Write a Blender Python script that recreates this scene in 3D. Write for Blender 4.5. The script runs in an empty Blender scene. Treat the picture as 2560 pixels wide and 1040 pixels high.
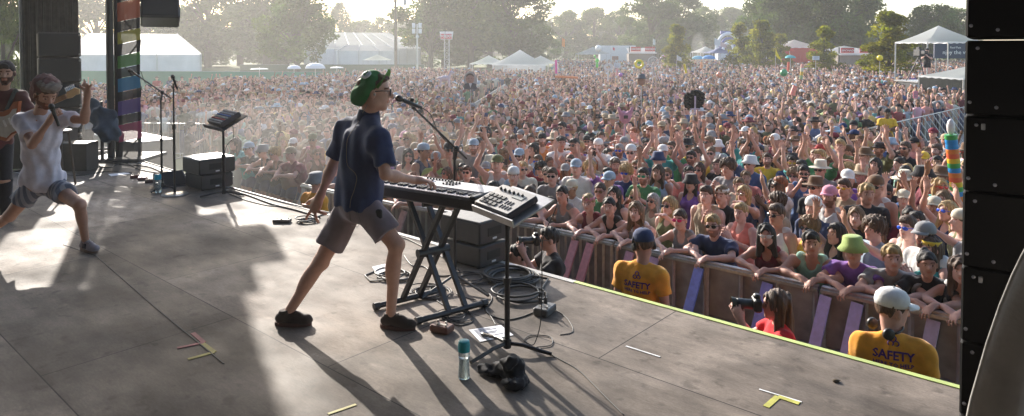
import bpy, math, random
import numpy as np
from mathutils import Vector, Matrix
from mathutils.bvhtree import BVHTree
random.seed(7); RNG = np.random.default_rng(7)
S = bpy.context.scene; COL = S.collection
F = 1707.0; CAMZ = 2.0; PITCH = math.radians(1.5); G = -1.54; PI = math.pi
def V(*a): return np.array(a, float)
def nrm(a): a = np.asarray(a, float); return a / (np.linalg.norm(a) + 1e-12)
# ---------- camera and pixel helpers
cam = bpy.data.cameras.new('camera'); camo = bpy.data.objects.new('camera', cam); COL.objects.link(camo)
camo.location = (0, 0, CAMZ); camo.rotation_euler = (PI/2 - PITCH, 0, 0)
cam.sensor_width = 36; cam.lens = 36 * F / 2560
HY = 122.0; OY = HY + F * math.tan(PITCH)
cam.shift_y = -(520 - OY) / 2560 * 1.0
cam.clip_start = .05; cam.clip_end = 2000; S.camera = camo
def ray(px, py):
    r = V((px - 1280) / F, 1, -(py - OY) / F); c, s = math.cos(PITCH), math.sin(PITCH)
    return V(r[0], r[1] * c + r[2] * s, -r[1] * s + r[2] * c)
def onz(px, py, z=0.0):
    r = ray(px, py); return V(0, 0, CAMZ) + r * ((z - CAMZ) / r[2])
def at(px, py, d):
    r = ray(px, py); return V(0, 0, CAMZ) + r * (d / r[1])
UE = nrm((-.755, .656, 0)); NE = nrm((.656, .755, 0))   # along the stage lip (to far left), and out to the audience
def st(s, t, z=0): p = UE * s + NE * t; return V(p[0], p[1], z)
# ---------- materials
def mat(name, col, rough=.6, metal=0, noise=0, nscale=20, bump=0, bscale=60, oc=False, attr=None, spec=.5, emit=None, alpha=1, trans=0, nstretch=None, sheen=0):
    m = bpy.data.materials.new(name); m.use_nodes = True; nt = m.node_tree; N = nt.nodes; L = nt.links
    b = N['Principled BSDF']; b.inputs['Base Color'].default_value = (*col, 1); b.inputs['Roughness'].default_value = rough
    b.inputs['Metallic'].default_value = metal; b.inputs['Specular IOR Level'].default_value = spec
    if trans: b.inputs['Transmission Weight'].default_value = trans
    if alpha < 1: b.inputs['Alpha'].default_value = alpha
    if sheen: b.inputs['Sheen Weight'].default_value = sheen
    if emit: b.inputs['Emission Color'].default_value = (*emit[0], 1); b.inputs['Emission Strength'].default_value = emit[1]
    src = None
    if oc: n = N.new('ShaderNodeObjectInfo'); src = n.outputs['Color']
    if attr:
        n = N.new('ShaderNodeAttribute'); n.attribute_name = attr
        if src:
            mx = N.new('ShaderNodeMix'); mx.data_type = 'RGBA'; mx.blend_type = 'MULTIPLY'; mx.inputs[0].default_value = 1
            L.new(src, mx.inputs[6]); L.new(n.outputs['Color'], mx.inputs[7]); src = mx.outputs[2]
        else: src = n.outputs['Color']
    co = None
    if noise or bump:
        tc = N.new('ShaderNodeTexCoord'); co = tc.outputs['Object']
        if nstretch:
            mp = N.new('ShaderNodeMapping'); mp.inputs['Scale'].default_value = nstretch; L.new(co, mp.inputs['Vector']); co = mp.outputs[0]
    if noise:
        t = N.new('ShaderNodeTexNoise'); t.inputs['Scale'].default_value = nscale; t.inputs['Detail'].default_value = 5; L.new(co, t.inputs['Vector'])
        mr = N.new('ShaderNodeMapRange'); mr.inputs[1].default_value = .3; mr.inputs[2].default_value = .7; mr.inputs[3].default_value = 1 - noise; mr.inputs[4].default_value = 1 + noise
        L.new(t.outputs[0], mr.inputs[0])
        mx = N.new('ShaderNodeVectorMath'); mx.operation = 'SCALE'; L.new(mr.outputs[0], mx.inputs['Scale'])
        if src: L.new(src, mx.inputs[0])
        else: mx.inputs[0].default_value = col
        src = mx.outputs[0]
    if src: L.new(src, b.inputs['Base Color'])
    if bump:
        t = N.new('ShaderNodeTexNoise'); t.inputs['Scale'].default_value = bscale; t.inputs['Detail'].default_value = 3; L.new(co, t.inputs['Vector'])
        bp = N.new('ShaderNodeBump'); bp.inputs['Strength'].default_value = bump; bp.inputs['Distance'].default_value = .01
        L.new(t.outputs[0], bp.inputs['Height']); L.new(bp.outputs[0], b.inputs['Normal'])
    return m
_mc = {}
def C(r, g, b, rough=.6, metal=0, noise=.12, **k):
    key = (r, g, b, rough, metal, noise, str(k))
    if key not in _mc: _mc[key] = mat('paint', (r, g, b), rough, metal, noise, **k)
    return _mc[key]
# ---------- object helpers
def prop(o, label=None, cat=None, group=None, kind=None):
    if label: o['label'] = label
    if cat: o['category'] = cat
    if group: o['group'] = group
    if kind: o['kind'] = kind
    return o
def thing(name, label, cat, loc=(0, 0, 0), group=None, rz=0):
    o = bpy.data.objects.new(name, None); COL.objects.link(o); o.location = [float(x) for x in loc]; o.rotation_euler = (0, 0, rz); o.empty_display_size = .1
    return prop(o, label, cat, group)
def mesh_np(name, v, f, smooth=False, cols=None):
    me = bpy.data.meshes.new(name); v = np.asarray(v, np.float32)
    if isinstance(f, np.ndarray):
        n, k = f.shape
        me.vertices.add(len(v)); me.vertices.foreach_set('co', v.ravel())
        me.loops.add(n * k); me.loops.foreach_set('vertex_index', f.ravel().astype(np.int32))
        me.polygons.add(n); me.polygons.foreach_set('loop_start', np.arange(0, n * k, k, dtype=np.int32))
        try: me.polygons.foreach_set('loop_total', np.full(n, k, np.int32))
        except Exception: pass
    else: me.from_pydata(v.tolist(), [], f)
    if cols is not None:
        a = me.color_attributes.new('Col', 'FLOAT_COLOR', 'POINT'); c = np.ones((len(v), 4), np.float32); c[:, :3] = cols; a.data.foreach_set('color', c.ravel())
    me.update(calc_edges=True)
    if smooth: me.polygons.foreach_set('use_smooth', np.ones(len(me.polygons), bool))
    return me
def wloc(o):
    p = V(0, 0, 0)
    while o is not None: p = p + V(*o.location); o = o.parent
    return p
def link(name, me, m=None, parent=None, matrix=None):
    o = bpy.data.objects.new(name, me); COL.objects.link(o)
    if m is not None:
        for mm in (m if isinstance(m, (list, tuple)) else [m]): me.materials.append(mm)
    if parent is not None: o.parent = parent
    if matrix is not None: o.matrix_basis = matrix
    return o
def rotm(ax, ang): return np.array(Matrix.Rotation(ang, 3, Vector(ax)))
class MB:
    def __init__(s): s.v = []; s.f = []; s.c = []; s.mi = []; s.cur = (1, 1, 1); s.m = 0
    def add(s, v, f):
        n = len(s.v); s.v += [tuple(map(float, p)) for p in v]; s.f += [tuple(i + n for i in q) for q in f]; s.c += [s.cur] * len(v); s.mi += [s.m] * len(f); return s
    def box(s, c, sz, R=None, taper=1.0):
        hx, hy, hz = [q / 2 for q in sz]; P = []
        for z in (-1, 1):
            k = taper if z > 0 else 1
            for x, y in ((-1, -1), (1, -1), (1, 1), (-1, 1)): P.append(V(x * hx * k, y * hy * k, z * hz))
        P = np.array(P)
        if R is not None: P = P @ np.asarray(R).T
        return s.add(P + np.asarray(c, float), [(0, 3, 2, 1), (4, 5, 6, 7), (0, 1, 5, 4), (1, 2, 6, 5), (2, 3, 7, 6), (3, 0, 4, 7)])
    def bbox(s, c, sz, b=.01, R=None):
        hx, hy, hz = [q / 2 for q in sz]; P = []
        b = min(b, hx * .9, hy * .9, hz * .9)
        for z, k in ((-hz, b), (-hz + b, 0), (hz - b, 0), (hz, b)):
            x, y = hx - k, hy - k
            bb = b * (.999 if k == 0 else .5)
            P += [V(-x + bb, -y, z), V(x - bb, -y, z), V(x, -y + bb, z), V(x, y - bb, z), V(x - bb, y, z), V(-x + bb, y, z), V(-x, y - bb, z), V(-x, -y + bb, z)]
        P = np.array(P)
        if R is not None: P = P @ np.asarray(R).T
        f = [tuple(range(7, -1, -1)), tuple(range(24, 32))]
        for r in range(3):
            for i in range(8): j = (i + 1) % 8; f.append((r * 8 + i, r * 8 + j, r * 8 + 8 + j, r * 8 + 8 + i))
        return s.add(P + np.asarray(c, float), f)
    def bar(s, a, b, w, h=None, up=(0, 0, 1)):
        a = np.asarray(a, float); b = np.asarray(b, float); h = h or w; d = nrm(b - a); x = np.cross(d, up)
        if np.linalg.norm(x) < 1e-3: x = np.cross(d, (1, 0, 0))
        x = nrm(x); y = np.cross(x, d); R = np.stack([x, d, y], 1)
        return s.box((a + b) / 2, (w, np.linalg.norm(b - a), h), R)
    def tube(s, pts, r, n=8, caps=True):
        pts = [np.asarray(p, float) for p in pts]; k = len(pts); rs = r if isinstance(r, (list, tuple, np.ndarray)) else [r] * k
        d0 = nrm(pts[1] - pts[0]); u = nrm(np.cross(d0, (0, 0, 1) if abs(d0[2]) < .9 else (1, 0, 0))); P = []; f = []
        for i, p in enumerate(pts):
            d = nrm(pts[min(i + 1, k - 1)] - pts[max(i - 1, 0)]); u = nrm(u - d * np.dot(u, d)); w = np.cross(d, u)
            for j in range(n): a = 2 * PI * j / n; P.append(p + rs[i] * (math.cos(a) * u + math.sin(a) * w))
        for i in range(k - 1):
            for j in range(n): j2 = (j + 1) % n; f.append((i * n + j, i * n + j2, (i + 1) * n + j2, (i + 1) * n + j))
        if caps: f.append(tuple(range(n - 1, -1, -1))); f.append(tuple(range((k - 1) * n, k * n)))
        return s.add(P, f)
    def lathe(s, prof, c=(0, 0, 0), n=24, R=None, sx=1, sy=1):
        P = []; f = []; k = len(prof)
        for r, z in prof:
            for j in range(n): a = 2 * PI * j / n; P.append((r * math.cos(a) * sx, r * math.sin(a) * sy, z))
        P = np.array(P, float)
        if R is not None: P = P @ np.asarray(R).T
        for i in range(k - 1):
            for j in range(n): j2 = (j + 1) % n; f.append((i * n + j, i * n + j2, (i + 1) * n + j2, (i + 1) * n + j))
        f.append(tuple(range(n - 1, -1, -1))); f.append(tuple(range((k - 1) * n, k * n)))
        return s.add(P + np.asarray(c, float), f)
    def ball(s, c, r, n=12, m=8, R=None):
        r = (r, r, r) if not isinstance(r, (tuple, list)) else r
        P = [(0, 0, -1)]; f = []
        for i in range(1, m):
            t = PI * i / m
            for j in range(n): a = 2 * PI * j / n; P.append((math.sin(t) * math.cos(a), math.sin(t) * math.sin(a), -math.cos(t)))
        P.append((0, 0, 1)); P = np.array(P) * np.array(r)
        if R is not None: P = P @ np.asarray(R).T
        for j in range(n): f.append((0, 1 + (j + 1) % n, 1 + j))
        for i in range(m - 2):
            for j in range(n): a = 1 + i * n; f.append((a + j, a + (j + 1) % n, a + n + (j + 1) % n, a + n + j))
        t = len(P) - 1; a = 1 + (m - 2) * n
        for j in range(n): f.append((a + j, a + (j + 1) % n, t))
        return s.add(P + np.asarray(c, float), f)
    def quad(s, a, b, c, d): return s.add([a, b, c, d], [(0, 1, 2, 3)])
    def slab(s, poly, th, nv=None):
        poly = [np.asarray(p, float) for p in poly]; n = len(poly)
        if nv is None: nv = nrm(np.cross(poly[1] - poly[0], poly[2] - poly[0]))
        nv = np.asarray(nv, float); P = poly + [p + nv * th for p in poly]
        f = [tuple(range(n - 1, -1, -1)), tuple(range(n, 2 * n))] + [(i, (i + 1) % n, n + (i + 1) % n, n + i) for i in range(n)]
        return s.add(P, f)
    def torus(s, c, R0, r, R=None, n=32, m=8):
        pts = [V(math.cos(2 * PI * i / n) * R0, math.sin(2 * PI * i / n) * R0, 0) for i in range(n)]
        P = []; f = []
        for i in range(n):
            a = 2 * PI * i / n
            for j in range(m): b = 2 * PI * j / m; q = R0 + r * math.cos(b); P.append((q * math.cos(a), q * math.sin(a), r * math.sin(b)))
        P = np.array(P)
        if R is not None: P = P @ np.asarray(R).T
        for i in range(n):
            for j in range(m): i2 = (i + 1) % n; j2 = (j + 1) % m; f.append((i * m + j, i2 * m + j, i2 * m + j2, i * m + j2))
        return s.add(P + np.asarray(c, float), f)
    def build(s, name, m, parent=None, world=True, smooth=False, colors=False, matrix=None, origin=None):
        v = np.array(s.v, float)
        if world and parent is not None: v = v - wloc(parent)
        me = bpy.data.meshes.new(name)
        if parent is None and origin is None and world: origin = V((v[:, 0].min() + v[:, 0].max()) / 2, (v[:, 1].min() + v[:, 1].max()) / 2, v[:, 2].min())
        if origin is not None and parent is None: v = v - origin
        me.from_pydata(v.tolist(), [], s.f)
        if colors:
            a = me.color_attributes.new('Col', 'FLOAT_COLOR', 'POINT'); c = np.ones((len(v), 4), np.float32); c[:, :3] = s.c; a.data.foreach_set('color', c.ravel())
        me.update()
        if smooth:
            me.polygons.foreach_set('use_smooth', np.ones(len(me.polygons), bool))
            if smooth != 'all':
                try: me.set_sharp_from_angle(angle=math.radians(40))
                except Exception: pass
        o = link(name, me, m, parent, matrix)
        if isinstance(m, (list, tuple)): me.polygons.foreach_set('material_index', np.array(s.mi, np.int32))
        if origin is not None and parent is None: o.location = [float(x) for x in origin]
        return o
def frame(fwd, up=(0, 0, 1)):
    y = nrm(fwd); x = nrm(np.cross(y, up)); z = np.cross(x, y); return np.stack([x, y, z], 1)
# ---------- text decals
def text_mesh(txt, size, extrude=0.0, bold=0.0, res=2):
    cu = bpy.data.curves.new('lettering', 'FONT'); cu.body = txt; cu.size = size; cu.extrude = extrude; cu.offset = bold; cu.align_x = 'CENTER'; cu.align_y = 'CENTER'; cu.resolution_u = res
    o = bpy.data.objects.new('lettering', cu); COL.objects.link(o)
    me = bpy.data.meshes.new_from_object(o.evaluated_get(bpy.context.evaluated_depsgraph_get())); bpy.data.objects.remove(o)
    v = np.array([x.co[:] for x in me.vertices]) if len(me.vertices) else np.zeros((0, 3)); f = [tuple(p.vertices) for p in me.polygons]; return v, f
def put_text(name, txt, size, c, R, m, parent, extrude=.002, bold=.0, bvh=None, off=.003):
    v, f = text_mesh(txt, size, 0 if bvh else extrude, bold); w = v @ np.asarray(R).T + np.asarray(c)
    if bvh:
        nz = np.asarray(R)[:, 2]
        for i in range(len(w)):
            h = bvh.ray_cast(Vector(w[i] + nz * .3), Vector(-nz))
            if h[0] is not None: w[i] = np.array(h[0]) + nz * off
    b = MB(); b.add(w, f); return b.build(name, m, parent)
# ---------- signed distance bodies
def cap(a, b, ra, rb=None, k=.02): return ('c', np.asarray(a, float), np.asarray(b, float), ra, ra if rb is None else rb, k)
def cut(a, b, ra, rb=None, k=.01): return ('k', np.asarray(a, float), np.asarray(b, float), ra, ra if rb is None else rb, k)
def ell(c, r, R=None, k=.02): return ('e', np.asarray(c, float), np.asarray(r, float), np.eye(3) if R is None else np.asarray(R, float), k)
def sub(c, r, R=None, k=.01): return ('s', np.asarray(c, float), np.asarray(r, float), np.eye(3) if R is None else np.asarray(R, float), k)
def pln(p, n): return ('p', np.asarray(p, float), nrm(n))
def sdf_mesh(prims, h, wob=0, wl=.1, seed=0, ax=None):
    lo = V(9e9, 9e9, 9e9); hi = -lo
    for p in prims:
        if p[0] in 'ck': m = max(p[3], p[4]); lo = np.minimum(lo, np.minimum(p[1], p[2]) - m); hi = np.maximum(hi, np.maximum(p[1], p[2]) + m)
        elif p[0] == 'e': m = (np.abs(p[3]) @ p[2]); lo = np.minimum(lo, p[1] - m); hi = np.maximum(hi, p[1] + m)
    lo -= 3 * h + wob; hi += 3 * h + wob
    n = np.ceil((hi - lo) / h).astype(int) + 1
    D = np.full(n, 1.0, np.float32); xs = [(lo[i] + h * np.arange(n[i])).astype(np.float32) for i in range(3)]
    def region(a, b):
        i0 = np.clip(np.floor((a - lo) / h).astype(int), 0, n); i1 = np.clip(np.ceil((b - lo) / h).astype(int) + 1, 0, n)
        return tuple(slice(i0[i], i1[i]) for i in range(3))
    for p in prims:
        if p[0] == 'p':
            X, Y, Z = np.meshgrid(*xs, indexing='ij', sparse=True); q = (X - p[1][0]) * p[2][0] + (Y - p[1][1]) * p[2][1] + (Z - p[1][2]) * p[2][2]
            np.maximum(D, q.astype(np.float32), out=D); continue
        k = p[-1]; mg = k + 2.5 * h
        if p[0] in 'ck': m = max(p[3], p[4]) + mg; a = np.minimum(p[1], p[2]) - m; b = np.maximum(p[1], p[2]) + m
        else: m = np.abs(p[3]) @ p[2] + mg; a = p[1] - m; b = p[1] + m
        sl = region(a, b); X, Y, Z = np.meshgrid(xs[0][sl[0]], xs[1][sl[1]], xs[2][sl[2]], indexing='ij', sparse=True)
        if 0 in D[sl].shape: continue
        if p[0] in 'ck':
            ab = p[2] - p[1]; L = np.linalg.norm(ab); u = ab / L; dx, dy, dz = X - p[1][0], Y - p[1][1], Z - p[1][2]
            t = dx * u[0] + dy * u[1] + dz * u[2]; q2 = dx * dx + dy * dy + dz * dz
            if p[0] == 'c':
                tc = np.clip(t, 0, L); d = np.sqrt(np.maximum(q2 - 2 * t * tc + tc * tc, 0)) - (p[3] + (p[4] - p[3]) * tc / L)
            else:
                tc = np.clip(t, 0, L); d = np.sqrt(np.maximum(q2 - t * t, 0)) - (p[3] + (p[4] - p[3]) * tc / L); d = np.maximum(d, np.maximum(-t, t - L))
        else:
            R = p[3]; dx, dy, dz = X - p[1][0], Y - p[1][1], Z - p[1][2]
            l = [(dx * R[0, i] + dy * R[1, i] + dz * R[2, i]) for i in range(3)]; r = p[2]
            k0 = np.sqrt((l[0] / r[0]) ** 2 + (l[1] / r[1]) ** 2 + (l[2] / r[2]) ** 2); k1 = np.sqrt((l[0] / r[0] ** 2) ** 2 + (l[1] / r[1] ** 2) ** 2 + (l[2] / r[2] ** 2) ** 2)
            d = k0 * (k0 - 1) / np.maximum(k1, 1e-6)
        O = D[sl]
        if p[0] == 's':
            d = -d; hh = np.clip(.5 - .5 * (O - d) / k, 0, 1); D[sl] = O + (d - O) * hh + k * hh * (1 - hh)
        else:
            D[sl] = _smin(O, d, k)
    if wob:
        r = np.random.default_rng(seed); X, Y, Z = np.meshgrid(*xs, indexing='ij', sparse=True); w = 0
        for i in range(6):
            q = r.normal(size=3); q /= np.linalg.norm(q)
            if ax is not None: q = q - .75 * np.dot(q, ax) * np.asarray(ax)
            q *= 2 * PI / (wl * r.uniform(.6, 1.6)); w = w + np.sin(X * q[0] + Y * q[1] + Z * q[2] + r.uniform(0, 6.3))
        D += (wob * .4 * w).astype(np.float32)
    return surfnets(D, lo, h)
def _smin(a, b, k):
    hh = np.clip(.5 + .5 * (b - a) / k, 0, 1); return b + (a - b) * hh - k * hh * (1 - hh)
def surfnets(D, lo, h):
    s = D < 0; nx, ny, nz = D.shape
    cnt = np.zeros((nx - 1, ny - 1, nz - 1), np.int8)
    for a in (0, 1):
        for b in (0, 1):
            for c in (0, 1): cnt += s[a:nx - 1 + a, b:ny - 1 + b, c:nz - 1 + c]
    act = (cnt > 0) & (cnt < 8); I = np.argwhere(act); idx = np.full(act.shape, -1, np.int32); idx[act] = np.arange(len(I))
    cor = {}
    for a in (0, 1):
        for b in (0, 1):
            for c in (0, 1): cor[a, b, c] = D[I[:, 0] + a, I[:, 1] + b, I[:, 2] + c]
    acc = np.zeros((len(I), 3)); w = np.zeros(len(I))
    for ax in range(3):
        for p in (0, 1):
            for q in (0, 1):
                e0 = [p, q]; e0.insert(ax, 0); e1 = [p, q]; e1.insert(ax, 1); A = cor[tuple(e0)]; B = cor[tuple(e1)]
                x = (A < 0) != (B < 0); t = np.where(x, A / np.where(x, A - B, 1), 0)
                P = np.zeros((len(I), 3)) + np.array(e0); P[:, ax] = t; acc[x] += P[x]; w[x] += 1
    verts = lo + h * (I + acc / w[:, None]); faces = []
    for ax in range(3):
        o = [a for a in range(3) if a != ax]; sl0 = [slice(None)] * 3; sl1 = [slice(None)] * 3; sl0[ax] = slice(0, -1); sl1[ax] = slice(1, None)
        A = s[tuple(sl0)]; B = s[tuple(sl1)]; E = np.argwhere(A != B)
        E = E[(E[:, o[0]] > 0) & (E[:, o[1]] > 0)]; ins = s[E[:, 0], E[:, 1], E[:, 2]]
        def g(d0, d1): q = E.copy(); q[:, o[0]] -= d0; q[:, o[1]] -= d1; return idx[q[:, 0], q[:, 1], q[:, 2]]
        Q = np.stack([g(1, 1), g(0, 1), g(0, 0), g(1, 0)], 1)
        flip = ins if ax != 1 else ~ins; Q[~flip] = Q[~flip][:, ::-1]; faces.append(Q)
    Fq = np.concatenate(faces); Fq = Fq[(Fq >= 0).all(1)]
    return verts, Fq
# ---------- anatomy
SKIN = mat('skin', (.5, .3, .22), .55, oc=True, attr='Col', noise=.06, nscale=30, spec=.35)
CLOTH = mat('fabric', (.5, .5, .5), .85, oc=True, noise=.14, nscale=14, bump=.85, bscale=13, spec=.2, sheen=.2)
HAIR = mat('hair', (.1, .06, .04), .6, oc=True, noise=.45, nscale=60, bump=.6, bscale=90, nstretch=(1, 1, .25))
def tint(o, c): o.color = (*c, 1); return o
def hand_prims(wr, d, pn, right=True, curl=.35, spread=.2, s=1.0, fr=.0085, curls=None):
    d = nrm(d); pn = nrm(np.asarray(pn, float) - d * np.dot(pn, d)); lat = np.cross(d, pn) * (1 if right else -1)
    R = np.stack([lat, d, pn], 1); wr = np.asarray(wr, float)
    P = [ell(wr + d * .05 * s, (.042 * s, .056 * s, .017 * s), R, .015), cap(wr - d * .02, wr + d * .03 * s, .026 * s, .026 * s, .02), ell(wr + (d * .04 + lat * .024 + pn * .008) * s, (.018 * s, .03 * s, .014 * s), R, .012)]
    for i, (o, L) in enumerate(((.031, .072), (.011, .080), (-.010, .074), (-.030, .058))):
        c = curls[i] if curls else curl * (1 + .12 * (i - 1))
        a = -spread * (i - 1.3) * .6; dd = nrm(d * math.cos(a) + lat * math.sin(-a * -1)); q = wr + (d * .088 - d * (.008 if i in (0, 3) else 0) + lat * o) * s; ang = 0
        r = fr * s
        for seg, fl in ((.45, .5), (.3, 1.0), (.25, .8)):
            ang += c * fl * 1.35; e = q + (dd * math.cos(ang) + pn * math.sin(ang)) * L * seg * s; P.append(cap(q, e, r, r * .92, .005)); q = e; r *= .92
    q = wr + (d * .03 + lat * .032 + pn * .006) * s; td = nrm(d * .62 + lat * (.78 - .5 * min(curl, 1)) + pn * (.15 + .5 * curl)); e = q + td * .04 * s; P.append(cap(q, e, fr * 1.35 * s, fr * 1.1 * s, .008))
    td = nrm(td + d * .35 + pn * .3 * curl); P.append(cap(e, e + td * .034 * s, fr * 1.1 * s, fr * .85 * s, .004)); return P
def hP(J, x, y, z): return J['hd'] + J['Rh'] @ (V(x, y, z) * J.get('hs', 1))
def torso_frame(J):
    up = nrm(J['nk'] - J['pel']); r = J['Rsh'] - J['Lsh']; r = nrm(r - up * np.dot(r, up)); return np.stack([r, np.cross(up, r), up], 1)
def torso_prims(J, inf=0, fem=False, sh=True):
    T = torso_frame(J); pel, nk = J['pel'], J['nk']; L = np.linalg.norm(nk - pel) / .52; w = J.get('w', 1) * (.92 if fem else 1)
    hr = J['Rhip'] - J['Lhip']; Hr = np.stack([nrm(hr - T[:, 2] * np.dot(hr, T[:, 2])), T[:, 1], T[:, 2]], 1)
    P = [ell(pel + T[:, 2] * .0, ((.172 if fem else .160) * w / (.95 if fem else 1) + inf, .118 + inf, .13 + inf), Hr, .05),
         ell(pel + T[:, 2] * .18 * L, ((.128 if fem else .143) * w + inf, .098 + inf, .15 + inf), T, .06),
         ell(pel + T[:, 2] * .345 * L + T[:, 1] * .005, (.158 * w + inf, .113 + inf, .17 + inf), T, .05)]
    if fem:
        for s_ in (-1, 1): P.append(ell(pel + T[:, 2] * .35 * L + T[:, 1] * .085 + T[:, 0] * .068 * s_, (.058 + inf * .5,) * 3, T, .03))
    if sh:
        for a in ('Rsh', 'Lsh'): P += [cap(nk - T[:, 2] * .025, J[a] - T[:, 2] * .005, .045 + inf, .044 + inf, .035), ell(J[a] - T[:, 2] * .012, (.052 + inf,) * 3, T, .025)]
        P.append(cap(J['Rsh'] - T[:, 2] * .05 - T[:, 1] * .01, J['Lsh'] - T[:, 2] * .05 - T[:, 1] * .01, .062 + inf, .062 + inf, .04))
    return P
def head_prims(J, fem=False):
    R = J['Rh']; k = J.get('hs', 1); e = lambda x, y, z, r, kk=.012: ell(hP(J, x, y, z), [q * k for q in r], R, kk)
    return [cap(J['nk'] - torso_frame(J)[:, 2] * .03, hP(J, 0, -.022, -.06), .058 if not fem else .05, .052 if not fem else .045, .03),
            e(0, -.012, .028, (.076, .097, .090), .01), e(0, .018, -.035, (.061, .073, .082), .03), e(0, .060, -.096, (.028, .026, .021), .025),
            e(.045, .0, -.065, (.022, .04, .03), .02), e(-.045, .0, -.065, (.022, .04, .03), .02),
            cap(hP(J, 0, .078, .020), hP(J, 0, .110, -.022), .009 * k, .0145 * k, .012), e(.012, .092, -.026, (.009, .01, .008), .006), e(-.012, .092, -.026, (.009, .01, .008), .006),
            e(0, .066, .030, (.050, .022, .012), .015), e(.080, -.006, -.010, (.012, .021, .034), .005), e(-.080, -.006, -.010, (.012, .021, .034), .005),
            ('s', hP(J, .031, .1, .004), V(.017, .02, .011) * k, R, .012), ('s', hP(J, -.031, .1, .004), V(.017, .02, .011) * k, R, .012),
            e(0, .084, -.052, (.021, .010, .0055), .005), e(0, .081, -.063, (.018, .010, .006), .005), ('s', hP(J, 0, .1, -.0575), V(.02, .012, .0018) * k, R, .003),
            e(.031, .070, .003, (.014, .013, .012), .004), e(-.031, .070, .003, (.014, .013, .012), .004)]
def limb_prims(J, arms=True, legs=True):
    P = []
    if arms:
        for a in 'RL':
            s_, e_, w_ = J[a + 'sh'], J[a + 'el'], J[a + 'wr']; m = J.get('arm', 1)
            P += [cap(s_, e_, .050 * m, .038 * m, .03), cap(e_, w_, .038 * m, .025 * m, .02), ell((e_ * .72 + w_ * .28), (.040 * m, .06, .040 * m), frame(w_ - e_, (0, 0.01, 1)), .03)]
    if legs:
        for a in 'RL':
            h_, k_, n_ = J[a + 'hip'], J[a + 'kn'], J[a + 'an']; m = J.get('leg', 1); bk = nrm(J.get(a + 'back', -torso_frame(J)[:, 1]))
            P += [cap(h_, k_, .086 * m, .056 * m, .05), cap(k_, n_, .052 * m, .034 * m, .03), ell(k_ * .70 + n_ * .30 + bk * .016, (.045 * m, .12, .047 * m), frame(n_ - k_, bk), .03), ell(k_ - bk * .018, (.040 * m,) * 3, None, .025)]
    return P
def foot_prims(J, inf=0):
    P = []
    for a in 'RL':
        n_ = J[a + 'an']; f = nrm(J.get(a + 'toe', torso_frame(J)[:, 1] * V(1, 1, 0))); P += [cap(n_ - f * .035 + V(0, 0, -.035), n_ + f * .14 + V(0, 0, -.05), .034 + inf, .028 + inf, .02)]
    return P
def paint_head(J, v, beard=None, feet=None, brow=(.25, .16, .12), lip=(.95, .68, .64)):
    c = np.ones((len(v), 3)); q = (v - J['hd']) @ J['Rh'] / J.get('hs', 1); x, y, z = np.abs(q[:, 0]), q[:, 1], q[:, 2]; nearh = (np.abs(q) < .2).all(1)
    if beard is not None:
        b = nearh & (((z < -.035) & (y > -.01) & (z > -.135)) & ~((x < .022) & (z > -.064) & (z < -.045)) & (y > .02 + (z + .06) * .3) & ~((x < .03) & (z > -.038))); c[b] = beard
        c[nearh & (x > .055) & (y > 0) & (y < .035) & (z > -.06) & (z < .01)] = beard
    c[nearh & (x < .023) & (z > -.068) & (z < -.046) & (y > .076)] = lip
    c[nearh & (x > .014) & (x < .052) & (np.abs(z - .030 + .004 * (x / .05)) < .0055) & (y > .055)] = brow
    e = nearh & (y > .066) & (np.abs(x - .031) < .015) & (np.abs(z - .003) < .0075); c[e] = (1.25, 1.45, 1.6); c[e & (np.abs(x - .031) < .0065)] = (.15, .1, .08)
    if feet is not None: c[v[:, 2] < feet] = (.25, .25, .28)
    return c
def skin_mesh(name, prims, h, J, smooth=True, **k):
    v, f = sdf_mesh(prims, h); return mesh_np(name, v, f, True, paint_head(J, v, **k))
def sdf_obj(name, prims, h, m, parent, col=None, wob=0, wl=.1, seed=0, matrix=None, off=None, ax=None):
    v, f = sdf_mesh(prims, h, wob, wl, seed, ax)
    if off is not None: v = v - off
    o = link(name, mesh_np(name, v, f, True), m, parent, matrix)
    if col: tint(o, col)
    return o
# shared hair / headwear meshes in head coordinates (x right, y forward, z up)
HJ = {'hd': V(0, 0, 0), 'Rh': np.eye(3), 'nk': V(0, -.03, -.16)}
def hair_mesh(kind, h=.0085):
    P = [ell((0, -.014, .034), (.085, .106, .097), None, .01)]
    if kind == 'short': P += [ell((0, .03, .085), (.06, .055, .032), None, .03), pln((0, -.035, -.03), (0, .75, -1.0)), ('s', V(0, .13, -.02), V(.066, .085, .090), np.eye(3), .010), pln((0, 0, -.085), (0, 0, -1))]; w = .006
    if kind == 'long': P += [cap((0, -.05, .02), (0, -.085, -.24), .085, .07, .04), cap((.06, -.02, .0), (.085, .0, -.22), .042, .03, .03), cap((-.06, -.02, 0), (-.085, .0, -.22), .042, .03, .03), ('s', V(0, .11, -.035), V(.058, .1, .112), np.eye(3), .012), ('s', V(0, .02, -.24), V(.07, .11, .1), np.eye(3), .02)]; w = .008
    if kind == 'bun': P += [ell((0, -.11, .09), (.045, .045, .045), None, .015), pln((0, -.03, -.03), (0, .8, -1)), ('s', V(0, .13, -.02), V(.068, .085, .096), np.eye(3), .010)]; w = .004
    if kind == 'ponytail': P += [ell((0, -.12, .04), (.03, .03, .03), None, .02), cap((0, -.13, .03), (0, -.15, -.2), .035, .018, .02), pln((0, -.03, -.03), (0, .8, -1)), ('s', V(0, .13, -.02), V(.068, .085, .096), np.eye(3), .010)]; w = .005
    if kind == 'curly': P = [ell((0, -.01, .05), (.11, .12, .105), None, .01), ('s', V(0, .145, -.02), V(.07, .09, .095), np.eye(3), .012), pln((0, -.04, -.05), (0, .6, -1))]; w = .016
    v, f = sdf_mesh(P, h, w, .05 if kind != 'curly' else .03, 3, (0, 0, 1)); return mesh_np('hair', v, f, True)
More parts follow.
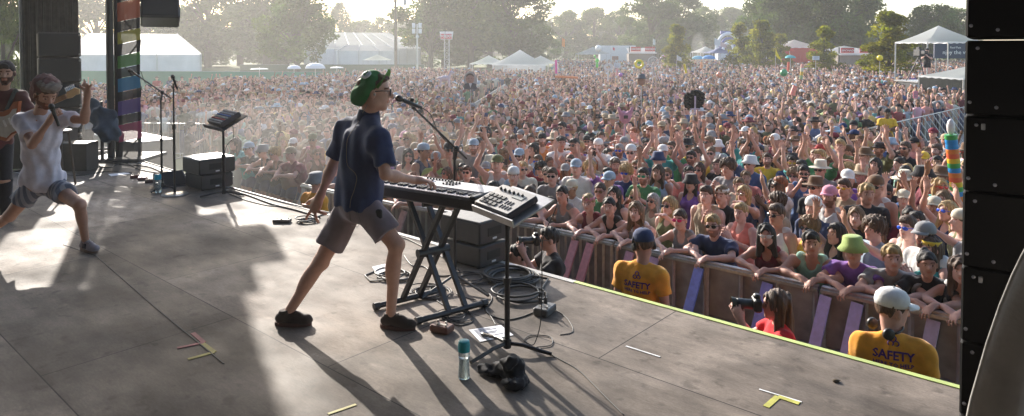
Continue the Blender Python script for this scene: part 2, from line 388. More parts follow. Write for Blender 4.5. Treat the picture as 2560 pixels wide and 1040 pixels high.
def mesh_of(b, colors=False, smooth=True):
    me = bpy.data.meshes.new('gear'); me.from_pydata([tuple(x) for x in b.v], [], b.f)
    if colors:
        a = me.color_attributes.new('Col', 'FLOAT_COLOR', 'POINT'); c = np.ones((len(b.v), 4), np.float32); c[:, :3] = b.c; a.data.foreach_set('color', c.ravel())
    me.update()
    if smooth: me.polygons.foreach_set('use_smooth', np.ones(len(me.polygons), bool))
    return me
def cap_mb(back=False, s=1.0):
    b = MB(); b.lathe([(.092, .035), (.096, .06), (.09, .095), (.068, .125), (.035, .141), (.005, .144)], (0, -.012, 0), 20, sx=.92, sy=1.13); b.ball((0, -.012, .145), .008, 8, 5)
    sg = -1 if back else 1; P = []; n = 11
    for k, zz in ((0, .0), (1, .006)):
        for i in range(n): a = PI * (i / (n - 1)) ; P.append((math.cos(a) * .076, sg * (.06 + math.sin(a) * .015) - .012, .05 + zz))
        for i in range(n): a = PI * (i / (n - 1)); P.append((math.cos(a) * .074, sg * (.075 + math.sin(a) * .10) - .012, .036 + zz - .01 * abs(math.cos(a)) + .0))
    f = []
    for i in range(n - 1): f += [(i, i + 1, n + i + 1, n + i), (2 * n + i, 3 * n + i, 3 * n + i + 1, 2 * n + i + 1), (n + i, n + i + 1, 3 * n + i + 1, 3 * n + i)]
    b.add(P, f); return b
def brim_hat(R0=.17, top=.155, droop=.02, crease=True):
    b = MB(); b.lathe([(.096, .045), (R0 * .8, .045 - droop * .5), (R0, .045 - droop), (R0 + .002, .05 - droop), (R0 * .8, .053 - droop * .5), (.1, .056), (.094, .09), (.085, top - .015), (.06, top), (.03, top - .012 * crease), (.002, top - .015 * crease)], (0, -.012, 0), 24, sx=.93, sy=1.1); return b
def bucket_hat():
    b = MB(); b.lathe([(.1, .05), (.145, .005), (.148, .009), (.104, .06), (.09, .13), (.07, .14), (.002, .142)], (0, -.012, 0), 24, sx=.93, sy=1.1); return b
def shades():
    b = MB()
    for s_ in (-1, 1):
        b.ball((s_ * .034, .098, .002), (.028, .007, .020), 12, 8, rotm((0, 0, 1), -s_ * .18)); b.tube([(s_ * .058, .09, .012), (s_ * .078, .04, .008), (s_ * .08, -.01, .0)], .0035, 5)
    b.tube([(-.012, .1, .012), (.012, .1, .012)], .004, 5); return b
def band():
    b = MB(); b.lathe([(.088, .045), (.089, .04), (.088, .078), (.086, .08)], (0, -.012, 0), 24, sx=.93, sy=1.13); return b
def headphones():
    b = MB(); b.tube([(math.sin(a) * .1, -.01, .02 + math.cos(a) * .11) for a in np.linspace(-1.6, 1.6, 14)], .008, 8)
    for s_ in (-1, 1): b.lathe([(.03, -.014), (.038, -.008), (.038, .012), (.03, .018)], (s_ * .09, -.008, -.01), 16, rotm((0, 1, 0), PI / 2))
    return b
HAIRS = {k: hair_mesh(k) for k in ('short', 'long', 'bun', 'ponytail', 'curly')}
HATS = {'cap': mesh_of(cap_mb()), 'backcap': mesh_of(cap_mb(True)), 'straw': mesh_of(brim_hat(.22, .16, .03)), 'brown': mesh_of(brim_hat(.17, .16, .01)), 'bucket': mesh_of(bucket_hat()), 'band': mesh_of(band())}
SHADE_ME = mesh_of(shades(), smooth=False)
for me in HAIRS.values(): me.materials.append(HAIR)
for me in HATS.values(): me.materials.append(CLOTH)
LENS = mat('lens', (.02, .02, .02), .15, oc=True, spec=.8); SHADE_ME.materials.append(LENS)
def M4(R, t):
    m = Matrix.Identity(4)
    for i in range(3):
        for j in range(3): m[i][j] = float(R[i][j])
        m[i][3] = float(t[i])
    return m
def euler_R(yaw=0, pitch=0, roll=0): return rotm((0, 0, 1), yaw) @ rotm((1, 0, 0), pitch) @ rotm((0, 1, 0), roll)
# ---------- crowd poses (facing +Y, metres, feet on z=0)
def base_pose(fem=False):
    k = .94 if fem else 1.0; sw = .15 if fem else .178
    J = {'pel': V(0, 0, .96) * k, 'nk': V(0, -.01, 1.47) * k, 'hd': V(0, .03, 1.64) * k, 'Rh': euler_R(), 'Rsh': V(sw, -.01, 1.42 * k), 'Lsh': V(-sw, -.01, 1.42 * k),
         'Rhip': V(.09, 0, .93 * k), 'Lhip': V(-.09, 0, .93 * k), 'Rkn': V(.11, .02, .5 * k), 'Lkn': V(-.11, .03, .5 * k), 'Ran': V(.12, -.02, .09), 'Lan': V(-.12, 0, .09), 'arm': .85 if fem else 1.0, 'leg': .95, 'w': 1.0, 'hs': .95 if fem else 1.0}
    J['Rel'] = V(sw + .05, -.02, 1.13 * k); J['Rwr'] = V(sw + .04, .1, .9 * k); J['Lel'] = V(-sw - .05, -.02, 1.13 * k); J['Lwr'] = V(-sw - .04, .1, .9 * k)
    J['Rhand'] = ((0, .2, -1), (-1, 0, 0), .5); J['Lhand'] = ((0, .2, -1), (1, 0, 0), .5); return J
def pose(kind, fem=False):
    J = base_pose(fem); k = .94 if fem else 1
    def arm(s_, el, wr, hd): J[s_ + 'el'] = V(*el) * k; J[s_ + 'wr'] = V(*wr) * k; J[s_ + 'hand'] = hd
    if kind == 'relaxed': J['Rh'] = euler_R(.15, .05)
    if kind == 'turnright': J['Rh'] = euler_R(-1.05, -.1)
    if kind == 'turnleft': J['Rh'] = euler_R(.75, -.15)
    if kind == 'armup': arm('R', (.27, .08, 1.66), (.25, .16, 1.9), ((0, .1, 1), (0, 1, .1), .25)); J['Rsh'][2] += .03; J['Rh'] = euler_R(-.1, .12)
    if kind == 'botharms': arm('R', (.32, .05, 1.62), (.2, .12, 1.88), ((-.1, .1, 1), (-.3, 1, 0), .15)); arm('L', (-.32, .05, 1.6), (-.22, .14, 1.86), ((.1, .1, 1), (.3, 1, 0), .15)); J['Rsh'][2] += .03; J['Lsh'][2] += .03; J['Rh'] = euler_R(0, .15)
    if kind == 'point': arm('L', (-.28, .22, 1.45), (-.22, .47, 1.62), ((0, 1, .35), (0, .1, -1), .15)); J['Rh'] = euler_R(0, .1)
    if kind == 'clap': arm('R', (.24, .12, 1.2), (.06, .33, 1.36), ((-.35, .5, .9), (-1, 0, .1), .2)); arm('L', (-.24, .12, 1.2), (-.06, .33, 1.36), ((.35, .5, .9), (1, 0, .1), .2)); J['Rh'] = euler_R(.1, .05)
    if kind == 'phone': arm('R', (.22, .2, 1.28), (.06, .32, 1.52), ((-.2, .4, 1), (-.9, .1, .1), .7)); arm('L', (-.22, .2, 1.28), (-.08, .32, 1.52), ((.2, .4, 1), (.9, .1, .1), .7))
    if kind == 'crossed': arm('R', (.25, .1, 1.16), (-.08, .24, 1.2), ((-1, .15, .1), (0, -1, 0), .4)); arm('L', (-.25, .1, 1.14), (.08, .27, 1.17), ((1, .1, .1), (0, -1, 0), .4)); J['Rh'] = euler_R(-.1, 0)
    if kind in ('lean', 'leanhigh'):
        dz = .0 if kind == 'lean' else .05
        J['pel'] = V(0, -.28, .93); J['Rhip'] = V(.09, -.28, .9); J['Lhip'] = V(-.09, -.28, .9); J['Rkn'][1] = -.16; J['Lkn'][1] = -.14; J['Ran'] = V(.12, -.34, .09); J['Lan'] = V(-.12, -.3, .09)
        J['nk'] = V(0, -.02, 1.38 + dz); J['Rsh'] = V(.178 if not fem else .15, -.02, 1.33 + dz); J['Lsh'] = V(-.178 if not fem else -.15, -.02, 1.33 + dz); J['hd'] = V(0, .05, 1.545 + dz); J['Rh'] = euler_R(.2, .05, .05)
        J['Rel'] = V(.27, .14, 1.245); J['Rwr'] = V(.07, .30, 1.25); J['Rhand'] = ((-.8, .5, -.25), (0, -.2, -1), .45)
        J['Lel'] = V(-.27, .14, 1.245); J['Lwr'] = V(-.05, .34, 1.25); J['Lhand'] = ((.55, .7, -.45), (0, .1, -1), .35)
    return J
POSES = ['relaxed', 'armup', 'botharms', 'point', 'clap', 'phone', 'crossed', 'lean', 'leanhigh']
def shirt_prims(J, kind='tee', fem=False, inf=.017, sl=.6, hem=-.06):
    T = torso_frame(J)
    if kind == 'tank':
        P = [p for p in torso_prims(J, inf, fem, sh=False)]
        for a, s_ in (('Rsh', 1), ('Lsh', -1)):
            q = J[a] * .55 + J['nk'] * .45; P.append(cap(q + T[:, 2] * .015 - T[:, 1] * .02, q - T[:, 2] * .13 + T[:, 1] * .07, .047, .045, .02)); P.append(cap(q + T[:, 2] * .02 - T[:, 1] * .02, q - T[:, 2] * .15 - T[:, 1] * .05, .047, .045, .02))
        P.append(('s', J['nk'] + T[:, 1] * .1 - T[:, 2] * .0, V(.055, .09, .09), T, .01))
    else:
        P = torso_prims(J, inf, fem); m = J.get('arm', 1)
        for a in 'RL':
            s_, e_ = J[a + 'sh'], J[a + 'el']; P.append(cut(s_, s_ + (e_ - s_) * sl, .054 * m + inf * .5, .056 * m + inf, .02))
        P.append(('s', J['nk'] + T[:, 1] * .05 + T[:, 2] * .07, V(.062, .08, .065), T, .008))
    q = P[0]; P[0] = ell(q[1], q[2] + V(.012, .014, .0), q[3], .05); P.append(pln(J['pel'] + T[:, 2] * hem, -T[:, 2])); return P
def short_prims(J, fem=False, ln=.6, inf=.008, r1=.105):
    T = torso_frame(J); P = torso_prims(J, inf, fem, sh=False)[:1]
    for a in 'RL': h_, k_ = J[a + 'hip'], J[a + 'kn']; P.append(cut(h_, h_ + (k_ - h_) * ln, .098, r1 * .88, .03))
    P.append(pln(J['pel'] + T[:, 2] * .07, T[:, 2])); return P
PROTO = {}
def proto(kind, fem):
    key = (kind, fem)
    if key in PROTO: return PROTO[key]
    J = pose(kind, fem); P = torso_prims(J, 0, fem) + head_prims(J, fem) + limb_prims(J) + foot_prims(J, .006)
    for a in 'RL': d, n, c = J[a + 'hand']; P += hand_prims(J[a + 'wr'], d, n, a == 'R', c, .25, 1, .0095)
    D = {'J': J, 'hm': M4(J['Rh'] * J['hs'], J['hd'])}
    for b in (0, 1):
        if b and fem: continue
        me = skin_mesh('person', P, .0105, J, feet=.085, beard=(.42, .33, .28) if b else None); me.materials.append(SKIN); D['beard' if b else 'body'] = me
    if fem: D['beard'] = D['body']
    for g in ('tee', 'tank'):
        v, f = sdf_mesh(shirt_prims(J, g, fem), .0125, .006, .11, 5, (0, 0, 1)); me = mesh_np('shirt', v, f, True); me.materials.append(CLOTH); D[g] = me
    v, f = sdf_mesh(short_prims(J, fem, .55), .016, .005, .12, 6, (0, 0, 1)); me = mesh_np('shorts', v, f, True); me.materials.append(CLOTH); D['shorts'] = me
    if kind == 'phone':
        b = MB(); b.bbox((0, .36 * J['hs'], 1.62 * .97), (.075, .01, .15), .006); me = mesh_of(b, smooth=False); me.materials.append(C(.02, .02, .025, .3)); D['phone'] = me
    PROTO[key] = D; return D
COLN = {'white': (.75, .74, .73), 'black': (.025, .025, .03), 'grey': (.28, .28, .29), 'navy': (.03, .05, .13), 'blue': (.07, .14, .32), 'light blue': (.34, .44, .54), 'red': (.42, .06, .06), 'maroon': (.2, .03, .05), 'coral': (.75, .25, .2),
        'orange': (.7, .24, .07), 'yellow': (.8, .55, .06), 'green': (.07, .24, .10), 'olive': (.14, .15, .06), 'teal': (.05, .35, .35), 'purple': (.22, .1, .4), 'pink': (.7, .3, .4), 'tan': (.45, .35, .24), 'brown': (.16, .09, .05), 'lime': (.34, .45, .14), 'cream': (.65, .6, .48), 'mint': (.35, .6, .48), 'gold': (.8, .5, .05)}
HAIRC = {'blond': (.42, .28, .12), 'brown': (.09, .05, .03), 'dark': (.02, .015, .012), 'red': (.28, .09, .03), 'light brown': (.2, .12, .06), 'grey': (.35, .34, .33)}
SKINC = [(.66, .385, .315), (.59, .33, .26), (.70, .44, .37), (.52, .285, .215), (.36, .20, .13), (.20, .105, .065), (.58, .36, .28), (.64, .40, .32)]
def make_person(loc, rz, D, skin, top, topc, hair, hairc, hat=None, hatc=None, shade=None, beard=False, label='', cat='person', group=None, bottomc='navy', scale=1.0, hairm=None, name='person'):
    o = bpy.data.objects.new(name, D['beard' if beard else 'body']); COL.objects.link(o); o.location = [float(q) for q in loc]; o.rotation_euler = (0, 0, float(rz)); o.scale = (scale,) * 3; tint(o, skin)
    prop(o, label, cat, group)
    def ch(n, me, c, m=None):
        q = bpy.data.objects.new(n, me); COL.objects.link(q); q.parent = o; q.color = (*c, 1)
        if m is not None: q.matrix_basis = m
        return q
    if top: ch('tank_top' if top == 'tank' else 'shirt', D[top], COLN[topc] if isinstance(topc, str) else topc)
    ch('shorts', D['shorts'], COLN[bottomc] if isinstance(bottomc, str) else bottomc)
    if hair: ch('hair', HAIRS[hair], HAIRC[hairc], D['hm'] @ Matrix.Scale(.955, 4) if hat and hat != 'band' else D['hm'])
    if hat: ch('headband' if hat == 'band' else ('cap' if 'cap' in hat else 'hat'), HATS[hat], COLN[hatc], D['hm'] @ Matrix.Scale(1.05, 4))
    if shade: ch('sunglasses', SHADE_ME, shade, D['hm'])
    if 'phone' in D and cat == 'person':
        q = bpy.data.objects.new('phone', D['phone']); COL.objects.link(q); q.location = o.location; q.rotation_euler = o.rotation_euler; q.scale = o.scale
        prop(q, 'phone held up by the ' + label[label.find(' ') + 1:] if False else 'dark phone held up by ' + ' '.join(label.split()[:10]), 'phone', 'phones held up in the crowd')
    return o
# ---------- setting: ground, sky, stage
def ground_mat():
    m = mat('grass_ground', (.07, .1, .03), .95); nt = m.node_tree; N, L = nt.nodes, nt.links; b = N['Principled BSDF']
    tc = N.new('ShaderNodeTexCoord'); t = N.new('ShaderNodeTexNoise'); t.inputs['Scale'].default_value = .12; t.inputs['Detail'].default_value = 8; L.new(tc.outputs['Object'], t.inputs['Vector'])
    r = N.new('ShaderNodeValToRGB'); r.color_ramp.elements[0].color = (.05, .08, .02, 1); r.color_ramp.elements[1].color = (.17, .19, .06, 1); r.color_ramp.elements[0].position = .35; r.color_ramp.elements[1].position = .65
    L.new(t.outputs[0], r.inputs[0]); L.new(r.outputs[0], b.inputs['Base Color']); return m
b = MB(); b.quad((-900, -300, G), (900, -300, G), (900, 1200, G), (-900, 1200, G)); prop(b.build('grass_field', ground_mat(), origin=V(0, 0, 0)), kind='structure')
def floor_mat():
    m = mat('stage_plywood', (.2, .19, .175), .5, spec=.13); nt = m.node_tree; N, L = nt.nodes, nt.links; b = N['Principled BSDF']
    tc = N.new('ShaderNodeTexCoord'); mp = N.new('ShaderNodeMapping'); mp.inputs['Rotation'].default_value = (0, 0, math.radians(41)); L.new(tc.outputs['Object'], mp.inputs[0])
    def noise(sc, det, st_=None):
        t = N.new('ShaderNodeTexNoise'); t.inputs['Scale'].default_value = sc; t.inputs['Detail'].default_value = det
        if st_: q = N.new('ShaderNodeMapping'); q.inputs['Scale'].default_value = st_; L.new(mp.outputs[0], q.inputs[0]); L.new(q.outputs[0], t.inputs[0])
        else: L.new(mp.outputs[0], t.inputs[0])
        return t.outputs[0]
    br = N.new('ShaderNodeTexBrick'); br.offset = .5; br.inputs['Scale'].default_value = 1; br.inputs['Brick Width'].default_value = 2.44; br.inputs['Row Height'].default_value = 1.22; br.inputs['Mortar Size'].default_value = .004; br.inputs['Mortar Smooth'].default_value = 0
    br.inputs['Color1'].default_value = (.24, .20, .168, 1); br.inputs['Color2'].default_value = (.155, .13, .108, 1); br.inputs['Mortar'].default_value = (.035, .03, .03, 1); L.new(mp.outputs[0], br.inputs[0])
    def mulby(src, fac, lo, hi, a=.35, c=.65):
        mr = N.new('ShaderNodeMapRange'); mr.inputs[1].default_value = a; mr.inputs[2].default_value = c; mr.inputs[3].default_value = lo; mr.inputs[4].default_value = hi; L.new(fac, mr.inputs[0])
        s = N.new('ShaderNodeVectorMath'); s.operation = 'SCALE'; L.new(src, s.inputs[0]); L.new(mr.outputs[0], s.inputs['Scale']); return s.outputs[0]
    c = mulby(br.outputs[0], noise(1.1, 7), .68, 1.28); c = mulby(c, noise(3.2, 8, (1, 2.5, 1)), .80, 1.2); c = mulby(c, noise(22, 4, (1, 3, 1)), .9, 1.1); c = mulby(c, noise(90, 2), .93, 1.07)
    v = N.new('ShaderNodeTexVoronoi'); v.inputs['Scale'].default_value = 2.3; L.new(mp.outputs[0], v.inputs[0]); c = mulby(c, v.outputs['Distance'], .35, 1, .015, .022)
    c = mulby(c, noise(5, 3, (1, 1.8, 1)), 1.0, 1.5, .66, .76); c = mulby(c, noise(.55, 5), .72, 1.12, .4, .6); c = mulby(c, noise(9, 7), .62, 1.0, .30, .42)
    L.new(c, b.inputs['Base Color'])
    mr = N.new('ShaderNodeMapRange'); mr.inputs[1].default_value = .3; mr.inputs[2].default_value = .7; mr.inputs[3].default_value = .55; mr.inputs[4].default_value = .78; L.new(noise(1.7, 6, (1, 1.5, 1)), mr.inputs[0]); L.new(mr.outputs[0], b.inputs['Roughness'])
    bp = N.new('ShaderNodeBump'); bp.inputs['Strength'].default_value = .25; bp.inputs['Distance'].default_value = .004; L.new(noise(30, 6, (1, 3, 1)), bp.inputs['Height']); L.new(bp.outputs[0], b.inputs['Normal'])
    return m
T0 = 4.76
S_L, S_R = 13.6, -5.5
b = MB(); b.slab([st(S_R, -7), st(S_R, T0), st(S_L, T0), st(S_L, -7)], -.06, V(0, 0, 1)); prop(b.build('stage_floor', floor_mat(), origin=V(0, 0, 0)), kind='structure')
b = MB(); b.slab([st(S_R, T0 - .06, G), st(S_R, T0 - .03, G), st(S_L, T0 - .03, G), st(S_L, T0 - .06, G)], 1.478, V(0, 0, 1)); prop(b.build('stage_skirt', C(.02, .02, .022, .9), origin=V(0, 0, 0)), kind='structure')
# lip: yellow-green tape along the edge near the camera, pale edge further on
b = MB(); b.bar(st(3.4, T0 - .022, .003), st(S_R, T0 - .022, .003), .045, .006); prop(b.build('edge_tape', C(.52, .62, .20, .6, noise=.25, nscale=4)), 'faded yellow green tape along the front edge of the stage', 'tape')
b = MB(); b.bar(st(3.4, T0 - .03, .003), st(S_L, T0 - .03, .003), .06, .006); prop(b.build('edge_trim', C(.5, .48, .45, .5, noise=.2, nscale=4)), 'pale worn metal trim along the far part of the stage edge', 'trim')
def tape(pts, w, col, label, name='tape_mark'):
    b = MB()
    for i in range(len(pts) - 1): b.bar(np.array(pts[i]) + V(0, 0, .0022 + .0004 * i), np.array(pts[i + 1]) + V(0, 0, .0022 + .0004 * i), w, .003)
    prop(b.build(name, C(*col, .7, noise=.3, nscale=9)), label, 'tape', 'tape marks on the stage floor')
tape([onz(1915, 1018), onz(1945, 992), onz(1998, 1010)], .035, (.52, .50, .10), 'bright yellow L shaped tape mark near the right bottom of stage')
tape([onz(1898, 974), onz(2004, 1006)], .012, (.75, .75, .75), 'thin white chalk line above the bright yellow tape corner')
tape([onz(1565, 866), onz(1650, 893)], .014, (.7, .7, .7), 'thin white scuff line on bare floor right of the music stand')
tape([onz(482, 833), onz(510, 857), onz(443, 871)], .03, (.26, .07, .075), 'red tape corner mark darkened for the shaded floor')  # this and the next tape darkened for the shadow they lie in
tape([onz(505, 858), onz(536, 881), onz(470, 899)], .03, (.34, .29, .07), 'worn yellow tape corner, darkened for shade, beside the red tape mark')
tape([onz(890, 1012), onz(820, 1036)], .02, (.48, .43, .17), 'short faded yellow tape strip at the bottom of the stage')
tape([onz(158, 612), onz(240, 640), onz(395, 775), onz(560, 910)], .008, (.03, .03, .03), 'long dark floor seam line running from the singer', 'floor_seam')
# ---------- tents
def translucent(m, f):
    N, L = m.node_tree.nodes, m.node_tree.links; tr = N.new('ShaderNodeBsdfTranslucent'); mx = N.new('ShaderNodeMixShader'); mx.inputs[0].default_value = f; b = N['Principled BSDF']
    if b.inputs['Base Color'].links: L.new(b.inputs['Base Color'].links[0].from_socket, tr.inputs[0])
    else: tr.inputs[0].default_value = b.inputs['Base Color'].default_value
    L.new(b.outputs[0], mx.inputs[1]); L.new(tr.outputs[0], mx.inputs[2]); L.new(mx.outputs[0], N['Material Output'].inputs[0]); return m
TW = translucent(mat('tent_vinyl', (.86, .86, .86), .5, noise=.04, nscale=.6, bump=.2, bscale=1.2), .72)
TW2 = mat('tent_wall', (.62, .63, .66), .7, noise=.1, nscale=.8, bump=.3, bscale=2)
STEEL = C(.35, .35, .36, .4, .8); DARK = C(.03, .03, .035, .6); ALU = C(.5, .5, .51, .38, .85)
def peak_tent(cx, cy, w, d, z0, ze, zp, label, group='white event tents', walls=(), rz=0, col=None, colw=None, legs=True, name='peak_tent'):
    t = thing(name, label, 'tent', (cx, cy, z0), group, rz); m = MB(); hw, hd = w / 2, d / 2; n = 6
    P = []; K = 8
    for k in range(K + 1):
        f = k / K; z = ze + (zp - ze) * (f ** 1.25); s_ = 1 - f
        for i in range(4 * n):
            side, u = divmod(i, n); u = u / n * 2 - 1; x, y = [(u, -1), (1, u), (-u, 1), (-1, -u)][side]; sag = -.06 * (1 - abs(u)) * (1 - f) * f * w * .3
            P.append((x * hw * s_, y * hd * s_, z - z0 + sag))
    fc = []
    for k in range(K):
        for i in range(4 * n): j = (i + 1) % (4 * n); fc.append((k * 4 * n + i, k * 4 * n + j, (k + 1) * 4 * n + j, (k + 1) * 4 * n + i))
    m.add(P, fc)
    for i in range(24):
        side, u = divmod(i, 6); u0 = u / 6 * 2 - 1; u1 = (u + 1) / 6 * 2 - 1; pt = lambda u: [(u * hw, -hd), (hw, u * hd), (-u * hw, hd), (-hw, -u * hd)][side]
        a, c = pt(u0), pt(u1); mx = ((a[0] + c[0]) / 2, (a[1] + c[1]) / 2); vz = ze - z0; h = .045 * w ** .6
        m.add([(*a, vz), (*c, vz), (*c, vz - h * .6), (*mx, vz - h), (*a, vz - h * .6)], [(0, 1, 2, 3, 4)])
    m.build('canopy', col or TW, t, world=False, smooth=True)
    if legs:
        for sx in (-1, 1):
            for sy in (-1, 1): q = MB(); q.tube([(sx * hw * .98, sy * hd * .98, 0), (sx * hw * .98, sy * hd * .98, ze - z0)], .04, 6); q.build('leg', ALU, t, world=False)
    for sd in walls:
        q = MB(); pts = []; A, B_ = {'f': ((-hw, -hd), (hw, -hd)), 'b': ((-hw, hd), (hw, hd)), 'l': ((-hw, -hd), (-hw, hd)), 'r': ((hw, -hd), (hw, hd))}[sd]; nn = 24; q.v = []
        P = []
        for i in range(nn + 1):
            u = i / nn; x = A[0] + (B_[0] - A[0]) * u; y = A[1] + (B_[1] - A[1]) * u; o = .04 * math.sin(i * 2.4); nx, ny = (0, 1) if sd in 'fb' else (1, 0)
            P += [(x * .985 + nx * o, y * .985 + ny * o, .02), (x * .985, y * .985, ze - z0 - .05)]
        q.add(P, [(2 * i, 2 * i + 2, 2 * i + 3, 2 * i + 1) for i in range(nn)]); q.build('side_wall', colw or TW2, t, world=False)
    return t
def frame_tent(c0, c1, depth, z0, ze, zr, label, bays=6, hip=True, lean=None, hipf=.28):
    """long clearspan tent: eave runs c0->c1, ridge behind at depth/2"""
    c0 = np.array(c0, float); c1 = np.array(c1, float); t = thing('frame_tent', label, 'tent', (*((c0 + c1) / 2)[:2], z0), 'white event tents'); u = nrm(c1 - c0); n = V(-u[1], u[0]); L = np.linalg.norm(c1 - c0)
    if n[1] < 0: n = -n
    p = lambda a, d, z: (*(c0 + u * a + n * d), z); r = MB(); NB = 5; hipn = depth * hipf if hip else .1
    for side in (0, 1):
        for k in range(bays):
            for j in range(NB):
                q = []
                for (kk, jj) in ((k, j), (k + 1, j), (k + 1, j + 1), (k, j + 1)):
                    f = jj / NB; a0 = hipn * f; a = a0 + (L - 2 * a0) * kk / bays; d = (f * depth / 2) if side == 0 else depth - f * depth / 2; q.append(p(a, d, ze + (zr - ze) * f))
                r.quad(*(q if side == 0 else q[::-1]))
    for e in (0, 1):
        a = 0 if e == 0 else L; a1 = hipn if e == 0 else L - hipn; r.add([p(a, 0, ze), p(a1, depth / 2, zr), p(a, depth, ze)], [(0, 1, 2)])
    r.build('roof', TW, t)
    rb = MB()
    for k in range(bays + 1):
        a0 = L * k / bays; a1 = hipn + (L - 2 * hipn) * k / bays; rb.tube([np.array(p(a0, -.03, ze + .03)), np.array(p(a1, depth / 2, zr + .05))], .05, 5)
    rb.build('roof_rib', C(.45, .46, .48, .6), t)
    for (a, d, a2, d2) in ((0, .15, L, .15), (0, depth - .15, L, depth - .15), (.15, 0, .15, depth), (L - .15, 0, L - .15, depth)):
        w = MB(); nn = max(8, int(20)); P = []
        for i in range(nn + 1): f = i / nn; o = .03 * math.sin(i * 2.1); aa = a + (a2 - a) * f; dd = d + (d2 - d) * f; P += [p(aa + (o if a == a2 else 0), dd + (o if d == d2 else 0), z0 + .02), p(aa, dd, ze - .02)]
        w.add(P, [(2 * i, 2 * i + 2, 2 * i + 3, 2 * i + 1) for i in range(nn)]); w.build('side_wall', TW2, t)
    for k in range(bays + 1): q = MB(); q.tube([p(L * k / bays, .05, z0), p(L * k / bays, .05, ze)], .06, 6); q.build('post', ALU, t)
    return t
def zat(py, d): return CAMZ - (py - HY) * d / F
def xat(px, d): return (px - 1280) * d / F
# big white tent behind the banner (left)
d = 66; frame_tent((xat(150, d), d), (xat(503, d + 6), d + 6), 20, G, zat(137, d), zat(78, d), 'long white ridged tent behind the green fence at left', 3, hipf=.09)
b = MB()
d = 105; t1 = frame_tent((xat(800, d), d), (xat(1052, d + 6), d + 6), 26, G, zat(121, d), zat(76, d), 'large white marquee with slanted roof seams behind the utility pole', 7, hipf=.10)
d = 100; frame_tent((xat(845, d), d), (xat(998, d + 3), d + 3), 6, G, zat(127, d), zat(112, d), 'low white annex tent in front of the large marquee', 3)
# trio of peaks mid field
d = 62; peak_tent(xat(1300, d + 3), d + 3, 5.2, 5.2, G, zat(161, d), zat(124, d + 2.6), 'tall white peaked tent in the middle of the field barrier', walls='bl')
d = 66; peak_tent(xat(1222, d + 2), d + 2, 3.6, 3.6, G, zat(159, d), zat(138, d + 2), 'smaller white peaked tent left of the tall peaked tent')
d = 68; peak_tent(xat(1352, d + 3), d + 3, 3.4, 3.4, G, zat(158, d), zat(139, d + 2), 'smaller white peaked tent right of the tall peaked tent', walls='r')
d = 92; peak_tent(xat(943, d), d, 3.2, 3.2, G, zat(149, d), zat(136, d), 'tiny white canopy in front of the low annex tent')
# camera riser with tent, right
d = 40.0
peak_tent(xat(2345, d + 1.7), d + 1.7, 3.4, 3.4, G, zat(104, d), zat(64, d + 1.7), 'white peaked tent over the camera riser at right')
RD_ = 38.0
rs = thing('camera_riser', 'black draped camera riser with metal deck under the right white tent', 'riser', (xat(2300, RD_), RD_, G))
b = MB(); b.box((xat(2300, RD_), RD_, (G + zat(206, RD_)) / 2), (1.5, 2.2, zat(206, RD_) - G)); b.build('black_skirt', DARK, rs)
b = MB(); b.box((xat(2300, RD_), RD_, zat(203, RD_)), (1.6, 2.3, .07)); b.build('deck', ALU, rs)
bb = thing('banner_screen', 'dark blue advertising board with white lettering behind the camera tent', 'sign', (xat(2375, 48), 48, G))
b = MB(); b.box((xat(2388, 48), 48, zat(126, 48)), (3.0, .15, 1.1)); b.build('board', C(.035, .045, .09, .5), bb)
for sx in (2342, 2434): b = MB(); b.tube([(xat(sx, 48), 48.1, G), (xat(sx, 48), 48.1, zat(113, 48))], .05, 6); b.build('post', STEEL, bb)
WH = C(.8, .8, .8, .5)
put_text('lettering', 'Pixel Pass', .2, (xat(2386, 48), 47.9, zat(119, 48)), frame((0, 1, 0))[:, [0, 2, 1]] * V(1, 1, -1), WH, bb)
put_text('lettering', 'njoy the vi', .4, (xat(2384, 48), 47.9, zat(131, 48)), frame((0, 1, 0))[:, [0, 2, 1]] * V(1, 1, -1), WH, bb)
d = 33; peak_tent(xat(2440, d + 1.8), d + 1.8, 3.7, 3.7, G, zat(196, d), zat(160, d + 1.8), 'low grey white tent at right edge beside the camera riser', walls='b', colw=C(.10, .095, .09, .9))  # dark back wall stands in for the shaded tent interior
# ---------- vendors and small things far away
def stand(px0, px1, pyr, pyb, d, label, words):
    w = xat(px1, d) - xat(px0, d); cx = xat((px0 + px1) / 2, d); t = thing('food_stand', label, 'food stand', (cx, d, G)); zt, zb = zat(pyr, d), zat(pyb, d)
    b = MB(); b.box((cx, d + 1.3, (G + zb) / 2), (w * .96, 2.2, zb - G)); b.build('counter', C(.25, .2, .18), t)
    b = MB(); b.slab([(cx - w / 2, d - .6, zb), (cx + w / 2, d - .6, zb), (cx + w / 2, d + 2.6, zb + .8), (cx - w / 2, d + 2.6, zb + .8)], .08); b.build('awning', TW, t)
    for k, s_ in ((-.25, .36), (.27, .36)):
        q = MB(); q.box((cx + w * k, d - .1, zt - .1), (w * s_, .1, zt - zb - .1)); o = q.build('sign_panel', C(.5, .03, .03, .5), t); put_text('lettering', words, (zt - zb) * .5, (cx + w * k, d - .17, zt - .12), frame((0, 1, 0))[:, [0, 2, 1]] * V(1, 1, -1), WH, t)
    for k in (-.48, .48): q = MB(); q.tube([(cx + w * k, d - .1, G), (cx + w * k, d - .1, zt + .3)], .08, 5); q.build('post', DARK, t)
stand(1572, 1640, 121, 134, 105, 'food stand with red signs and white awning right of the long trailer', 'CHICKEN'); stand(2095, 2185, 124, 138, 85, 'food stand with red signs below the round green trees at right', 'LEMONADE')
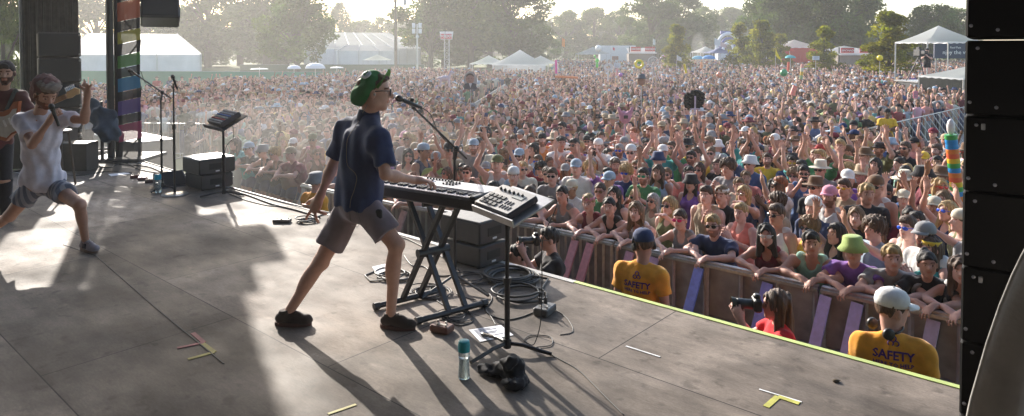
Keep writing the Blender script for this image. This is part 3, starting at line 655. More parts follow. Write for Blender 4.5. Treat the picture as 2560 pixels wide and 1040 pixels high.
b = MB(); d = 112; t = thing('long_trailer', 'long plain white trailer parked behind the crowd', 'trailer', (xat(1545, d), d, G)); b.bbox((xat(1545, d), d + 1.3, (zat(114, d) + G + .9) / 2), (xat(1592, d) - xat(1503, d), 2.5, zat(114, d) - G - .9), .05); b.build('box_body', C(.62, .64, .66, .5), t)
for k in (-2, -1.2, 1.9): b = MB(); b.lathe([(.45, -.12), (.48, -.1), (.48, .1), (.45, .12)], (xat(1545, d) + k, d + .2, G + .48), 14, rotm((1, 0, 0), PI / 2)); b.build('wheel', DARK, t)
d = 98; peak_tent(xat(1482, d), d, 4.6, 4.6, G, zat(134, d), zat(117, d), 'white canopy left of the long white trailer', 'vendor canopies')
d = 95; peak_tent(xat(1763, d), d, 3, 3, G, zat(130, d), zat(116, d), 'white vendor canopy left of the dark blue canopy', 'vendor canopies', rz=.2)
d = 88; peak_tent(xat(1797, d), d, 3.2, 3.2, G, zat(132, d), zat(119, d), 'dark blue vendor canopy among white ones', 'vendor canopies', col=C(.08, .1, .2, .7))
d = 96; peak_tent(xat(1783, d), d + 4, 3, 3, G, zat(129, d), zat(117, d), 'white vendor canopy just behind the dark blue canopy', 'vendor canopies')
d = 100; peak_tent(xat(1985, d), d, 6, 6, G, zat(118, d), zat(99, d), 'white canopy with red trim between two green trees', 'vendor canopies', colw=C(.5, .05, .04), walls='f')
d = 92; peak_tent(xat(2137, d), d + 3, 5, 5, G, zat(125, d), zat(114, d), 'white canopy peak showing above the right food stand', 'vendor canopies')
def umbrella(px, py, wpx, d, cols, label, flat=.28):
    c = V(xat(px, d), d, zat(py, d)); R0 = wpx * d / F / 2; t = thing('umbrella', label, 'umbrella', (c[0], c[1], G)); b = MB(); n = 16
    P = [(0, 0, R0 * flat * 2)]; cs = [cols[0]]
    for k in (1, 2, 3):
        for i in range(n): a = 2 * PI * i / n; r = R0 * math.sin(k / 3 * PI / 2); P.append((r * math.cos(a), r * math.sin(a), R0 * flat * 2 * math.cos(k / 3 * PI / 2)))
    b.v = [tuple(V(*p) + c) for p in P]; b.f = [(0, 1 + i, 1 + (i + 1) % n) for i in range(n)] + [(1 + k * n + i, 1 + (k + 1) * n + i, 1 + (k + 1) * n + (i + 1) % n, 1 + k * n + (i + 1) % n) for k in (0, 1) for i in range(n)]
    b.mi = [i * len(cols) // n if False else (i // 2) % len(cols) for i in range(n)] * 3; b.c = [(1, 1, 1)] * len(b.v); b.build('canopy', [C(*q, .7) for q in cols], t)
    b = MB(); b.tube([(c[0], c[1], G), (c[0], c[1], c[2] + R0 * flat * 2 + .05)], .03, 6); b.build('pole', ALU, t)
umbrella(735, 172, 34, 50, [(.75, .76, .8)], 'white domed umbrella at the green fence, left of the larger one'); umbrella(788, 171, 50, 50, [(.75, .75, .75)], 'larger white domed umbrella at the green fence'); umbrella(842, 170, 34, 54, [(.7, .7, .7)], 'white flat umbrella beside the two domed umbrellas', .1); umbrella(648, 173, 44, 52, [(.72, .74, .7)], 'flat pale umbrella top over the green fence', .06)
umbrella(1666, 145, 32, 80, [(.6, .1, .35), (.7, .4, .1), (.2, .5, .2), (.1, .35, .6), (.4, .2, .5)], 'rainbow striped umbrella at the back of the crowd'); umbrella(1745, 148, 32, 78, [(.2, .5, .65)], 'light blue umbrella at the back of the crowd'); umbrella(1772, 147, 34, 77, [(.05, .25, .55)], 'deep blue umbrella beside the light blue one'); umbrella(1976, 145, 26, 70, [(.05, .4, .42)], 'teal umbrella below the yellow flag'); umbrella(1974, 127, 22, 95, [(.6, .05, .04)], 'red umbrella under the red trimmed canopy')
# inflatable slide
d = 118; t = thing('inflatable_slide', 'blue and white inflatable slide with looping arches before the trees', 'inflatable', (xat(1815, d), d, G)); c = V(xat(1820, d), d, 0)
for k, (r0, w_, col) in enumerate(((1.75, .3, (.7, .72, .78)), (1.25, .25, (.1, .13, .35)), (.8, .25, (.7, .72, .78)))):
    b = MB(); b.tube([c + V(math.cos(a) * r0 * 1.15 + k * .15, .4 * k, zat(126, d) + math.sin(a) * (zat(84, d) - zat(126, d)) * r0 / 1.75) for a in np.linspace(0, PI, 14)], w_, 8); b.build('arch', C(*col, .5), t, smooth=True)
b = MB(); b.tube([c + V(-1.2, .5, zat(81, d)), c + V(1.4, .5, zat(83, d))], .3, 8); b.build('top_tube', C(.1, .12, .3, .5), t, smooth=True)
b = MB(); b.slab([c + V(-1.9, -.8, zat(128, d)), c + V(2.3, -.8, zat(128, d)), c + V(2.3, -.8, zat(133, d) - 1.2), c + V(-1.9, -.8, zat(133, d) - 1.2)], 2.0); b.build('base', C(.55, .6, .68, .6), t)
# ---------- poles, towers
WOOD = C(.22, .17, .13, .9)
d = 72; t = thing('utility_pole', 'tall wooden utility pole with crossarm in front of the marquee', 'utility pole', (xat(990, d), d, G)); b = MB(); b.tube([(xat(990, d), d, G), (xat(989, d), d, zat(-5, d))], [.19, .13], 10); b.build('pole', WOOD, t)
b = MB(); b.box((xat(989, d), d - .18, zat(3, d)), (1.35, .12, .12)); b.build('crossarm', WOOD, t)
for k in (-.6, -.2, .6): b = MB(); b.lathe([(.05, 0), (.07, .05), (.03, .1), (.06, .14), (.02, .2)], (xat(989, d) + k, d - .18, zat(2, d) + .06), 8); b.build('insulator', C(.3, .3, .32, .3), t)
b = MB(); b.lathe([(.16, -.3), (.18, 0), (.16, .3)], (xat(1013, d), d, zat(6, d)), 10); b.build('transformer', C(.4, .4, .42), t)
d = 70; t = thing('light_tower', 'white stadium light cluster on a pole right of utility pole', 'light pole', (xat(1043, d), d, G)); b = MB(); b.tube([(xat(1043, d), d, G), (xat(1043, d), d, zat(60, d))], .1, 8); b.build('pole', ALU, t)
for sx in (-8, 8):
    for y_ in (64, 78): b = MB(); b.bbox((xat(1043 + sx, d), d - .15, zat(y_, d)), (.32, .25, .5), .03); b.build('lamp_head', C(.7, .7, .72), t)
b = MB(); b.bbox((xat(1044, d), d - .1, zat(92, d)), (.3, .3, .25), .03); b.build('junction_box', C(.7, .7, .7), t)
d = 64; t = thing('exit_tower', 'truss tower with a red and white EXIT sign on top', 'sign', (xat(1117, d), d, G)); cx = xat(1117, d); zt = zat(98, d)
b = MB(); w = .22
for sx in (-w, w):
    for sy in (-w, w): b.tube([(cx + sx, d + sy, G), (cx + sx, d + sy, zt)], .03, 5)
zz = G; k = 0
while zz < zt - .4:
    for (a, c2) in (((-w, -w), (w, -w)), ((w, -w), (w, w)), ((w, w), (-w, w)), ((-w, w), (-w, -w))):
        b.tube([(cx + a[0], d + a[1], zz), (cx + c2[0], d + c2[1], zz + .42)], .016, 4); b.tube([(cx + a[0], d + a[1], zz), (cx + c2[0], d + c2[1], zz)], .016, 4)
    zz += .42
b.build('truss', ALU, t)
for k, (x0, x1, x0b, x1b, wd, px0) in enumerate(((1100, 1113, 1103, 1113, 'TO', 1108), (1114, 1134, 1114, 1131, 'EXIT', 1123.5))):
    yy = d - .35 + (.1 if k else 0); b = MB(); b.slab([(xat(x0, d), yy, zat(79, d)), (xat(x1, d), yy, zat(79, d)), (xat(x1b, d), yy, zat(99, d)), (xat(x0b, d), yy, zat(99, d))], .12); b.build('sign_face', C(.75, .73, .73, .5), t)
    b = MB(); b.box((xat((x0b + x1b) / 2, d), yy - .14, zat(91, d)), ((x1b - x0b) * d / F * .95, .04, .46)); b.build('red_panel', C(.5, .04, .06, .5), t)
    put_text('lettering', wd, .36 if k else .3, (xat(px0, d), yy - .175, zat(91, d)), frame((0, 1, 0))[:, [0, 2, 1]] * V(1, 1, -1), WH, t, bold=.008)
d = 200; b = MB(); b.tube([(xat(1378, d), d, G), (xat(1378, d), d, zat(5, d))], [.35, .12], 6)
for z_ in (8, 26): b.box((xat(1378, d), d, zat(z_, d)), (1.4, .3, .5))
prop(b.build('radio_mast', ALU), 'thin radio mast rising above the distant tree line', 'mast')
# ---------- far fences
def screen_fence(p0, p1, h, label, mt, step=2.6):
    p0 = V(*p0, 0); p1 = V(*p1, 0); t = thing('screen_fence', label, 'fence', (*p0[:2], G)); L = np.linalg.norm(p1 - p0); u = (p1 - p0) / L; n = int(L / step); P = []
    for i in range(n * 3 + 1): q = p0 + u * L * i / (n * 3); o = .03 * math.sin(i * 1.9); P += [(q[0], q[1] + o, G + .03), (q[0], q[1], G + h)]
    b = MB(); b.add(P, [(2 * i, 2 * i + 2, 2 * i + 3, 2 * i + 1) for i in range(n * 3)]); b.build('mesh_screen', mt, t)
    for i in range(n + 1): q = p0 + u * L * i / n; b = MB(); b.tube([(q[0], q[1] + .06, G), (q[0], q[1] + .06, G + h + .04)], .03, 5); b.build('post', STEEL, t)
    b = MB(); b.tube([(p0[0], p0[1] + .05, G + h), (p1[0], p1[1] + .05, G + h)], .022, 5); b.build('top_rail', STEEL, t)
GR = mat('green_screen', (.05, .22, .14), .8, noise=.12, nscale=.7)
screen_fence((xat(190, 56), 56), (xat(880, 53), 53), 1.72, 'long green screened fence behind the left part of the crowd', GR)
screen_fence((xat(600, 88), 88), (xat(1060, 88), 88), 1.5, 'dark green distant fence in front of the marquee', C(.07, .12, .07, .9))
def bike_rack(pa, pb, h, label, group, name='crowd_barrier', dx=.13, mt=ALU, tilt=0):
    pa = np.array(pa, float); pb = np.array(pb, float); t = thing(name, label, 'barrier', (pa + pb) / 2, group); b = MB(); u = pb - pa
    b.tube([pa + V(0, 0, .15), pa + V(0, 0, h), pb + V(0, 0, h), pb + V(0, 0, .15), pa + V(0, 0, .15)], .02, 5); b.build('frame', mt, t)
    n = max(2, int(np.linalg.norm(u) / dx)); b = MB()
    for i in range(1, n): q = pa + u * i / n; b.tube([q + V(0, 0, .15), q + V(0, 0, h)], .009, 4)
    b.build('bars', mt, t)
    nv = nrm(np.cross(u, (0, 0, 1)))
    for f in (.15, .85): q = pa + u * f; b = MB(); b.bar(q - nv * .3 + V(0, 0, .02), q + nv * .3 + V(0, 0, .02), .04, .02); b.bar(q + V(0, 0, .02), q + V(0, 0, .16), .03); b.build('foot', mt, t)
    return t
# aisle barricade splitting the crowd
PA, PB = onz(1262, 214, G), onz(1120, 300, G); A0 = V(xat(1262, 46), 46, G); A1 = V(xat(1152, 26), 26, G)
k = 10
for i in range(10): bike_rack(A0 + (A1 - A0) * i / 10, A0 + (A1 - A0) * (i + .96) / 10, 1.15, f'pale aisle barricade panel number {i+1} counting from the mid field tent toward the stage' if False else 'pale barricade panel ' + ['beside the tall peaked tent', 'second from the tall peaked tent', 'third from the tall peaked tent', 'fourth from the tall peaked tent', 'fifth from the tall peaked tent', 'fifth from the near end of the aisle', 'fourth from the near end of the aisle', 'third from the near end of the aisle', 'second from the near end of the aisle', 'at the near end of the aisle'][i], 'barricades along the centre aisle', mt=C(.5, .5, .48, .5, .3), dx=.1)
for i in range(9):
    a = V(xat(880, 58) + i * 1.35, 58, G); bike_rack(a, a + V(1.3, 0, 0), 1.3, 'metal barricade ' + ['at the left end of', 'second in', 'third in', 'fourth in', 'in the middle of', 'sixth in', 'seventh in', 'eighth in', 'at the right end of'][i] + ' the row before the EXIT tower', 'barricades before the exit tower', dx=.16)
# right-hand crowd barriers (wedge) with diagonal supports
def wedge_barrier(pa, pb, label):
    t = bike_rack(pa, pb, 1.2, label, 'metal barricades at the right of the crowd', dx=.3); pa = np.array(pa, float); pb = np.array(pb, float); u = nrm(pb - pa); nv = np.cross(u, (0, 0, 1)); nv = nv if nv[1] < 0 else -nv; L = np.linalg.norm(pb - pa)
    for f in (.15, .5, .85): b = MB(); q = pa + u * L * f; b.bar(q + V(0, 0, 1.17), q + nv * .75 + V(0, 0, .05), .045, .03); b.build('brace', ALU, t)
    b = MB(); b.slab([pa + nv * .02 + V(0, 0, .1), pb + nv * .02 + V(0, 0, .1), pb + nv * .9 + V(0, 0, .06), pa + nv * .9 + V(0, 0, .06)], .02); b.build('foot_plate', STEEL, t)
W0 = at(2125, 330, 19.0); W0[2] = G; W1 = at(2412, 262, 27.5); W1[2] = G
k = 7
for i in range(k): wedge_barrier(W0 + (W1 - W0) * i / k, W0 + (W1 - W0) * (i + .97) / k, 'braced metal barricade ' + ['just left of the yellow shirted guard', 'right behind the yellow shirted guard', 'second to the right of the yellow shirted guard', 'third to the right of the yellow shirted guard', 'in the middle of the right barricade line', 'second nearest the low grey tent at right', 'nearest the low grey tent at right'][i])
# ---------- front stage barrier
BT = 6.98
def bt(s): return BT - .5 * min(max((s - 5.5) / 3, 0), 1)
PANEL = mat('barrier_mesh', (.28, .26, .27), .6, noise=.35, nscale=5, bump=.1, bscale=200); BRACE_TINT = [(600, (.4, .38, .37)), (680, (.4, .38, .37)), (760, (.4, .38, .37)), (900, (.4, .38, .37)), (1010, (.6, .42, .42)), (1120, (.6, .42, .42)), (1440, (.62, .30, .36)), (1478, (.62, .28, .34)), (1578, (.6, .34, .5)), (1640, (.5, .36, .6)), (1752, (.25, .33, .95)), (1925, (.3, .3, .8)), (2072, (.55, .47, .88)), (2152, (.55, .47, .86)), (2345, (.5, .42, .62))]  # brace colours carry the pink, violet and blue stage light
BFR = C(.40, .36, .37, .45, .3)
BRACE_TINT_OLD = [(.6, .3, .34), (.6, .3, .34), (.55, .38, .46), (.16, .2, .85), (.5, .42, .75), (.44, .36, .8), (.44, .36, .75), (.55, .5, .66)]  # earlier brace tints after the stage light, unused
def s_of(px, py, z=0): p = onz(px, py, z); return float(p @ UE)
sp = [10.4, 9.2, 8.0, 6.8, 5.6, 4.4, 3.25, 2.05, .85, -.35, -1.55, -2.75, -3.95]
where = ['farthest left under the smoky part of the crowd', 'second from far left in the smoke', 'third from far left behind the fill speakers', 'left of the keyboard player behind the yellow pit worker', 'hidden behind the keyboard player', 'behind the keyboard stand', 'beside the photographer in black', 'with pink light painted on braces left of the first yellow guard', 'behind the first yellow guard in the dark cap', 'with blue light painted on its brace', 'behind the photographer in red', 'with violet light painted on braces left of the white capped guard', 'at the right end behind the white capped guard']
for i, s0 in enumerate(sp):
    s1 = s0 - 1.17; pa = st(s0, bt(s0), G); pb = st(s1, bt(s1), G); t = thing('stage_barrier', 'stage barrier panel ' + where[i], 'barrier', (pa + pb) / 2, 'front stage barrier panels'); u = nrm(pb - pa); nv = -NE
    nv = V(-NE[0], -NE[1], 0)
    H = 1.2; vb = i < 5
    b = MB(); b.bar(pa + V(0, 0, H), pb + V(0, 0, H), .06, .05); b.bar(pa + V(0, 0, H - .012) + nv * .045, pb + V(0, 0, H - .012) + nv * .045, .03, .03); b.build('top_rail', ALU if i > 4 else C(.5, .5, .49, .4, .5), t)
    b = MB(); b.slab([pa + V(0, 0, .08), pb + V(0, 0, .08), pb + V(0, 0, H - .04), pa + V(0, 0, H - .04)], .012, -nv); b.build('mesh_panel', PANEL, t)
    b = MB()
    for f in ((.02, .34, .66, .98) if not vb else np.linspace(.02, .98, 11)): q = pa + (pb - pa) * f + nv * .03; b.bar(q + V(0, 0, .03), q + V(0, 0, H - .03), .045 if not vb else .018, .03)
    q = nv * .028; b.bar(pa + V(0, 0, .62) + q, pb + V(0, 0, .62) + q, .05, .035); b.build('upright', BFR if not vb else C(.45, .44, .42, .5, .4), t)
    for (bx, bc_) in BRACE_TINT:
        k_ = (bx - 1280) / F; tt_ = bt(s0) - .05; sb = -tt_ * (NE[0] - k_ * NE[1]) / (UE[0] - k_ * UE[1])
        if s1 - .03 < sb <= s0: q = st(sb, tt_, G); b = MB(); b.bar(q + V(0, 0, H - .05), q + nv * .42 + u * -.12 + V(0, 0, .04), .03, .105, up=(u[0], u[1], 0.01)); b.build('brace', C(*bc_, .5, .1), t)  # stage light colour put into each brace
    b = MB(); b.slab([pa + V(0, 0, .01), pb + V(0, 0, .01), pb + nv * .95 + V(0, 0, .01), pa + nv * .95 + V(0, 0, .01)], .015, V(0, 0, 1)); b.build('foot_plate', STEEL, t)
# grassy strip / pit floor is the field itself
# ---------- trees
LEAFM = {}
def leaf_mat(c):
    m = mat('foliage', c, .75, oc=False, attr='Col', spec=.2); b = m.node_tree.nodes['Principled BSDF']; b.inputs['Subsurface Weight'].default_value = 0
    N, L = m.node_tree.nodes, m.node_tree.links; tr = N.new('ShaderNodeBsdfTranslucent'); mx = N.new('ShaderNodeMixShader'); mx.inputs[0].default_value = .3
    a = [n for n in N if n.type == 'ATTRIBUTE'][0]; g_ = N.new('ShaderNodeVectorMath'); g_.operation = 'MULTIPLY'; g_.inputs[1].default_value = (1.5, 2.0, 1.0); L.new(a.outputs['Color'], g_.inputs[0]); L.new(g_.outputs[0], tr.inputs[0]); L.new(b.outputs[0], mx.inputs[1]); L.new(tr.outputs[0], mx.inputs[2]); L.new(mx.outputs[0], N['Material Output'].inputs[0]); return m
LEAF = leaf_mat((.06, .08, .03)); LEAF2 = leaf_mat((.1, .14, .03)); LEAF2.node_tree.nodes['Mix Shader'].inputs[0].default_value = .55; BARK = C(.07, .055, .045, .95)
def tree_mesh(kind, seed, nleaf=9000, ls=.022):
    """unit tree: height 1, returns trunk mesh and crown mesh"""
    r = np.random.default_rng(seed); tb = MB(); blobs = []
    if kind == 'oak':
        tb.tube([(0, 0, 0), (.01, 0, .2), (.0, .01, .45), (.01, 0, .8)], [.028, .022, .016, .005], 8)
        for i in range(46):
            z = r.uniform(.22, .95); R0 = .36 * math.sin(PI * min(1, (z - .12) / .92) ** .8) * r.uniform(.45, 1.0) + .03; a = r.uniform(0, 2 * PI); c = V(R0 * math.cos(a), R0 * math.sin(a), z)
            blobs.append((c, r.uniform(.06, .125)))
            if i < 18: tb.tube([(0, 0, max(.16, z * .55)), c * V(.5, .5, .85), c], [.011, .006, .002], 5)
        blobs.append((V(0, 0, .9), .12)); blobs.append((V(0, 0, .7), .16))
    elif kind == 'pear':
        tb.tube([(0, 0, 0), (0, .005, .4), (0, 0, .9)], [.022, .013, .003], 8)
        for i in range(110):
            z = r.uniform(.10, .95) ** 1.15; R0 = .30 * (1 - max(0, (z - .25)) / .78) ** .8 * r.uniform(.2, 1) * min(1, z / .2); a = r.uniform(0, 2 * PI); c = V(R0 * math.cos(a), R0 * math.sin(a), z); blobs.append((c, r.uniform(.035, .08)))
            if i < 14: tb.tube([(0, 0, z * .6), c], [.008, .002], 5)
        blobs.append((V(0, 0, .93), .05))
    else:  # bushy, foliage to the ground
        tb.tube([(0, 0, 0), (0, 0, .5), (0, .01, .85)], [.03, .02, .005], 8)
        for i in range(60):
            z = r.uniform(.04, .93); R0 = .40 * math.sin(PI * min(1, (z + .22) / 1.2)) * r.uniform(.5, 1.0); a = r.uniform(0, 2 * PI); c = V(R0 * math.cos(a), R0 * math.sin(a), z); blobs.append((c, r.uniform(.06, .12)))
            if i < 12: tb.tube([(0, 0, z * .6), c], [.01, .002], 5)
    w = np.array([q[1] ** 2 for q in blobs]); w /= w.sum(); bi = r.choice(len(blobs), nleaf, p=w); cen = np.array([q[0] for q in blobs]); rad = np.array([q[1] for q in blobs])
    dirs = r.normal(size=(nleaf, 3)); dirs /= np.linalg.norm(dirs, axis=1)[:, None]; rr = rad[bi] * r.uniform(.35, 1.12, nleaf) ** .7
    P = cen[bi] + dirs * rr[:, None] * V(1, 1, .8); P[:, 2] = np.maximum(P[:, 2], .03)
    A = r.normal(size=(nleaf, 3)); A /= np.linalg.norm(A, axis=1)[:, None]; B = np.cross(A, r.normal(size=(nleaf, 3))); B /= np.linalg.norm(B, axis=1)[:, None]; s_ = ls * r.uniform(.5, 1.3, nleaf)[:, None]
    v = np.stack([P - A * s_, P + B * s_ * .6, P + A * s_, P - B * s_ * .6], 1).reshape(-1, 3); f = np.arange(nleaf * 4).reshape(-1, 4)
    bc = r.uniform(.6, 1.4, len(blobs))[bi] * r.uniform(.75, 1.25, nleaf); hue = r.uniform(-.12, .12, len(blobs))[bi]
    c = np.stack([bc * (.062 + hue * .07), bc * .085, bc * .018], 1); c = np.repeat(c, 4, 0)
    if kind == 'pear': c = c * V(2.6, 1.5, .9)
    cr = mesh_np('crown', v, f, False, c); cr.materials.append(LEAF2 if kind == 'pear' else LEAF)
    tm = bpy.data.meshes.new('trunk'); tm.from_pydata(tb.v, [], tb.f); tm.polygons.foreach_set('use_smooth', np.ones(len(tm.polygons), bool)); tm.materials.append(BARK); return cr, tm
TREES = {('oak', i): tree_mesh('oak', 10 + i, 13000, .016) for i in range(4)}; TREES.update({('pear', i): tree_mesh('pear', 30 + i, 9000, .016) for i in range(2)}); TREES.update({('bush', i): tree_mesh('bush', 40 + i, 12000, .018) for i in range(3)})
def tree(kind, v, px, topy, wpx, d, label, name='broadleaf_tree', group='trees beyond the field', wf=None):
    h = zat(topy, d) - G; w = wpx * d / F; rw = {'oak': .78, 'pear': .42, 'bush': .85}[kind]; x = xat(px, d)
    t = thing(name, label, 'tree', (x, d, G), group, rz=(px * 1.7) % 6.28); t.scale = (w / rw, w / rw, h); cr, tm = TREES[kind, v]; link('crown', cr, None, t); link('trunk', tm, None, t)
TL = [('bush', 0, 8, -120, 190, 24, 'bright green leafy tree at far left behind the guitarist'), ('bush', 1, -60, -60, 240, 34, 'green tree peeking out left of the speaker tower'),
 ('oak', 0, 240, -50, 260, 135, 'hazy tree above the left white tent, behind the banner tower'), ('bush', 2, 400, -20, 260, 138, 'hazy tree right above the tilted hanging speaker'), ('oak', 1, 520, -90, 270, 128, 'big hazy oak just right of the left white tent'),
 ('bush', 0, 470, 20, 180, 130, 'lower hazy tree filling the gap beside the left white tent'), ('oak', 2, 665, -100, 290, 125, 'tallest hazy oak with dark trunk in the left background'), ('bush', 1, 600, 5, 240, 140, 'hazy bushy tree between the two big left oaks'), ('oak', 3, 745, -20, 190, 78, 'hazy oak whose low branch overlaps the large marquee'),
 ('bush', 2, 715, 30, 220, 150, 'pale low tree far behind the left oaks'),
 ('oak', 3, 850, 4, 66, 170, 'small round tree standing alone against the bright sky gap'), ('bush', 0, 800, 48, 120, 190, 'low distant tree left in the bright sky gap'), ('bush', 1, 905, 48, 130, 190, 'low distant tree right in the bright sky gap'), ('bush', 2, 955, 38, 110, 180, 'distant tree behind the utility pole'),
 ('oak', 0, 1075, -70, 210, 100, 'dark tall oak behind the EXIT sign'), ('oak', 1, 1175, -110, 260, 104, 'very tall hazy oak right of the EXIT sign'), ('oak', 2, 1275, -70, 230, 112, 'tall oak behind the tall peaked tent'), ('bush', 0, 1110, 15, 230, 125, 'dark bushy tree low behind the EXIT tower'), ('bush', 1, 1225, 10, 240, 130, 'dark bushy tree low behind the trio of tents'), ('bush', 2, 1330, 38, 150, 135, 'bushy tree sloping down right of the tall oaks'),
 ('bush', 0, 1415, 18, 130, 200, 'rounded distant tree just right of the radio mast'), ('bush', 1, 1485, 16, 130, 205, 'rounded distant tree above the white canopy'), ('bush', 2, 1548, 18, 130, 195, 'rounded distant tree above the long trailer'), ('oak', 1, 1625, -22, 190, 150, 'tall olive green oak above the food stand, right of centre'), ('oak', 0, 1700, -12, 170, 160, 'tall oak behind the small bright tree'), ('bush', 0, 1645, 40, 170, 165, 'dense low tree under the tall olive oak'), ('bush', 2, 1760, 10, 150, 220, 'bluish distant tree left of the inflatable slide'), ('bush', 1, 1830, 16, 140, 240, 'bluish distant tree above the inflatable slide'), ('bush', 0, 1890, 30, 120, 230, 'bluish distant tree right of the inflatable slide'),
 ('oak', 2, 1925, -50, 150, 130, 'dark oak with sky holes left of the three big right oaks'), ('oak', 3, 1995, -90, 200, 122, 'dark tall oak, left one of the big right pair'), ('oak', 0, 2085, -110, 230, 118, 'darkest tallest oak, right one of the big right pair'), ('bush', 1, 1970, 30, 220, 140, 'dense understorey tree below the big right oaks'), ('bush', 2, 2110, 40, 190, 135, 'dense understorey tree above the right food stand'), ('oak', 1, 2150, -10, 90, 125, 'narrow oak at the right edge of the big dark trees'),
 ('oak', 3, 2330, 10, 160, 105, 'open branched oak behind the camera tent'), ('oak', 1, 2398, 22, 120, 115, 'thin topped oak at the far right beside the speaker tower'), ('bush', 0, 2290, 70, 160, 125, 'low dark tree left of the camera tent roof')]
for k, a in enumerate(TL): tree(*a)
WORDS = 'first second third fourth fifth sixth seventh eighth ninth tenth eleventh twelfth thirteenth fourteenth fifteenth sixteenth seventeenth'.split()
for k in range(17):
    px = 560 + k * 112; tree('bush', k % 3, px, 62 if px < 1000 else (50 if px < 1350 else 34 + (k % 3) * 8), 190, 255 + (k % 4) * 12, WORDS[k] + ' tree from the left in the far dark tree line', group='far tree line along the horizon')
for a in [('pear', 0, 1690, 56, 66, 78, 'bright young tree with pointed crown nearest the smoke'), ('pear', 1, 1848, 54, 62, 86, 'bright young tree left in the pair by the slide'), ('pear', 0, 1905, 46, 78, 82, 'bright young tree right in the pair by the slide'), ('pear', 1, 2060, 62, 72, 72, 'bright young tree left of the right food stand'), ('pear', 0, 2222, 22, 120, 60, 'loose young tree left of the camera tent'), ('pear', 1, 1950, 82, 50, 90, 'small young tree before the red trimmed canopy')]:
    tree(*a, name='young_tree', group='young trees among the stalls')

# ---------- stage roof and rear cloth (out of frame, they shade the deck)
RB_ = C(.03, .03, .032, .9); b = MB(); b.slab([st(S_R - 3, -7.5), st(S_R - 3, 5.0), st(S_L + 1, 5.0), st(S_L + 1, -7.5)], .25, V(0, 0, 1)); b.v = [(x, y, z + 9.0) for x, y, z in b.v]; prop(b.build('unseen_stage_roof', RB_), 'unseen black roof over the whole stage, shading the deck', 'stage roof')
b = MB(); b.slab([st(S_R - 3, -7.3), st(S_L + 1, -7.3), st(S_L + 1, -7.2), st(S_R - 3, -7.2)], 9, V(0, 0, 1)); prop(b.build('backdrop', RB_), 'unseen black cloth along the rear of the stage, shading the deck', 'backdrop')
b = MB(); b.slab([st(S_R - 3, -7.1), st(S_R - 2.9, -7.1), st(S_R - 2.9, 4.6), st(S_R - 3, 4.6)], 9, V(0, 0, 1)); prop(b.build('unseen_side_drape', RB_), 'unseen black cloth closing the right wing, shading the deck', 'backdrop')
# ---------- crowd
FOCUS = V(-1.6, 5.0)
def px_of(p): k = F / p[1]; return 1280 + p[0] * k, HY + (CAMZ - p[2]) * k
def heading(dx, dy): return math.atan2(-dx, dy)
def look_rz(x, y, j=0): return heading(FOCUS[0] - x, FOCUS[1] - y) + j
def s_at(px, t): k = (px - 1280) / F; return -t * (NE[0] - k * NE[1]) / (UE[0] - k * UE[1])
LG = (.02, .02, .022)
taken = []; FR = 'people packed in the front rows'
def place(px, py, fem, ps, top, topc, hair, hairc, label, hat=None, hatc=None, shade=None, beard=False, skin=0, jit=0, scale=1.0, bottomc='navy', group=FR, face=None, cat='person', zg=G):
    D = proto(ps, fem); J = D['J']; hz = zg + J['hd'][2] * scale
    if ps.startswith('lean'):
        rz = heading(-NE[0], -NE[1]) + jit; t = BT + .34 - (.0); s_ = s_at(px, t); t = bt(s_) + .34; s_ = s_at(px, t); loc = st(s_, t, zg)
        off = rotm((0, 0, 1), rz) @ (J['hd'] * V(1, 1, 0)); s2 = s_at(px, t); loc = loc - V(off[0], off[1], 0) * 0
    else:
        h = onz(px, py, hz); rz = look_rz(h[0], h[1], jit) if face is None else face; off = rotm((0, 0, 1), rz) @ (J['hd'] * V(1, 1, 0)) * scale; loc = V(h[0] - off[0], h[1] - off[1], zg)
        if group == FR:
            tt = float(loc @ NE); s0 = float(loc @ UE)
            if tt < bt(s0) + .85: t2 = bt(s0) + .85 + random.uniform(0, .15); s2 = s_at(px, t2); loc = st(s2, t2, zg)
    taken.append((loc[0], loc[1])); return make_person(loc, rz, D, SKINC[skin], top, topc, hair, hairc, hat, hatc, shade, beard, label, cat, group, bottomc, scale)
P_ = place
# front row at the rail, left to right
P_(660, 430, 0, 'lean', 'tank', 'black', 'short', 'dark', 'man in black tank top with grey brimmed hat leaning on the far left rail', 'bucket', 'grey', LG)
P_(690, 435, 1, 'lean', 'tank', 'brown', 'curly', 'blond', 'curly blond woman in sunglasses with brown top at the far left rail', shade=LG)
P_(730, 440, 0, 'leanhigh', 'tee', 'maroon', 'short', 'brown', 'person in maroon shirt and pale cap at the far left rail', 'cap', 'tan', None)
P_(625, 420, 0, 'lean', 'tee', 'black', 'short', 'dark', 'man in black tee and blue cap at the far left rail', 'cap', 'light blue', LG)
P_(590, 400, 0, 'leanhigh', 'tee', 'teal', 'long', 'brown', 'long haired person in teal top at the far left rail')
P_(1411, 511, 1, 'leanhigh', 'tank', 'grey', 'ponytail', 'dark', 'dark haired woman in grey tank leaning on the rail behind the black clad photographer', skin=1)
P_(1477, 515, 1, 'lean', 'tank', 'maroon', 'short', 'blond', 'blond woman with magenta headband reaching over the rail', 'band', 'pink', jit=.1, skin=2)
P_(1528, 540, 1, 'lean', 'tank', 'black', 'ponytail', 'dark', 'woman with dark ponytail and black tank resting arms on the rail', jit=.15)
P_(1596, 548, 1, 'lean', 'tank', 'white', 'long', 'light brown', 'smiling woman with long wavy hair leaning left of the first yellow guard', skin=2)
P_(1708, 567, 1, 'lean', 'tank', 'grey', 'ponytail', 'brown', 'laughing woman in bright pink sunglasses and grey tank at the rail', shade=(.8, .03, .2), jit=-.1, skin=2)
P_(1790, 562, 0, 'lean', 'tee', 'navy', 'short', 'blond', 'bearded blond man in dark floral shirt and sunglasses at the rail', shade=LG, beard=True, skin=2)
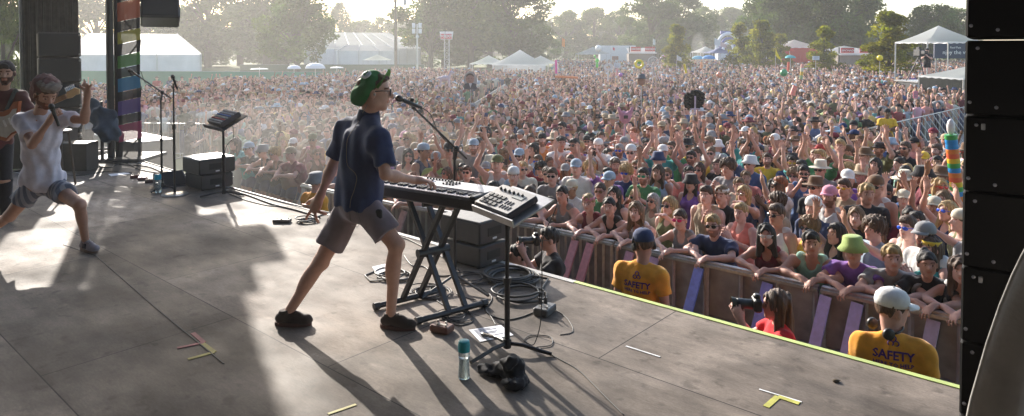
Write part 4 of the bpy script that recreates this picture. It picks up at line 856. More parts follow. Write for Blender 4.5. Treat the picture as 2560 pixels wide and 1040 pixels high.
P_(1852, 532, 1, 'clap', 'tank', 'coral', 'short', 'blond', 'blond woman in coral shirt with backpack straps near the rail', skin=2)
P_(1923, 635, 1, 'lean', 'tank', 'maroon', 'long', 'dark', 'woman with long dark hair and white sunglasses leaning low on the rail', shade=(.7, .7, .7), jit=.1, skin=1)
P_(1950, 585, 0, 'relaxed', 'tank', 'white', 'short', 'brown', 'brown haired man in sunglasses behind the woman leaning low', shade=LG, skin=3)
P_(2035, 608, 0, 'lean', 'tank', 'mint', 'short', 'dark', 'dark haired man in pale green tank gripping the rail', skin=3, jit=.2)
P_(2142, 646, 0, 'lean', 'tee', 'purple', 'short', 'brown', 'man in green bucket hat and tie dye shirt at the rail', 'bucket', 'lime', skin=1)
P_(2238, 658, 0, 'lean', 'tee', 'grey', 'short', 'blond', 'blond man in plain grey tee at the rail above the white capped guard', jit=.2)
P_(2327, 690, 1, 'lean', 'tee', 'black', 'bun', 'dark', 'woman with dark bun and charcoal tee at the right end of rail', jit=.15, skin=3)
P_(2412, 720, 1, 'lean', 'tank', 'white', 'long', 'brown', 'person half hidden by the black speaker tower at the rail')
P_(1330, 490, 1, 'lean', 'tank', 'black', 'bun', 'brown', 'woman with brown bun seen between music tray and photographer at the rail', skin=2)
P_(1240, 470, 0, 'lean', 'tee', 'olive', 'short', 'dark', 'man in olive tee at the rail behind the keyboard end', shade=LG)
P_(840, 400, 0, 'lean', 'tee', 'blue', 'short', 'brown', 'man in blue tee at the rail left of the keyboard player')
P_(1035, 440, 1, 'lean', 'tank', 'pink', 'long', 'red', 'red haired woman in pink tank at the rail behind the keyboard')
# second and third rows, by place in the photo
P_(1677, 519, 1, 'point', 'tank', 'olive', 'long', 'blond', 'blond woman in sunglasses and olive tank stretching one arm forward', shade=LG)
P_(1608, 440, 0, 'clap', 'tee', 'green', 'short', 'dark', 'bearded man with green mirrored glasses and green print shirt', shade=(.02, .3, .15), beard=True)
P_(1538, 500, 1, 'relaxed', 'tank', 'black', 'long', 'dark', 'woman with long black hair and black top in second row', skin=2)
P_(1500, 478, 1, 'relaxed', 'tee', 'green', 'ponytail', 'brown', 'woman in bright green tee in the second row', shade=(.2, .12, .05))
P_(1727, 458, 1, 'relaxed', 'tank', 'purple', 'long', 'dark', 'dark haired woman in purple top with black hat', 'bucket', 'black')
P_(1765, 488, 0, 'relaxed', 'tank', 'tan', 'short', 'brown', 'brown haired man in tan tank looking left in second row', skin=2)
P_(1804, 488, 0, 'clap', 'tee', 'black', 'short', 'light brown', 'man in black tee with pale headband in second row', 'band', 'white')
P_(1858, 486, 1, 'point', 'tank', 'navy', 'long', 'blond', 'long haired blond woman in navy tank pointing at the stage', shade=(.4, .3, .2))
P_(2023, 570, 1, 'relaxed', 'tank', 'gold', 'curly', 'light brown', 'curly haired woman in gold top with sunglasses smiling', shade=LG)
P_(2100, 605, 1, 'botharms', 'tank', 'black', 'long', 'dark', 'woman with long black hair raising both arms near the rail', skin=3)
P_(2196, 588, 0, 'point', 'tee', 'light blue', 'curly', 'brown', 'man with curly brown hair stretching his arm to the stage')
P_(2269, 569, 0, 'relaxed', 'tank', 'cream', 'short', 'brown', 'man in cream tank with blue mirrored glasses', shade=(.02, .12, .8), skin=2)
P_(2311, 590, 0, 'relaxed', 'tee', 'white', 'short', 'brown', 'bearded man in white tee and grey cap at right', 'cap', 'grey', beard=True)
P_(2340, 640, 1, 'clap', 'tank', 'teal', 'long', 'brown', 'woman with yellow headband and teal tank at right', 'band', 'yellow')
P_(2032, 520, 0, 'relaxed', 'tee', 'navy', 'short', 'dark', 'man with backwards white cap and navy plaid shirt', 'backcap', 'white')
P_(2073, 492, 0, 'relaxed', 'tank', 'white', 'short', 'brown', 'bearded man in white tank and colourful pink cap', 'cap', 'pink', beard=True, skin=3)
P_(2110, 470, 0, 'clap', 'tee', 'tan', 'short', 'brown', 'man in tan tee with yellow mirrored sunglasses', shade=(.8, .45, .02))
P_(2153, 438, 0, 'armup', 'tee', 'brown', 'short', 'brown', 'man in straw hat and brown tee waving one arm', 'straw', 'tan')
P_(2208, 462, 1, 'armup', 'tee', 'black', 'ponytail', 'dark', 'woman in navy visor cap and black tee raising a hand', 'cap', 'navy', LG)
P_(2261, 450, 1, 'relaxed', 'tank', 'tan', 'long', 'blond', 'blond woman in cream sun hat and tan tank', 'straw', 'cream')
P_(2300, 436, 0, 'relaxed', 'tee', 'black', 'short', 'brown', 'man in dark olive cap and black bandana tee', 'cap', 'olive', LG)
P_(2352, 442, 0, 'armup', 'tank', 'white', 'short', 'brown', 'man in a very wide brown straw hat raising one arm at right', 'straw', 'brown', LG)
P_(2308, 400, 0, 'relaxed', 'tee', 'teal', 'short', 'dark', 'person in bright yellow cap and teal tee at right', 'cap', 'gold')
P_(2357, 500, 1, 'relaxed', 'tank', 'purple', 'long', 'light brown', 'long haired woman in purple tank top by the striped tube', skin=2)
P_(2037, 470, 0, 'point', 'tee', 'black', 'short', 'brown', 'man in brown leather hat and black tee with extended arm', 'brown', 'brown', LG)
P_(1985, 440, 1, 'relaxed', 'tee', 'lime', 'curly', 'light brown', 'person with big curly light brown hair and lime shirt', shade=LG)
P_(2050, 425, 0, 'clap', 'tee', 'grey', 'short', 'brown', 'man in cream brimmed hat and grey shirt clapping', 'brown', 'cream', LG)
P_(1875, 410, 0, 'armup', 'tee', 'blue', 'short', 'brown', 'man in white sun hat and blue tee waving', 'bucket', 'white', LG)
P_(1645, 400, 0, 'relaxed', 'tee', 'navy', 'short', 'brown', 'man in navy tee with stars and stripes bucket hat', 'bucket', 'navy')
P_(1728, 395, 0, 'botharms', 'tank', 'pink', 'short', 'dark', 'bearded man in pink tank raising both hands', shade=LG, beard=True)
P_(1560, 360, 0, 'relaxed', 'tee', 'blue', 'short', 'grey', 'man with grey hair and blue tee beside the purple foam hand', 'backcap', 'grey')
P_(1440, 420, 0, 'relaxed', 'tee', 'white', 'short', 'brown', 'person in blue white patterned cap and white tee', 'cap', 'light blue')
P_(1380, 440, 0, 'relaxed', 'tee', 'grey', 'short', 'brown', 'man with dark sunglasses and grey tee looking right at stage', shade=LG)
P_(1285, 455, 0, 'relaxed', 'tee', 'black', 'short', 'brown', 'person in white backwards cap behind the drum pad tray', 'backcap', 'white')
P_(968, 300, 0, 'relaxed', 'tank', 'white', 'short', 'brown', 'person in white tank right beside the keyboard player head', 'straw', 'cream')
# security, photographers and crew
PIT = 'crew in the pit'
def decals(o, cx, bvh_me, R, c0, ok='SAFETY'): pass
def guard(px, py, face, hat, hatc, label, phones, ears=True, skin=0, scale=1.0, ps='turnleft', tz=0):
    o = P_(px, py, 0, ps, 'tee', (.85, .37, .04), 'short', 'brown', label, hat, hatc, None, group=PIT, face=face, skin=skin, scale=scale, bottomc='black')
    D = proto(ps, 0); hm = D['hm'] if ears else D['hm'] @ Matrix.Translation((0, -.06, -.135)) @ Matrix.Rotation(-PI * .42, 4, 'X')
    q = link('headphones' if ears else 'neck_headphones', phones, None, o, hm)
    me = D['tee']; bm = BVHTree.FromPolygons([v.co[:] for v in me.vertices], [tuple(p.vertices) for p in me.polygons])
    R = np.stack([V(1, 0, 0), V(0, 0, 1), V(0, -1, 0)], 1); PUR = C(.09, .03, .2, .8, noise=.05)
    for txt, sz, z in (('SAFETY', .072, 1.325), ('HERE TO HELP', .036, 1.27)):
        v, f = text_mesh(txt, sz, 0, .0022 if sz > .06 else .001, 1)
        if txt == 'SAFETY':
            pass
        w = v @ R.T + V(0, 0, z + tz); out = []
        for p in w:
            h = bm.ray_cast(Vector((p[0], -.6, p[2])), Vector((0, 1, 0))); out.append((p[0], (h[0].y if h[0] else -.12) - .004, p[2]))
        b = MB(); b.add(out, f); b.build('lettering', PUR, o, world=False)
    b = MB()
    for a in (0, 1, 2):
        c = V(math.cos(a * 2.094 + PI / 2) * .018, 0, 1.405 + tz + math.sin(a * 2.094 + PI / 2) * .018); h = bm.ray_cast(Vector((c[0], -.6, c[2])), Vector((0, 1, 0))); c[1] = (h[0].y if h[0] else -.12) - .004; b.torus(c, .016, .004, rotm((1, 0, 0), PI / 2), 16, 5)
    b.build('emblem', PUR, o, world=False)
    return o
HP = mesh_of(headphones()); HP.materials.append(C(.02, .02, .022, .4))
guard(1608, 612, heading(.55, .85), 'cap', 'navy', 'safety guard in yellow shirt with dark cap and headphones at centre', HP, skin=3, scale=1.05)
guard(2232, 775, heading(.45, .9), 'cap', 'white', 'safety guard in yellow shirt with white cap at bottom right', HP, False, skin=0, scale=1.05, ps='turnright', tz=.065)
P_(792, 455, 0, 'relaxed', 'tee', (.85, .37, .04), 'short', 'grey', 'pit worker in yellow shirt with grey head scarf left of the keyboard player', 'bucket', 'grey', group=PIT, face=heading(.6, .8))
P_(952, 420, 0, 'relaxed', 'tee', (.85, .37, .04), 'short', 'brown', 'pit worker in yellow shirt mostly hidden behind the keyboard player', group=PIT, face=heading(.5, .85), scale=.93)
P_(2218, 283, 0, 'crossed', 'tee', (.80, .45, .04), 'short', 'dark', 'guard in yellow tee with crossed arms among the metal barricades', 'backcap', 'black', group=PIT, skin=5, face=heading(-.35, -1))
P_(478, 318, 0, 'clap', 'tee', 'black', 'ponytail', 'dark', 'stage hand in black tee and backwards cap beyond the fill speakers', 'backcap', 'black', group=PIT, face=heading(1, .3))
def photographer(px, py, fem, top, topc, hair, hairc, label, clabel, zg, face, shade=None):
    o = P_(px, py, fem, 'phone', top, topc, hair, hairc, label, shade=shade, group=PIT, face=face, zg=zg, cat='photographer', bottomc='black'); D = proto('phone', fem); J = D['J']; c0 = J['hd'] + J['Rh'] @ V(0, .13, 0)
    t = thing('camera', clabel, 'camera', o.location, 'cameras of the pit photographers', o.rotation_euler[2])
    b = MB(); b.bbox(c0 + V(0, .01, 0), (.14, .06, .10), .012); b.bbox(c0 + V(0, .01, .06), (.06, .05, .04), .01); b.build('body', C(.02, .02, .022, .45), t, world=False)
    b = MB(); b.lathe([(.035, 0), (.04, .01), (.04, .07), (.043, .075), (.043, .12), (.038, .125)], c0 + V(0, .04, -.005), 18, rotm((1, 0, 0), -PI / 2)); b.build('lens_barrel', C(.025, .025, .028, .35), t, world=False, smooth=True)
    b = MB(); b.lathe([(.043, 0), (.052, .04), (.050, .04), (.041, .0)], c0 + V(0, .165, -.005), 18, rotm((1, 0, 0), -PI / 2)); b.build('lens_hood', C(.03, .035, .02, .5), t, world=False, smooth=True); return o
photographer(1938, 762, 1, 'tee', (.62, .02, .03), 'long', 'brown', 'photographer in red shirt with long hair aiming a camera', 'black camera with long lens aimed by the photographer in red', G - .02, heading(-1, .15))
photographer(1372, 598, 0, 'tee', 'black', 'short', 'dark', 'photographer in black tee with dark hair beside the speaker stack', 'black camera aimed by the photographer in black', G - .12, heading(-1, -.2), (.3, .3, .3))
photographer(1296, 640, 0, 'tee', 'black', 'short', 'dark', 'second photographer in black half hidden behind the music tray pole', 'black camera aimed by the half hidden photographer', G - .28, heading(-1, -.05))
cm = make_person((xat(2318, RD_ + .1), RD_ + .1, zat(202, RD_) + .03), heading(-.9, -1), proto('clap', False), SKINC[0], 'tee', 'black', 'short', 'dark', 'cap', 'black', None, False, 'camera operator in black standing on the riser at right', 'camera operator', PIT, 'black')
t = thing('broadcast_camera', 'large black broadcast camera on a tripod on the riser', 'camera', (xat(2300, RD_ - .4), RD_ - .4, zat(201, RD_))); c = V(xat(2298, RD_ - .4), RD_ - .4, zat(132, RD_))
b = MB(); b.bbox(c, (.32, .62, .36), .03); b.bbox(c + V(-.02, -.5, .02), (.2, .4, .2), .03); b.bbox(c + V(.02, .1, .24), (.14, .3, .14), .02); b.build('camera_body', DARK, t)
for a in (0, 2.1, 4.2): b = MB(); b.tube([c + V(0, 0, -.2), V(c[0] + math.cos(a + .5) * .6, c[1] + math.sin(a + .5) * .6, zat(201, RD_))], .03, 6); b.build('leg', DARK, t)
# ---------- procedural fill
RX = [(t_, 0) for t_ in ()]
def in_crowd(x, y, t, s_):
    px, py = px_of((x, y, G + 1.65))
    if px < 205 or px > 2480: return False
    if t < bt(s_) + .8: return False
    if px < 535 and y < 22.6: return False
    top = np.interp(px, [200, 360, 450, 520, 700, 900, 1000, 1170, 1180, 1375, 1390, 2100, 2420], [206, 218, 205, 196, 190, 178, 168, 170, 176, 172, 147, 147, 149])
    if py < top: return False
    d = A1 - A0; u = nrm(d); q = V(x, y, G) - A0; a = float(q @ u); c = q[0] * u[1] - q[1] * u[0]
    if -1.5 < a < np.linalg.norm(d) + .5 and abs(c) < 1.0: return False
    if px > 2105:
        yw = np.interp(px, [2125, 2412], [19.0, 27.5]); cl = np.interp(px, [2105, 2200, 2420], [1.2, 5.5, 12.5])
        if yw - cl < y < yw + .5: return False
    if abs(x - xat(2300, RD_)) < 1.2 and abs(y - RD_) < 1.6: return False
    if 1 and xat(2335, 33) < x and 32.2 < y < 37.5: return False
    if abs(x - xat(1300, 65)) < 4.4 and abs(y - 65) < 4: return False
    if xat(2270, 41) < x < xat(2420, 41) and 39.8 < y < 43.8: return False
    return True
cand = []
t = BT + .98; row = 0
while t < 190:
    sp_ = .47 if t < 22 else (.60 if t < 45 else .85); s_ = -200 if t > 60 else -90; s_ += (row % 2) * sp_ / 2
    smax = 210 if t > 60 else 90
    for s_ in np.arange(s_, smax, sp_):
        ss = s_ + RNG.uniform(-.14, .14); tt = t + RNG.uniform(-.13, .13); x = UE[0] * ss + NE[0] * tt; y = UE[1] * ss + NE[1] * tt
        if y < 6 or y > 128 or abs(x / y) > .72: continue
        if y > 60 and RNG.random() > .62: continue
        if in_crowd(x, y, tt, ss): cand.append((x, y))
    t += .50 if t < 22 else (.72 if t < 45 else 1.0); row += 1
cand.sort(key=lambda p: p[0] ** 2 + p[1] ** 2)
tk = np.array(taken); cand = [c for c in cand if c[1] > 25 or np.min((tk[:, 0] - c[0]) ** 2 + (tk[:, 1] - c[1]) ** 2) > .38 ** 2]
NIND = 300 - len(taken)
SH = [('dark sunglasses', LG), ('red mirrored glasses', (.5, .03, .03)), ('blue mirrored glasses', (.02, .08, .6)), ('white sunglasses', (.65, .65, .65)), ('gold sunglasses', (.7, .4, .05))]
TOPS = [('white', 14), ('black', 11), ('grey', 9), ('navy', 8), ('blue', 5), ('light blue', 5), ('red', 4), ('maroon', 4), ('coral', 3), ('orange', 2), ('yellow', 2), ('green', 4), ('olive', 4), ('teal', 3), ('purple', 3), ('pink', 4), ('tan', 6), ('brown', 3), ('lime', 1), ('cream', 5), ('mint', 2)]
tw = np.array([q[1] for q in TOPS], float); tw /= tw.sum(); seen = set(); PZ = {'relaxed': '', 'armup': ' raising one arm', 'botharms': ' raising both arms', 'point': ' reaching an arm forward', 'clap': ' with hands together', 'phone': ' filming with a phone', 'crossed': ' with crossed arms'}
def region_word(px, y):
    sd_ = ('left of the keyboard player' if px < 850 else 'behind the keyboard player' if px < 1010 else 'above the keyboard' if px < 1280 else 'left of centre crowd' if px < 1500 else 'in the centre crowd' if px < 1750 else 'right of centre crowd' if px < 2050 else 'at the right side of crowd')
    return sd_
for i, (x, y) in enumerate(cand[:NIND]):
    r = random.random; fem = r() < .45; px = px_of((x, y, 0))[0]
    for tr in range(60):
        ps = random.choices(list(PZ), [42, 16, 8, 9, 13, 6, 4])[0]; top = 'tank' if r() < (.6 if fem else .3) else 'tee'; tc = TOPS[RNG.choice(len(TOPS), p=tw)][0]
        hair = random.choices(['long', 'bun', 'ponytail', 'curly'], [6, 1.5, 2.5, .6])[0] if fem else random.choices(['short', 'curly', 'long'], [12, 1, .5])[0]; hc = random.choices(list(HAIRC), [4, 8, 6, 1, 4, .6])[0]
        hat = random.choices([None, 'cap', 'backcap', 'straw', 'brown', 'bucket', 'band'], [28, 4.5, 2, .6, 1.0, .8, 1.5])[0]; hatc = random.choice(['white', 'white', 'navy', 'black', 'black', 'red', 'grey', 'light blue', 'olive', 'pink', 'tan', 'cream', 'brown']) if hat else None
        if hat in ('straw', 'brown'): hatc = random.choice(['tan', 'cream', 'brown', 'black'])
        if hat and hair == 'curly': hair = 'short'
        sh = random.choice(SH[:1] * 10 + SH) if r() < .38 else None; brd = (not fem) and r() < .35
        hn = {None: '', 'cap': f' and {hatc} cap', 'backcap': f' and backwards {hatc} cap', 'straw': f' and wide {hatc} sun hat', 'brown': f' and {hatc} brimmed hat', 'bucket': f' and {hatc} bucket hat', 'band': f' and {hatc} headband'}[hat]
        lab = ('woman' if fem else ('bearded man' if brd else 'man')) + f' with {hair} {hc} hair in {tc} {"tank" if top == "tank" else "tee"}{hn}' + (f', {sh[0]}' if sh else '') + PZ[ps]
        if len(lab.split()) <= 12: lab += ' ' + region_word(px, y)
        lab = ' '.join(lab.split()[:16])
        if lab not in seen: break
    seen.add(lab)
    make_person((x, y, G), look_rz(x, y, random.gauss(.05, .45)), proto(ps, fem), random.choice(SKINC[:4] * 3 + SKINC), top, tc, hair, hc, hat, hatc, sh[1] if sh else None, brd, lab, 'person', 'people standing in the near crowd', random.choice(['navy', 'black', 'tan', 'grey', 'blue']), random.uniform(.90, 1.06))
# ---------- the rest of the crowd as one mass
def tmpl(lod, fem, hat, hair, armup, sh):
    b = MB(); n = 8 if lod == 0 else (6 if lod == 1 else 4); k = .93 if fem else 1; w = .9 if fem else 1
    b.cur = (1, 0, 0); b.lathe([(.13 * w, .85 * k), (.125 * w, 1.1 * k), (.165 * w, 1.3 * k), (.18 * w, 1.39 * k), (.06, 1.47 * k)], n=n, sy=.68, sx=1.05)
    b.cur = (5, 0, 0); b.lathe([(.11, .02), (.15 * w, .5 * k), (.16 * w, .88 * k)], n=max(4, n - 2), sy=.75)
    b.cur = (0, 0, 0); b.tube([(0, 0, 1.4 * k), (0, .01, 1.56 * k)], .05, max(4, n - 2), False); b.ball((0, .03, 1.615 * k), (.078, .09, .115), n, 6 if lod == 0 else (5 if lod == 1 else 4))
    if lod == 0: b.ball((0, .125, 1.6 * k), (.014, .016, .025), 4, 4)
    for s_ in (-1, 1):
        a = V(s_ * .18 * w, 0, 1.38 * k)
        if armup == 2 or (armup == 1 and s_ == 1): e = a + V(s_ * .1, .08, .2); h = e + V(-s_ * .04, .08, .26)
        elif armup == 3: e = a + V(s_ * .06, .06, -.24); h = e + V(-s_ * .14, .22, .14)
        else: e = a + V(s_ * .05, .0, -.27); h = e + V(-s_ * .02, .12, -.22)
        b.cur = (1, 0, 0); b.tube([a, a * .5 + e * .5], [.06, .058], max(4, n - 2)) if lod < 2 else None
        b.cur = (0, 0, 0); b.tube([a * .6 + e * .4, e, h], [.042, .036, .026], max(4, n - 3), lod == 0)
        if lod < 2: b.ball(h + nrm(h - e) * .06, (.035, .03, .05), 5, 4)
    b.cur = (2, 0, 0)
    if hair: b.ball((0, -.005, 1.65 * k), (.092, .105, .105), n, 5 if lod < 2 else 4)
    if hair == 2: b.tube([(0, -.03, 1.62 * k), (0, -.07, 1.36 * k)], [.09, .08], max(4, n - 2))
    if lod < 2: b.cur = (0, 0, 0); b.ball((0, .065, 1.60 * k), (.068, .066, .095), n, 5)
    if sh and lod < 2: b.cur = (4, 0, 0); b.box((0, .122, 1.628 * k), (.11, .02, .024))
    b.cur = (3, 0, 0); q = (0, 0, 1.655 * k)
    if hat == 1: b.lathe([(.1, 0), (.095, .05), (.05, .09), (.01, .1)], q, n, sy=1.1); b.box((0, .15, 1.66 * k), (.14, .12, .012))
    if hat == 2: b.lathe([(.21 if lod else .2, -.01), (.1, .015), (.09, .09), (.02, .1)], q, n)
    v = np.array(b.v); g = np.array(b.c)[:, 0].astype(int); fs = b.f
    tri = [];
    for q_ in fs:
        for i in range(1, len(q_) - 1): tri.append((q_[0], q_[i], q_[i + 1]))
    return v, g, np.array(tri, np.int32)
TP = {}
for lod in (0, 1, 2):
    L_ = []
    for i in range(14 if lod < 2 else 8):
        fem = i % 2; L_.append(tmpl(lod, fem, [0, 0, 1, 0, 2, 0, 0, 0, 1, 0, 0, 0, 0, 0][i], 2 if fem and i % 4 == 1 else 1, [0, 0, 1, 3, 0, 0, 0, 0, 3, 0, 0, 2, 0, 0][i], i % 3 == 0))
    TP[lod] = L_
desat = lambda c: c * .7 + c.mean() * .3 * V(1.05, 1, .97)
VV, CC, FF = [], [], []; off = 0
tops = [np.array(COLN[q[0]]) for q in TOPS]; hcs = [np.array(q) for q in HAIRC.values()]; hatcs = [np.array(COLN[q]) for q in ('white', 'grey', 'navy', 'black', 'tan', 'brown', 'grey', 'maroon', 'light blue', 'tan')]; bots = [np.array(COLN[q]) for q in ('navy', 'black', 'tan', 'grey')]
for (x, y) in cand[NIND:]:
    lod = 0 if y < 36 else (1 if y < 62 else 2); v, g, f = TP[lod][RNG.integers(len(TP[lod]))]; a = look_rz(x, y, RNG.normal(0, .35)); c_, s__ = math.cos(a), math.sin(a); k = RNG.uniform(.92, 1.06)
    lean = RNG.normal(0, .03); vx = v[:, 0] + lean * v[:, 2]; P = np.stack([x + k * (c_ * vx - s__ * v[:, 1]), y + k * (s__ * vx + c_ * v[:, 1]), G + k * v[:, 2]], 1)
    pal = np.stack([np.array(SKINC[RNG.choice([0, 1, 2, 3, 6, 7, 0, 1, 2, 4, 5])]) * RNG.uniform(.85, 1.1), desat(tops[RNG.choice(len(tops), p=tw)]) * RNG.uniform(.8, 1.1), hcs[RNG.choice(6, p=[.2, .32, .25, .04, .16, .03])], hatcs[RNG.integers(10)], np.array([.02, .02, .02]), bots[RNG.integers(4)]])
    VV.append(P); CC.append(pal[g]); FF.append(f + off); off += len(v)
print('CROWD', len(cand), 'faces', sum(len(f) for f in FF))
CROWDM = mat('crowd_mix', (.4, .3, .25), .8, attr='Col', spec=.2)
me = mesh_np('crowd', np.concatenate(VV), np.concatenate(FF).astype(np.int32), True, np.concatenate(CC)); o = link('crowd', me, CROWDM)
prop(o, 'dense festival crowd filling the field to the stalls', 'crowd', kind='stuff')
# rail in front of the left crowd block, and loungers on the lawn
for i in range(5):
    a = V(xat(345, 22.2) + i * 1.22, 22.2 - i * .12, G); bike_rack(a, a + V(1.18, -.1, 0), 1.12, 'low crowd rail ' + ['nearest the rainbow banner', 'second from the rainbow banner', 'third from the rainbow banner', 'behind the straight microphone stand', 'behind the speaker stack on the left'][i], 'low rails before the left crowd', dx=.16)
for i, (px, tc, lab) in enumerate(((392, 'red', 'person in red tee standing on the lawn by the green fence'), (488, 'black', 'person in black tee beside the green fence end'), (498, 'tan', 'person in tan tee at the green fence, right of the one in black'), (425, 'navy', 'person in navy tee before the green fence'), (455, 'maroon', 'person in maroon tee before the green fence'))):
    P_(px, 196, i % 2, 'relaxed', 'tee', tc, 'long' if i % 2 else 'short', 'brown', lab, group='people on the lawn by the fence')
# ---------- performers
def performer(label, J, origin, skin, h=.0075, beard=None, fem=False, hands=None, fr=.009):
    o = thing('person', label, 'person', origin)
    P = torso_prims(J, 0, fem) + head_prims(J, fem) + limb_prims(J) + foot_prims(J, -.004)
    for hh_ in hands: w, d, n, r, cu, sp_, cl = hh_[:7]; k_ = hh_[7] if len(hh_) > 7 else 1.05; P += hand_prims(w, d, n, r, cu, sp_, k_, fr * (1.1 if k_ > 1.1 else 1), cl)
    v, f = sdf_mesh(P, h); c = paint_head(J, v, beard=beard); b = link('body', mesh_np('body', v - o_loc(o), f, True, c), SKIN, o); tint(b, skin); return o
def o_loc(o): return V(*o.location)
def wear(o, name, prims, col, h=.0085, m=None, wob=.006, wl=.12, seed=1, ax=(0, 0, 1)): return sdf_obj(name, prims, h, m or CLOTH, o, col, wob, wl, seed, None, o_loc(o), ax)
def shoe(o, an, toe, col, sole, stripes=False):
    an = np.array(an, float); t = nrm(V(toe[0], toe[1], 0)); g = V(an[0], an[1], 0); R = np.stack([np.cross(t, (0, 0, 1)), t, V(0, 0, 1)], 1)
    P = [cap(g - t * .035 + V(0, 0, .055), g + t * .15 + V(0, 0, .042), .040, .036, .02), ell(g + t * .12 + V(0, 0, .04), (.046, .075, .036), R, .02), cut(g + V(0, 0, .05), g - t * .005 + V(0, 0, .115), .043, .041, .02), ell(g + t * .06 + V(0, 0, .07), (.034, .06, .036), R, .02), pln((0, 0, .02), (0, 0, -1))]
    s_ = sdf_obj('shoe', P, .006, CLOTH, o, col, .001, .05, 2, None, o_loc(o))
    b = MB(); n = 20; pts = []
    for i in range(n): a = 2 * PI * i / n; pts.append(g + t * (.055 + math.cos(a) * .135) + R[:, 0] * math.sin(a) * (.047 if math.cos(a) > 0 else .041) + V(0, 0, .002))
    b.slab(pts, .026, V(0, 0, 1)); b.build('sole', C(*sole, .8), o)
    b = MB()
    for k in range(4): q = g + t * (.055 + k * .022) + V(0, 0, .104 - k * .0085); b.tube([q + R[:, 0] * .022, q + V(0, 0, .006), q - R[:, 0] * .022], .0032, 5)
    b.build('laces', C(.5, .48, .45, .9) if stripes else C(.15, .12, .1, .9), o)
    if stripes:
        b = MB()
        for sd_ in (-1, 1):
            for k in range(3): q = g + t * (.03 + k * .024) + V(0, 0, .04); b.bar(q + R[:, 0] * sd_ * .043, q + R[:, 0] * sd_ * .039 + V(0, 0, .045) + t * -.015, .009, .006)
        b.build('side_stripes', C(.03, .02, .03, .6), o)
# --- keyboard player
K = {'pel': at(895, 508, 4.86), 'nk': at(921, 290, 4.84), 'hd': at(936, 229, 4.80), 'Rh': frame((.985, .12, -.06)), 'Rsh': at(945, 342, 4.655), 'Lsh': at(872, 318, 5.02), 'Rel': at(964, 436, 4.60), 'Rwr': at(1038, 450, 4.86), 'Lel': at(832, 414, 5.06), 'Lwr': at(799, 493, 5.0),
     'Rhip': at(920, 520, 4.78), 'Lhip': at(876, 518, 4.95), 'Rkn': at(990, 612, 4.72), 'Ran': at(976, 797, 4.84), 'Lkn': at(802, 655, 4.93), 'Lan': at(714, 793, 4.89), 'hs': 1.13, 'w': 1.06, 'arm': 1.0, 'leg': .97, 'Rtoe': V(.97, -.2, 0), 'Ltoe': V(1, 0, 0), 'Rback': V(-1, -.2, 0), 'Lback': V(-.8, 0, .5)}
ko = performer('keyboard player in green cap, navy polo and grey shorts striding at the keyboard', K, (K['pel'][0], K['pel'][1], 0), (.60, .34, .25), h=.007,
    hands=[(K['Rwr'], (.93, .12, -.12), (0, 0, -1), True, .42, .35, None), (K['Lwr'], (-.42, -.1, -.9), (.35, .9, -.15), False, .16, 1.7, None, 1.2)])
T = torso_frame(K)
P = shirt_prims(K, 'tee', False, .024, .3, -.02)
P.insert(3, ell(K['pel'] + T[:, 2] * .1, (.185, .15, .19), T, .05)); P.insert(3, ell(K['pel'] + T[:, 2] * .3 - T[:, 1] * .03, (.18, .13, .2), T, .05))
for a in 'RL': P.insert(4, cut(K[a + 'sh'], K[a + 'sh'] + (K[a + 'el'] - K[a + 'sh']) * .78, .074, .078, .07))
ksh = wear(ko, 'polo_shirt', P, (.028, .044, .115), .0075, wob=.009, wl=.11)
wear(ko, 'collar', [cut(K['nk'] - T[:, 2] * .03, K['nk'] + T[:, 2] * .052 - T[:, 1] * .004, .088, .070, .01)], (.022, .032, .075), .006, wob=.002)
P = short_prims(K, False, .70, .014, .118); ksho = wear(ko, 'shorts', P, (.25, .205, .225), .0075, wob=.005, wl=.12, seed=4)
b = MB(); Hr = np.stack([nrm(K['Rhip'] - K['Lhip']), np.cross(T[:, 2], nrm(K['Rhip'] - K['Lhip'])), T[:, 2]], 1); b.lathe([(.163, -.018), (.165, .018)], K['pel'] + T[:, 2] * .045, 28, Hr, sy=.80); b.build('belt', C(.06, .035, .02, .5), ko, smooth=True)
for a in 'RL': shoe(ko, K[a + 'an'], K[a + 'toe'], (.07, .052, .045), (.12, .06, .05))
hm = M4(K['Rh'] * K['hs'], K['hd'] - o_loc(ko))
v, f = sdf_mesh([ell((0, -.012, .032), (.082, .103, .094), None, .01), ell((0, .070, .066), (.05, .032, .026), None, .02), ('s', V(0, .128, -.03), V(.070, .088, .088), np.eye(3), .01), pln((0, -.035, -.02), (0, .85, -1.0)), pln((0, 0, -.075), (0, 0, -1))], .006, .005, .03, 3, (0, 1, 0))
q = link('hair', mesh_np('hair', v, f, True), HAIR, ko, hm); tint(q, (.12, .055, .03))
RC = np.stack([V(0, -1, 0), nrm((.58, 0, .81)), nrm((-.81, 0, .58))], 1); HC = at(921, 221, 4.80)
HC = HC + V(.022, 0, -.012)
P = [ell(HC + RC[:, 2] * .03, (.120, .128, .070), RC, .02), ell(HC + RC[:, 2] * .01, (.112, .12, .06), RC, .02), ell(HC + RC[:, 2] * .045 - RC[:, 1] * .075, (.105, .075, .062), RC, .04), ell(HC + RC[:, 2] * .05 + RC[:, 1] * .06, (.10, .065, .055), RC, .04), pln(HC - RC[:, 2] * .022, -RC[:, 2])]
capm = C(.02, .15, .035, .85, bump=.3, bscale=40); kc = sdf_obj('cap', P, .006, capm, ko, None, .0035, .09, 5, None, o_loc(ko))
b = MB(); pts = []
for i in range(17): a = PI * i / 16; pts.append((math.cos(a) * .116, .055 + math.sin(a) * .140, -.028 - .02 * abs(math.cos(a)) + .012 * math.sin(a)))
pts += [(math.cos(PI * (16 - i) / 16) * .098, .045 + math.sin(PI * (16 - i) / 16) * .02, -.026) for i in range(17)]
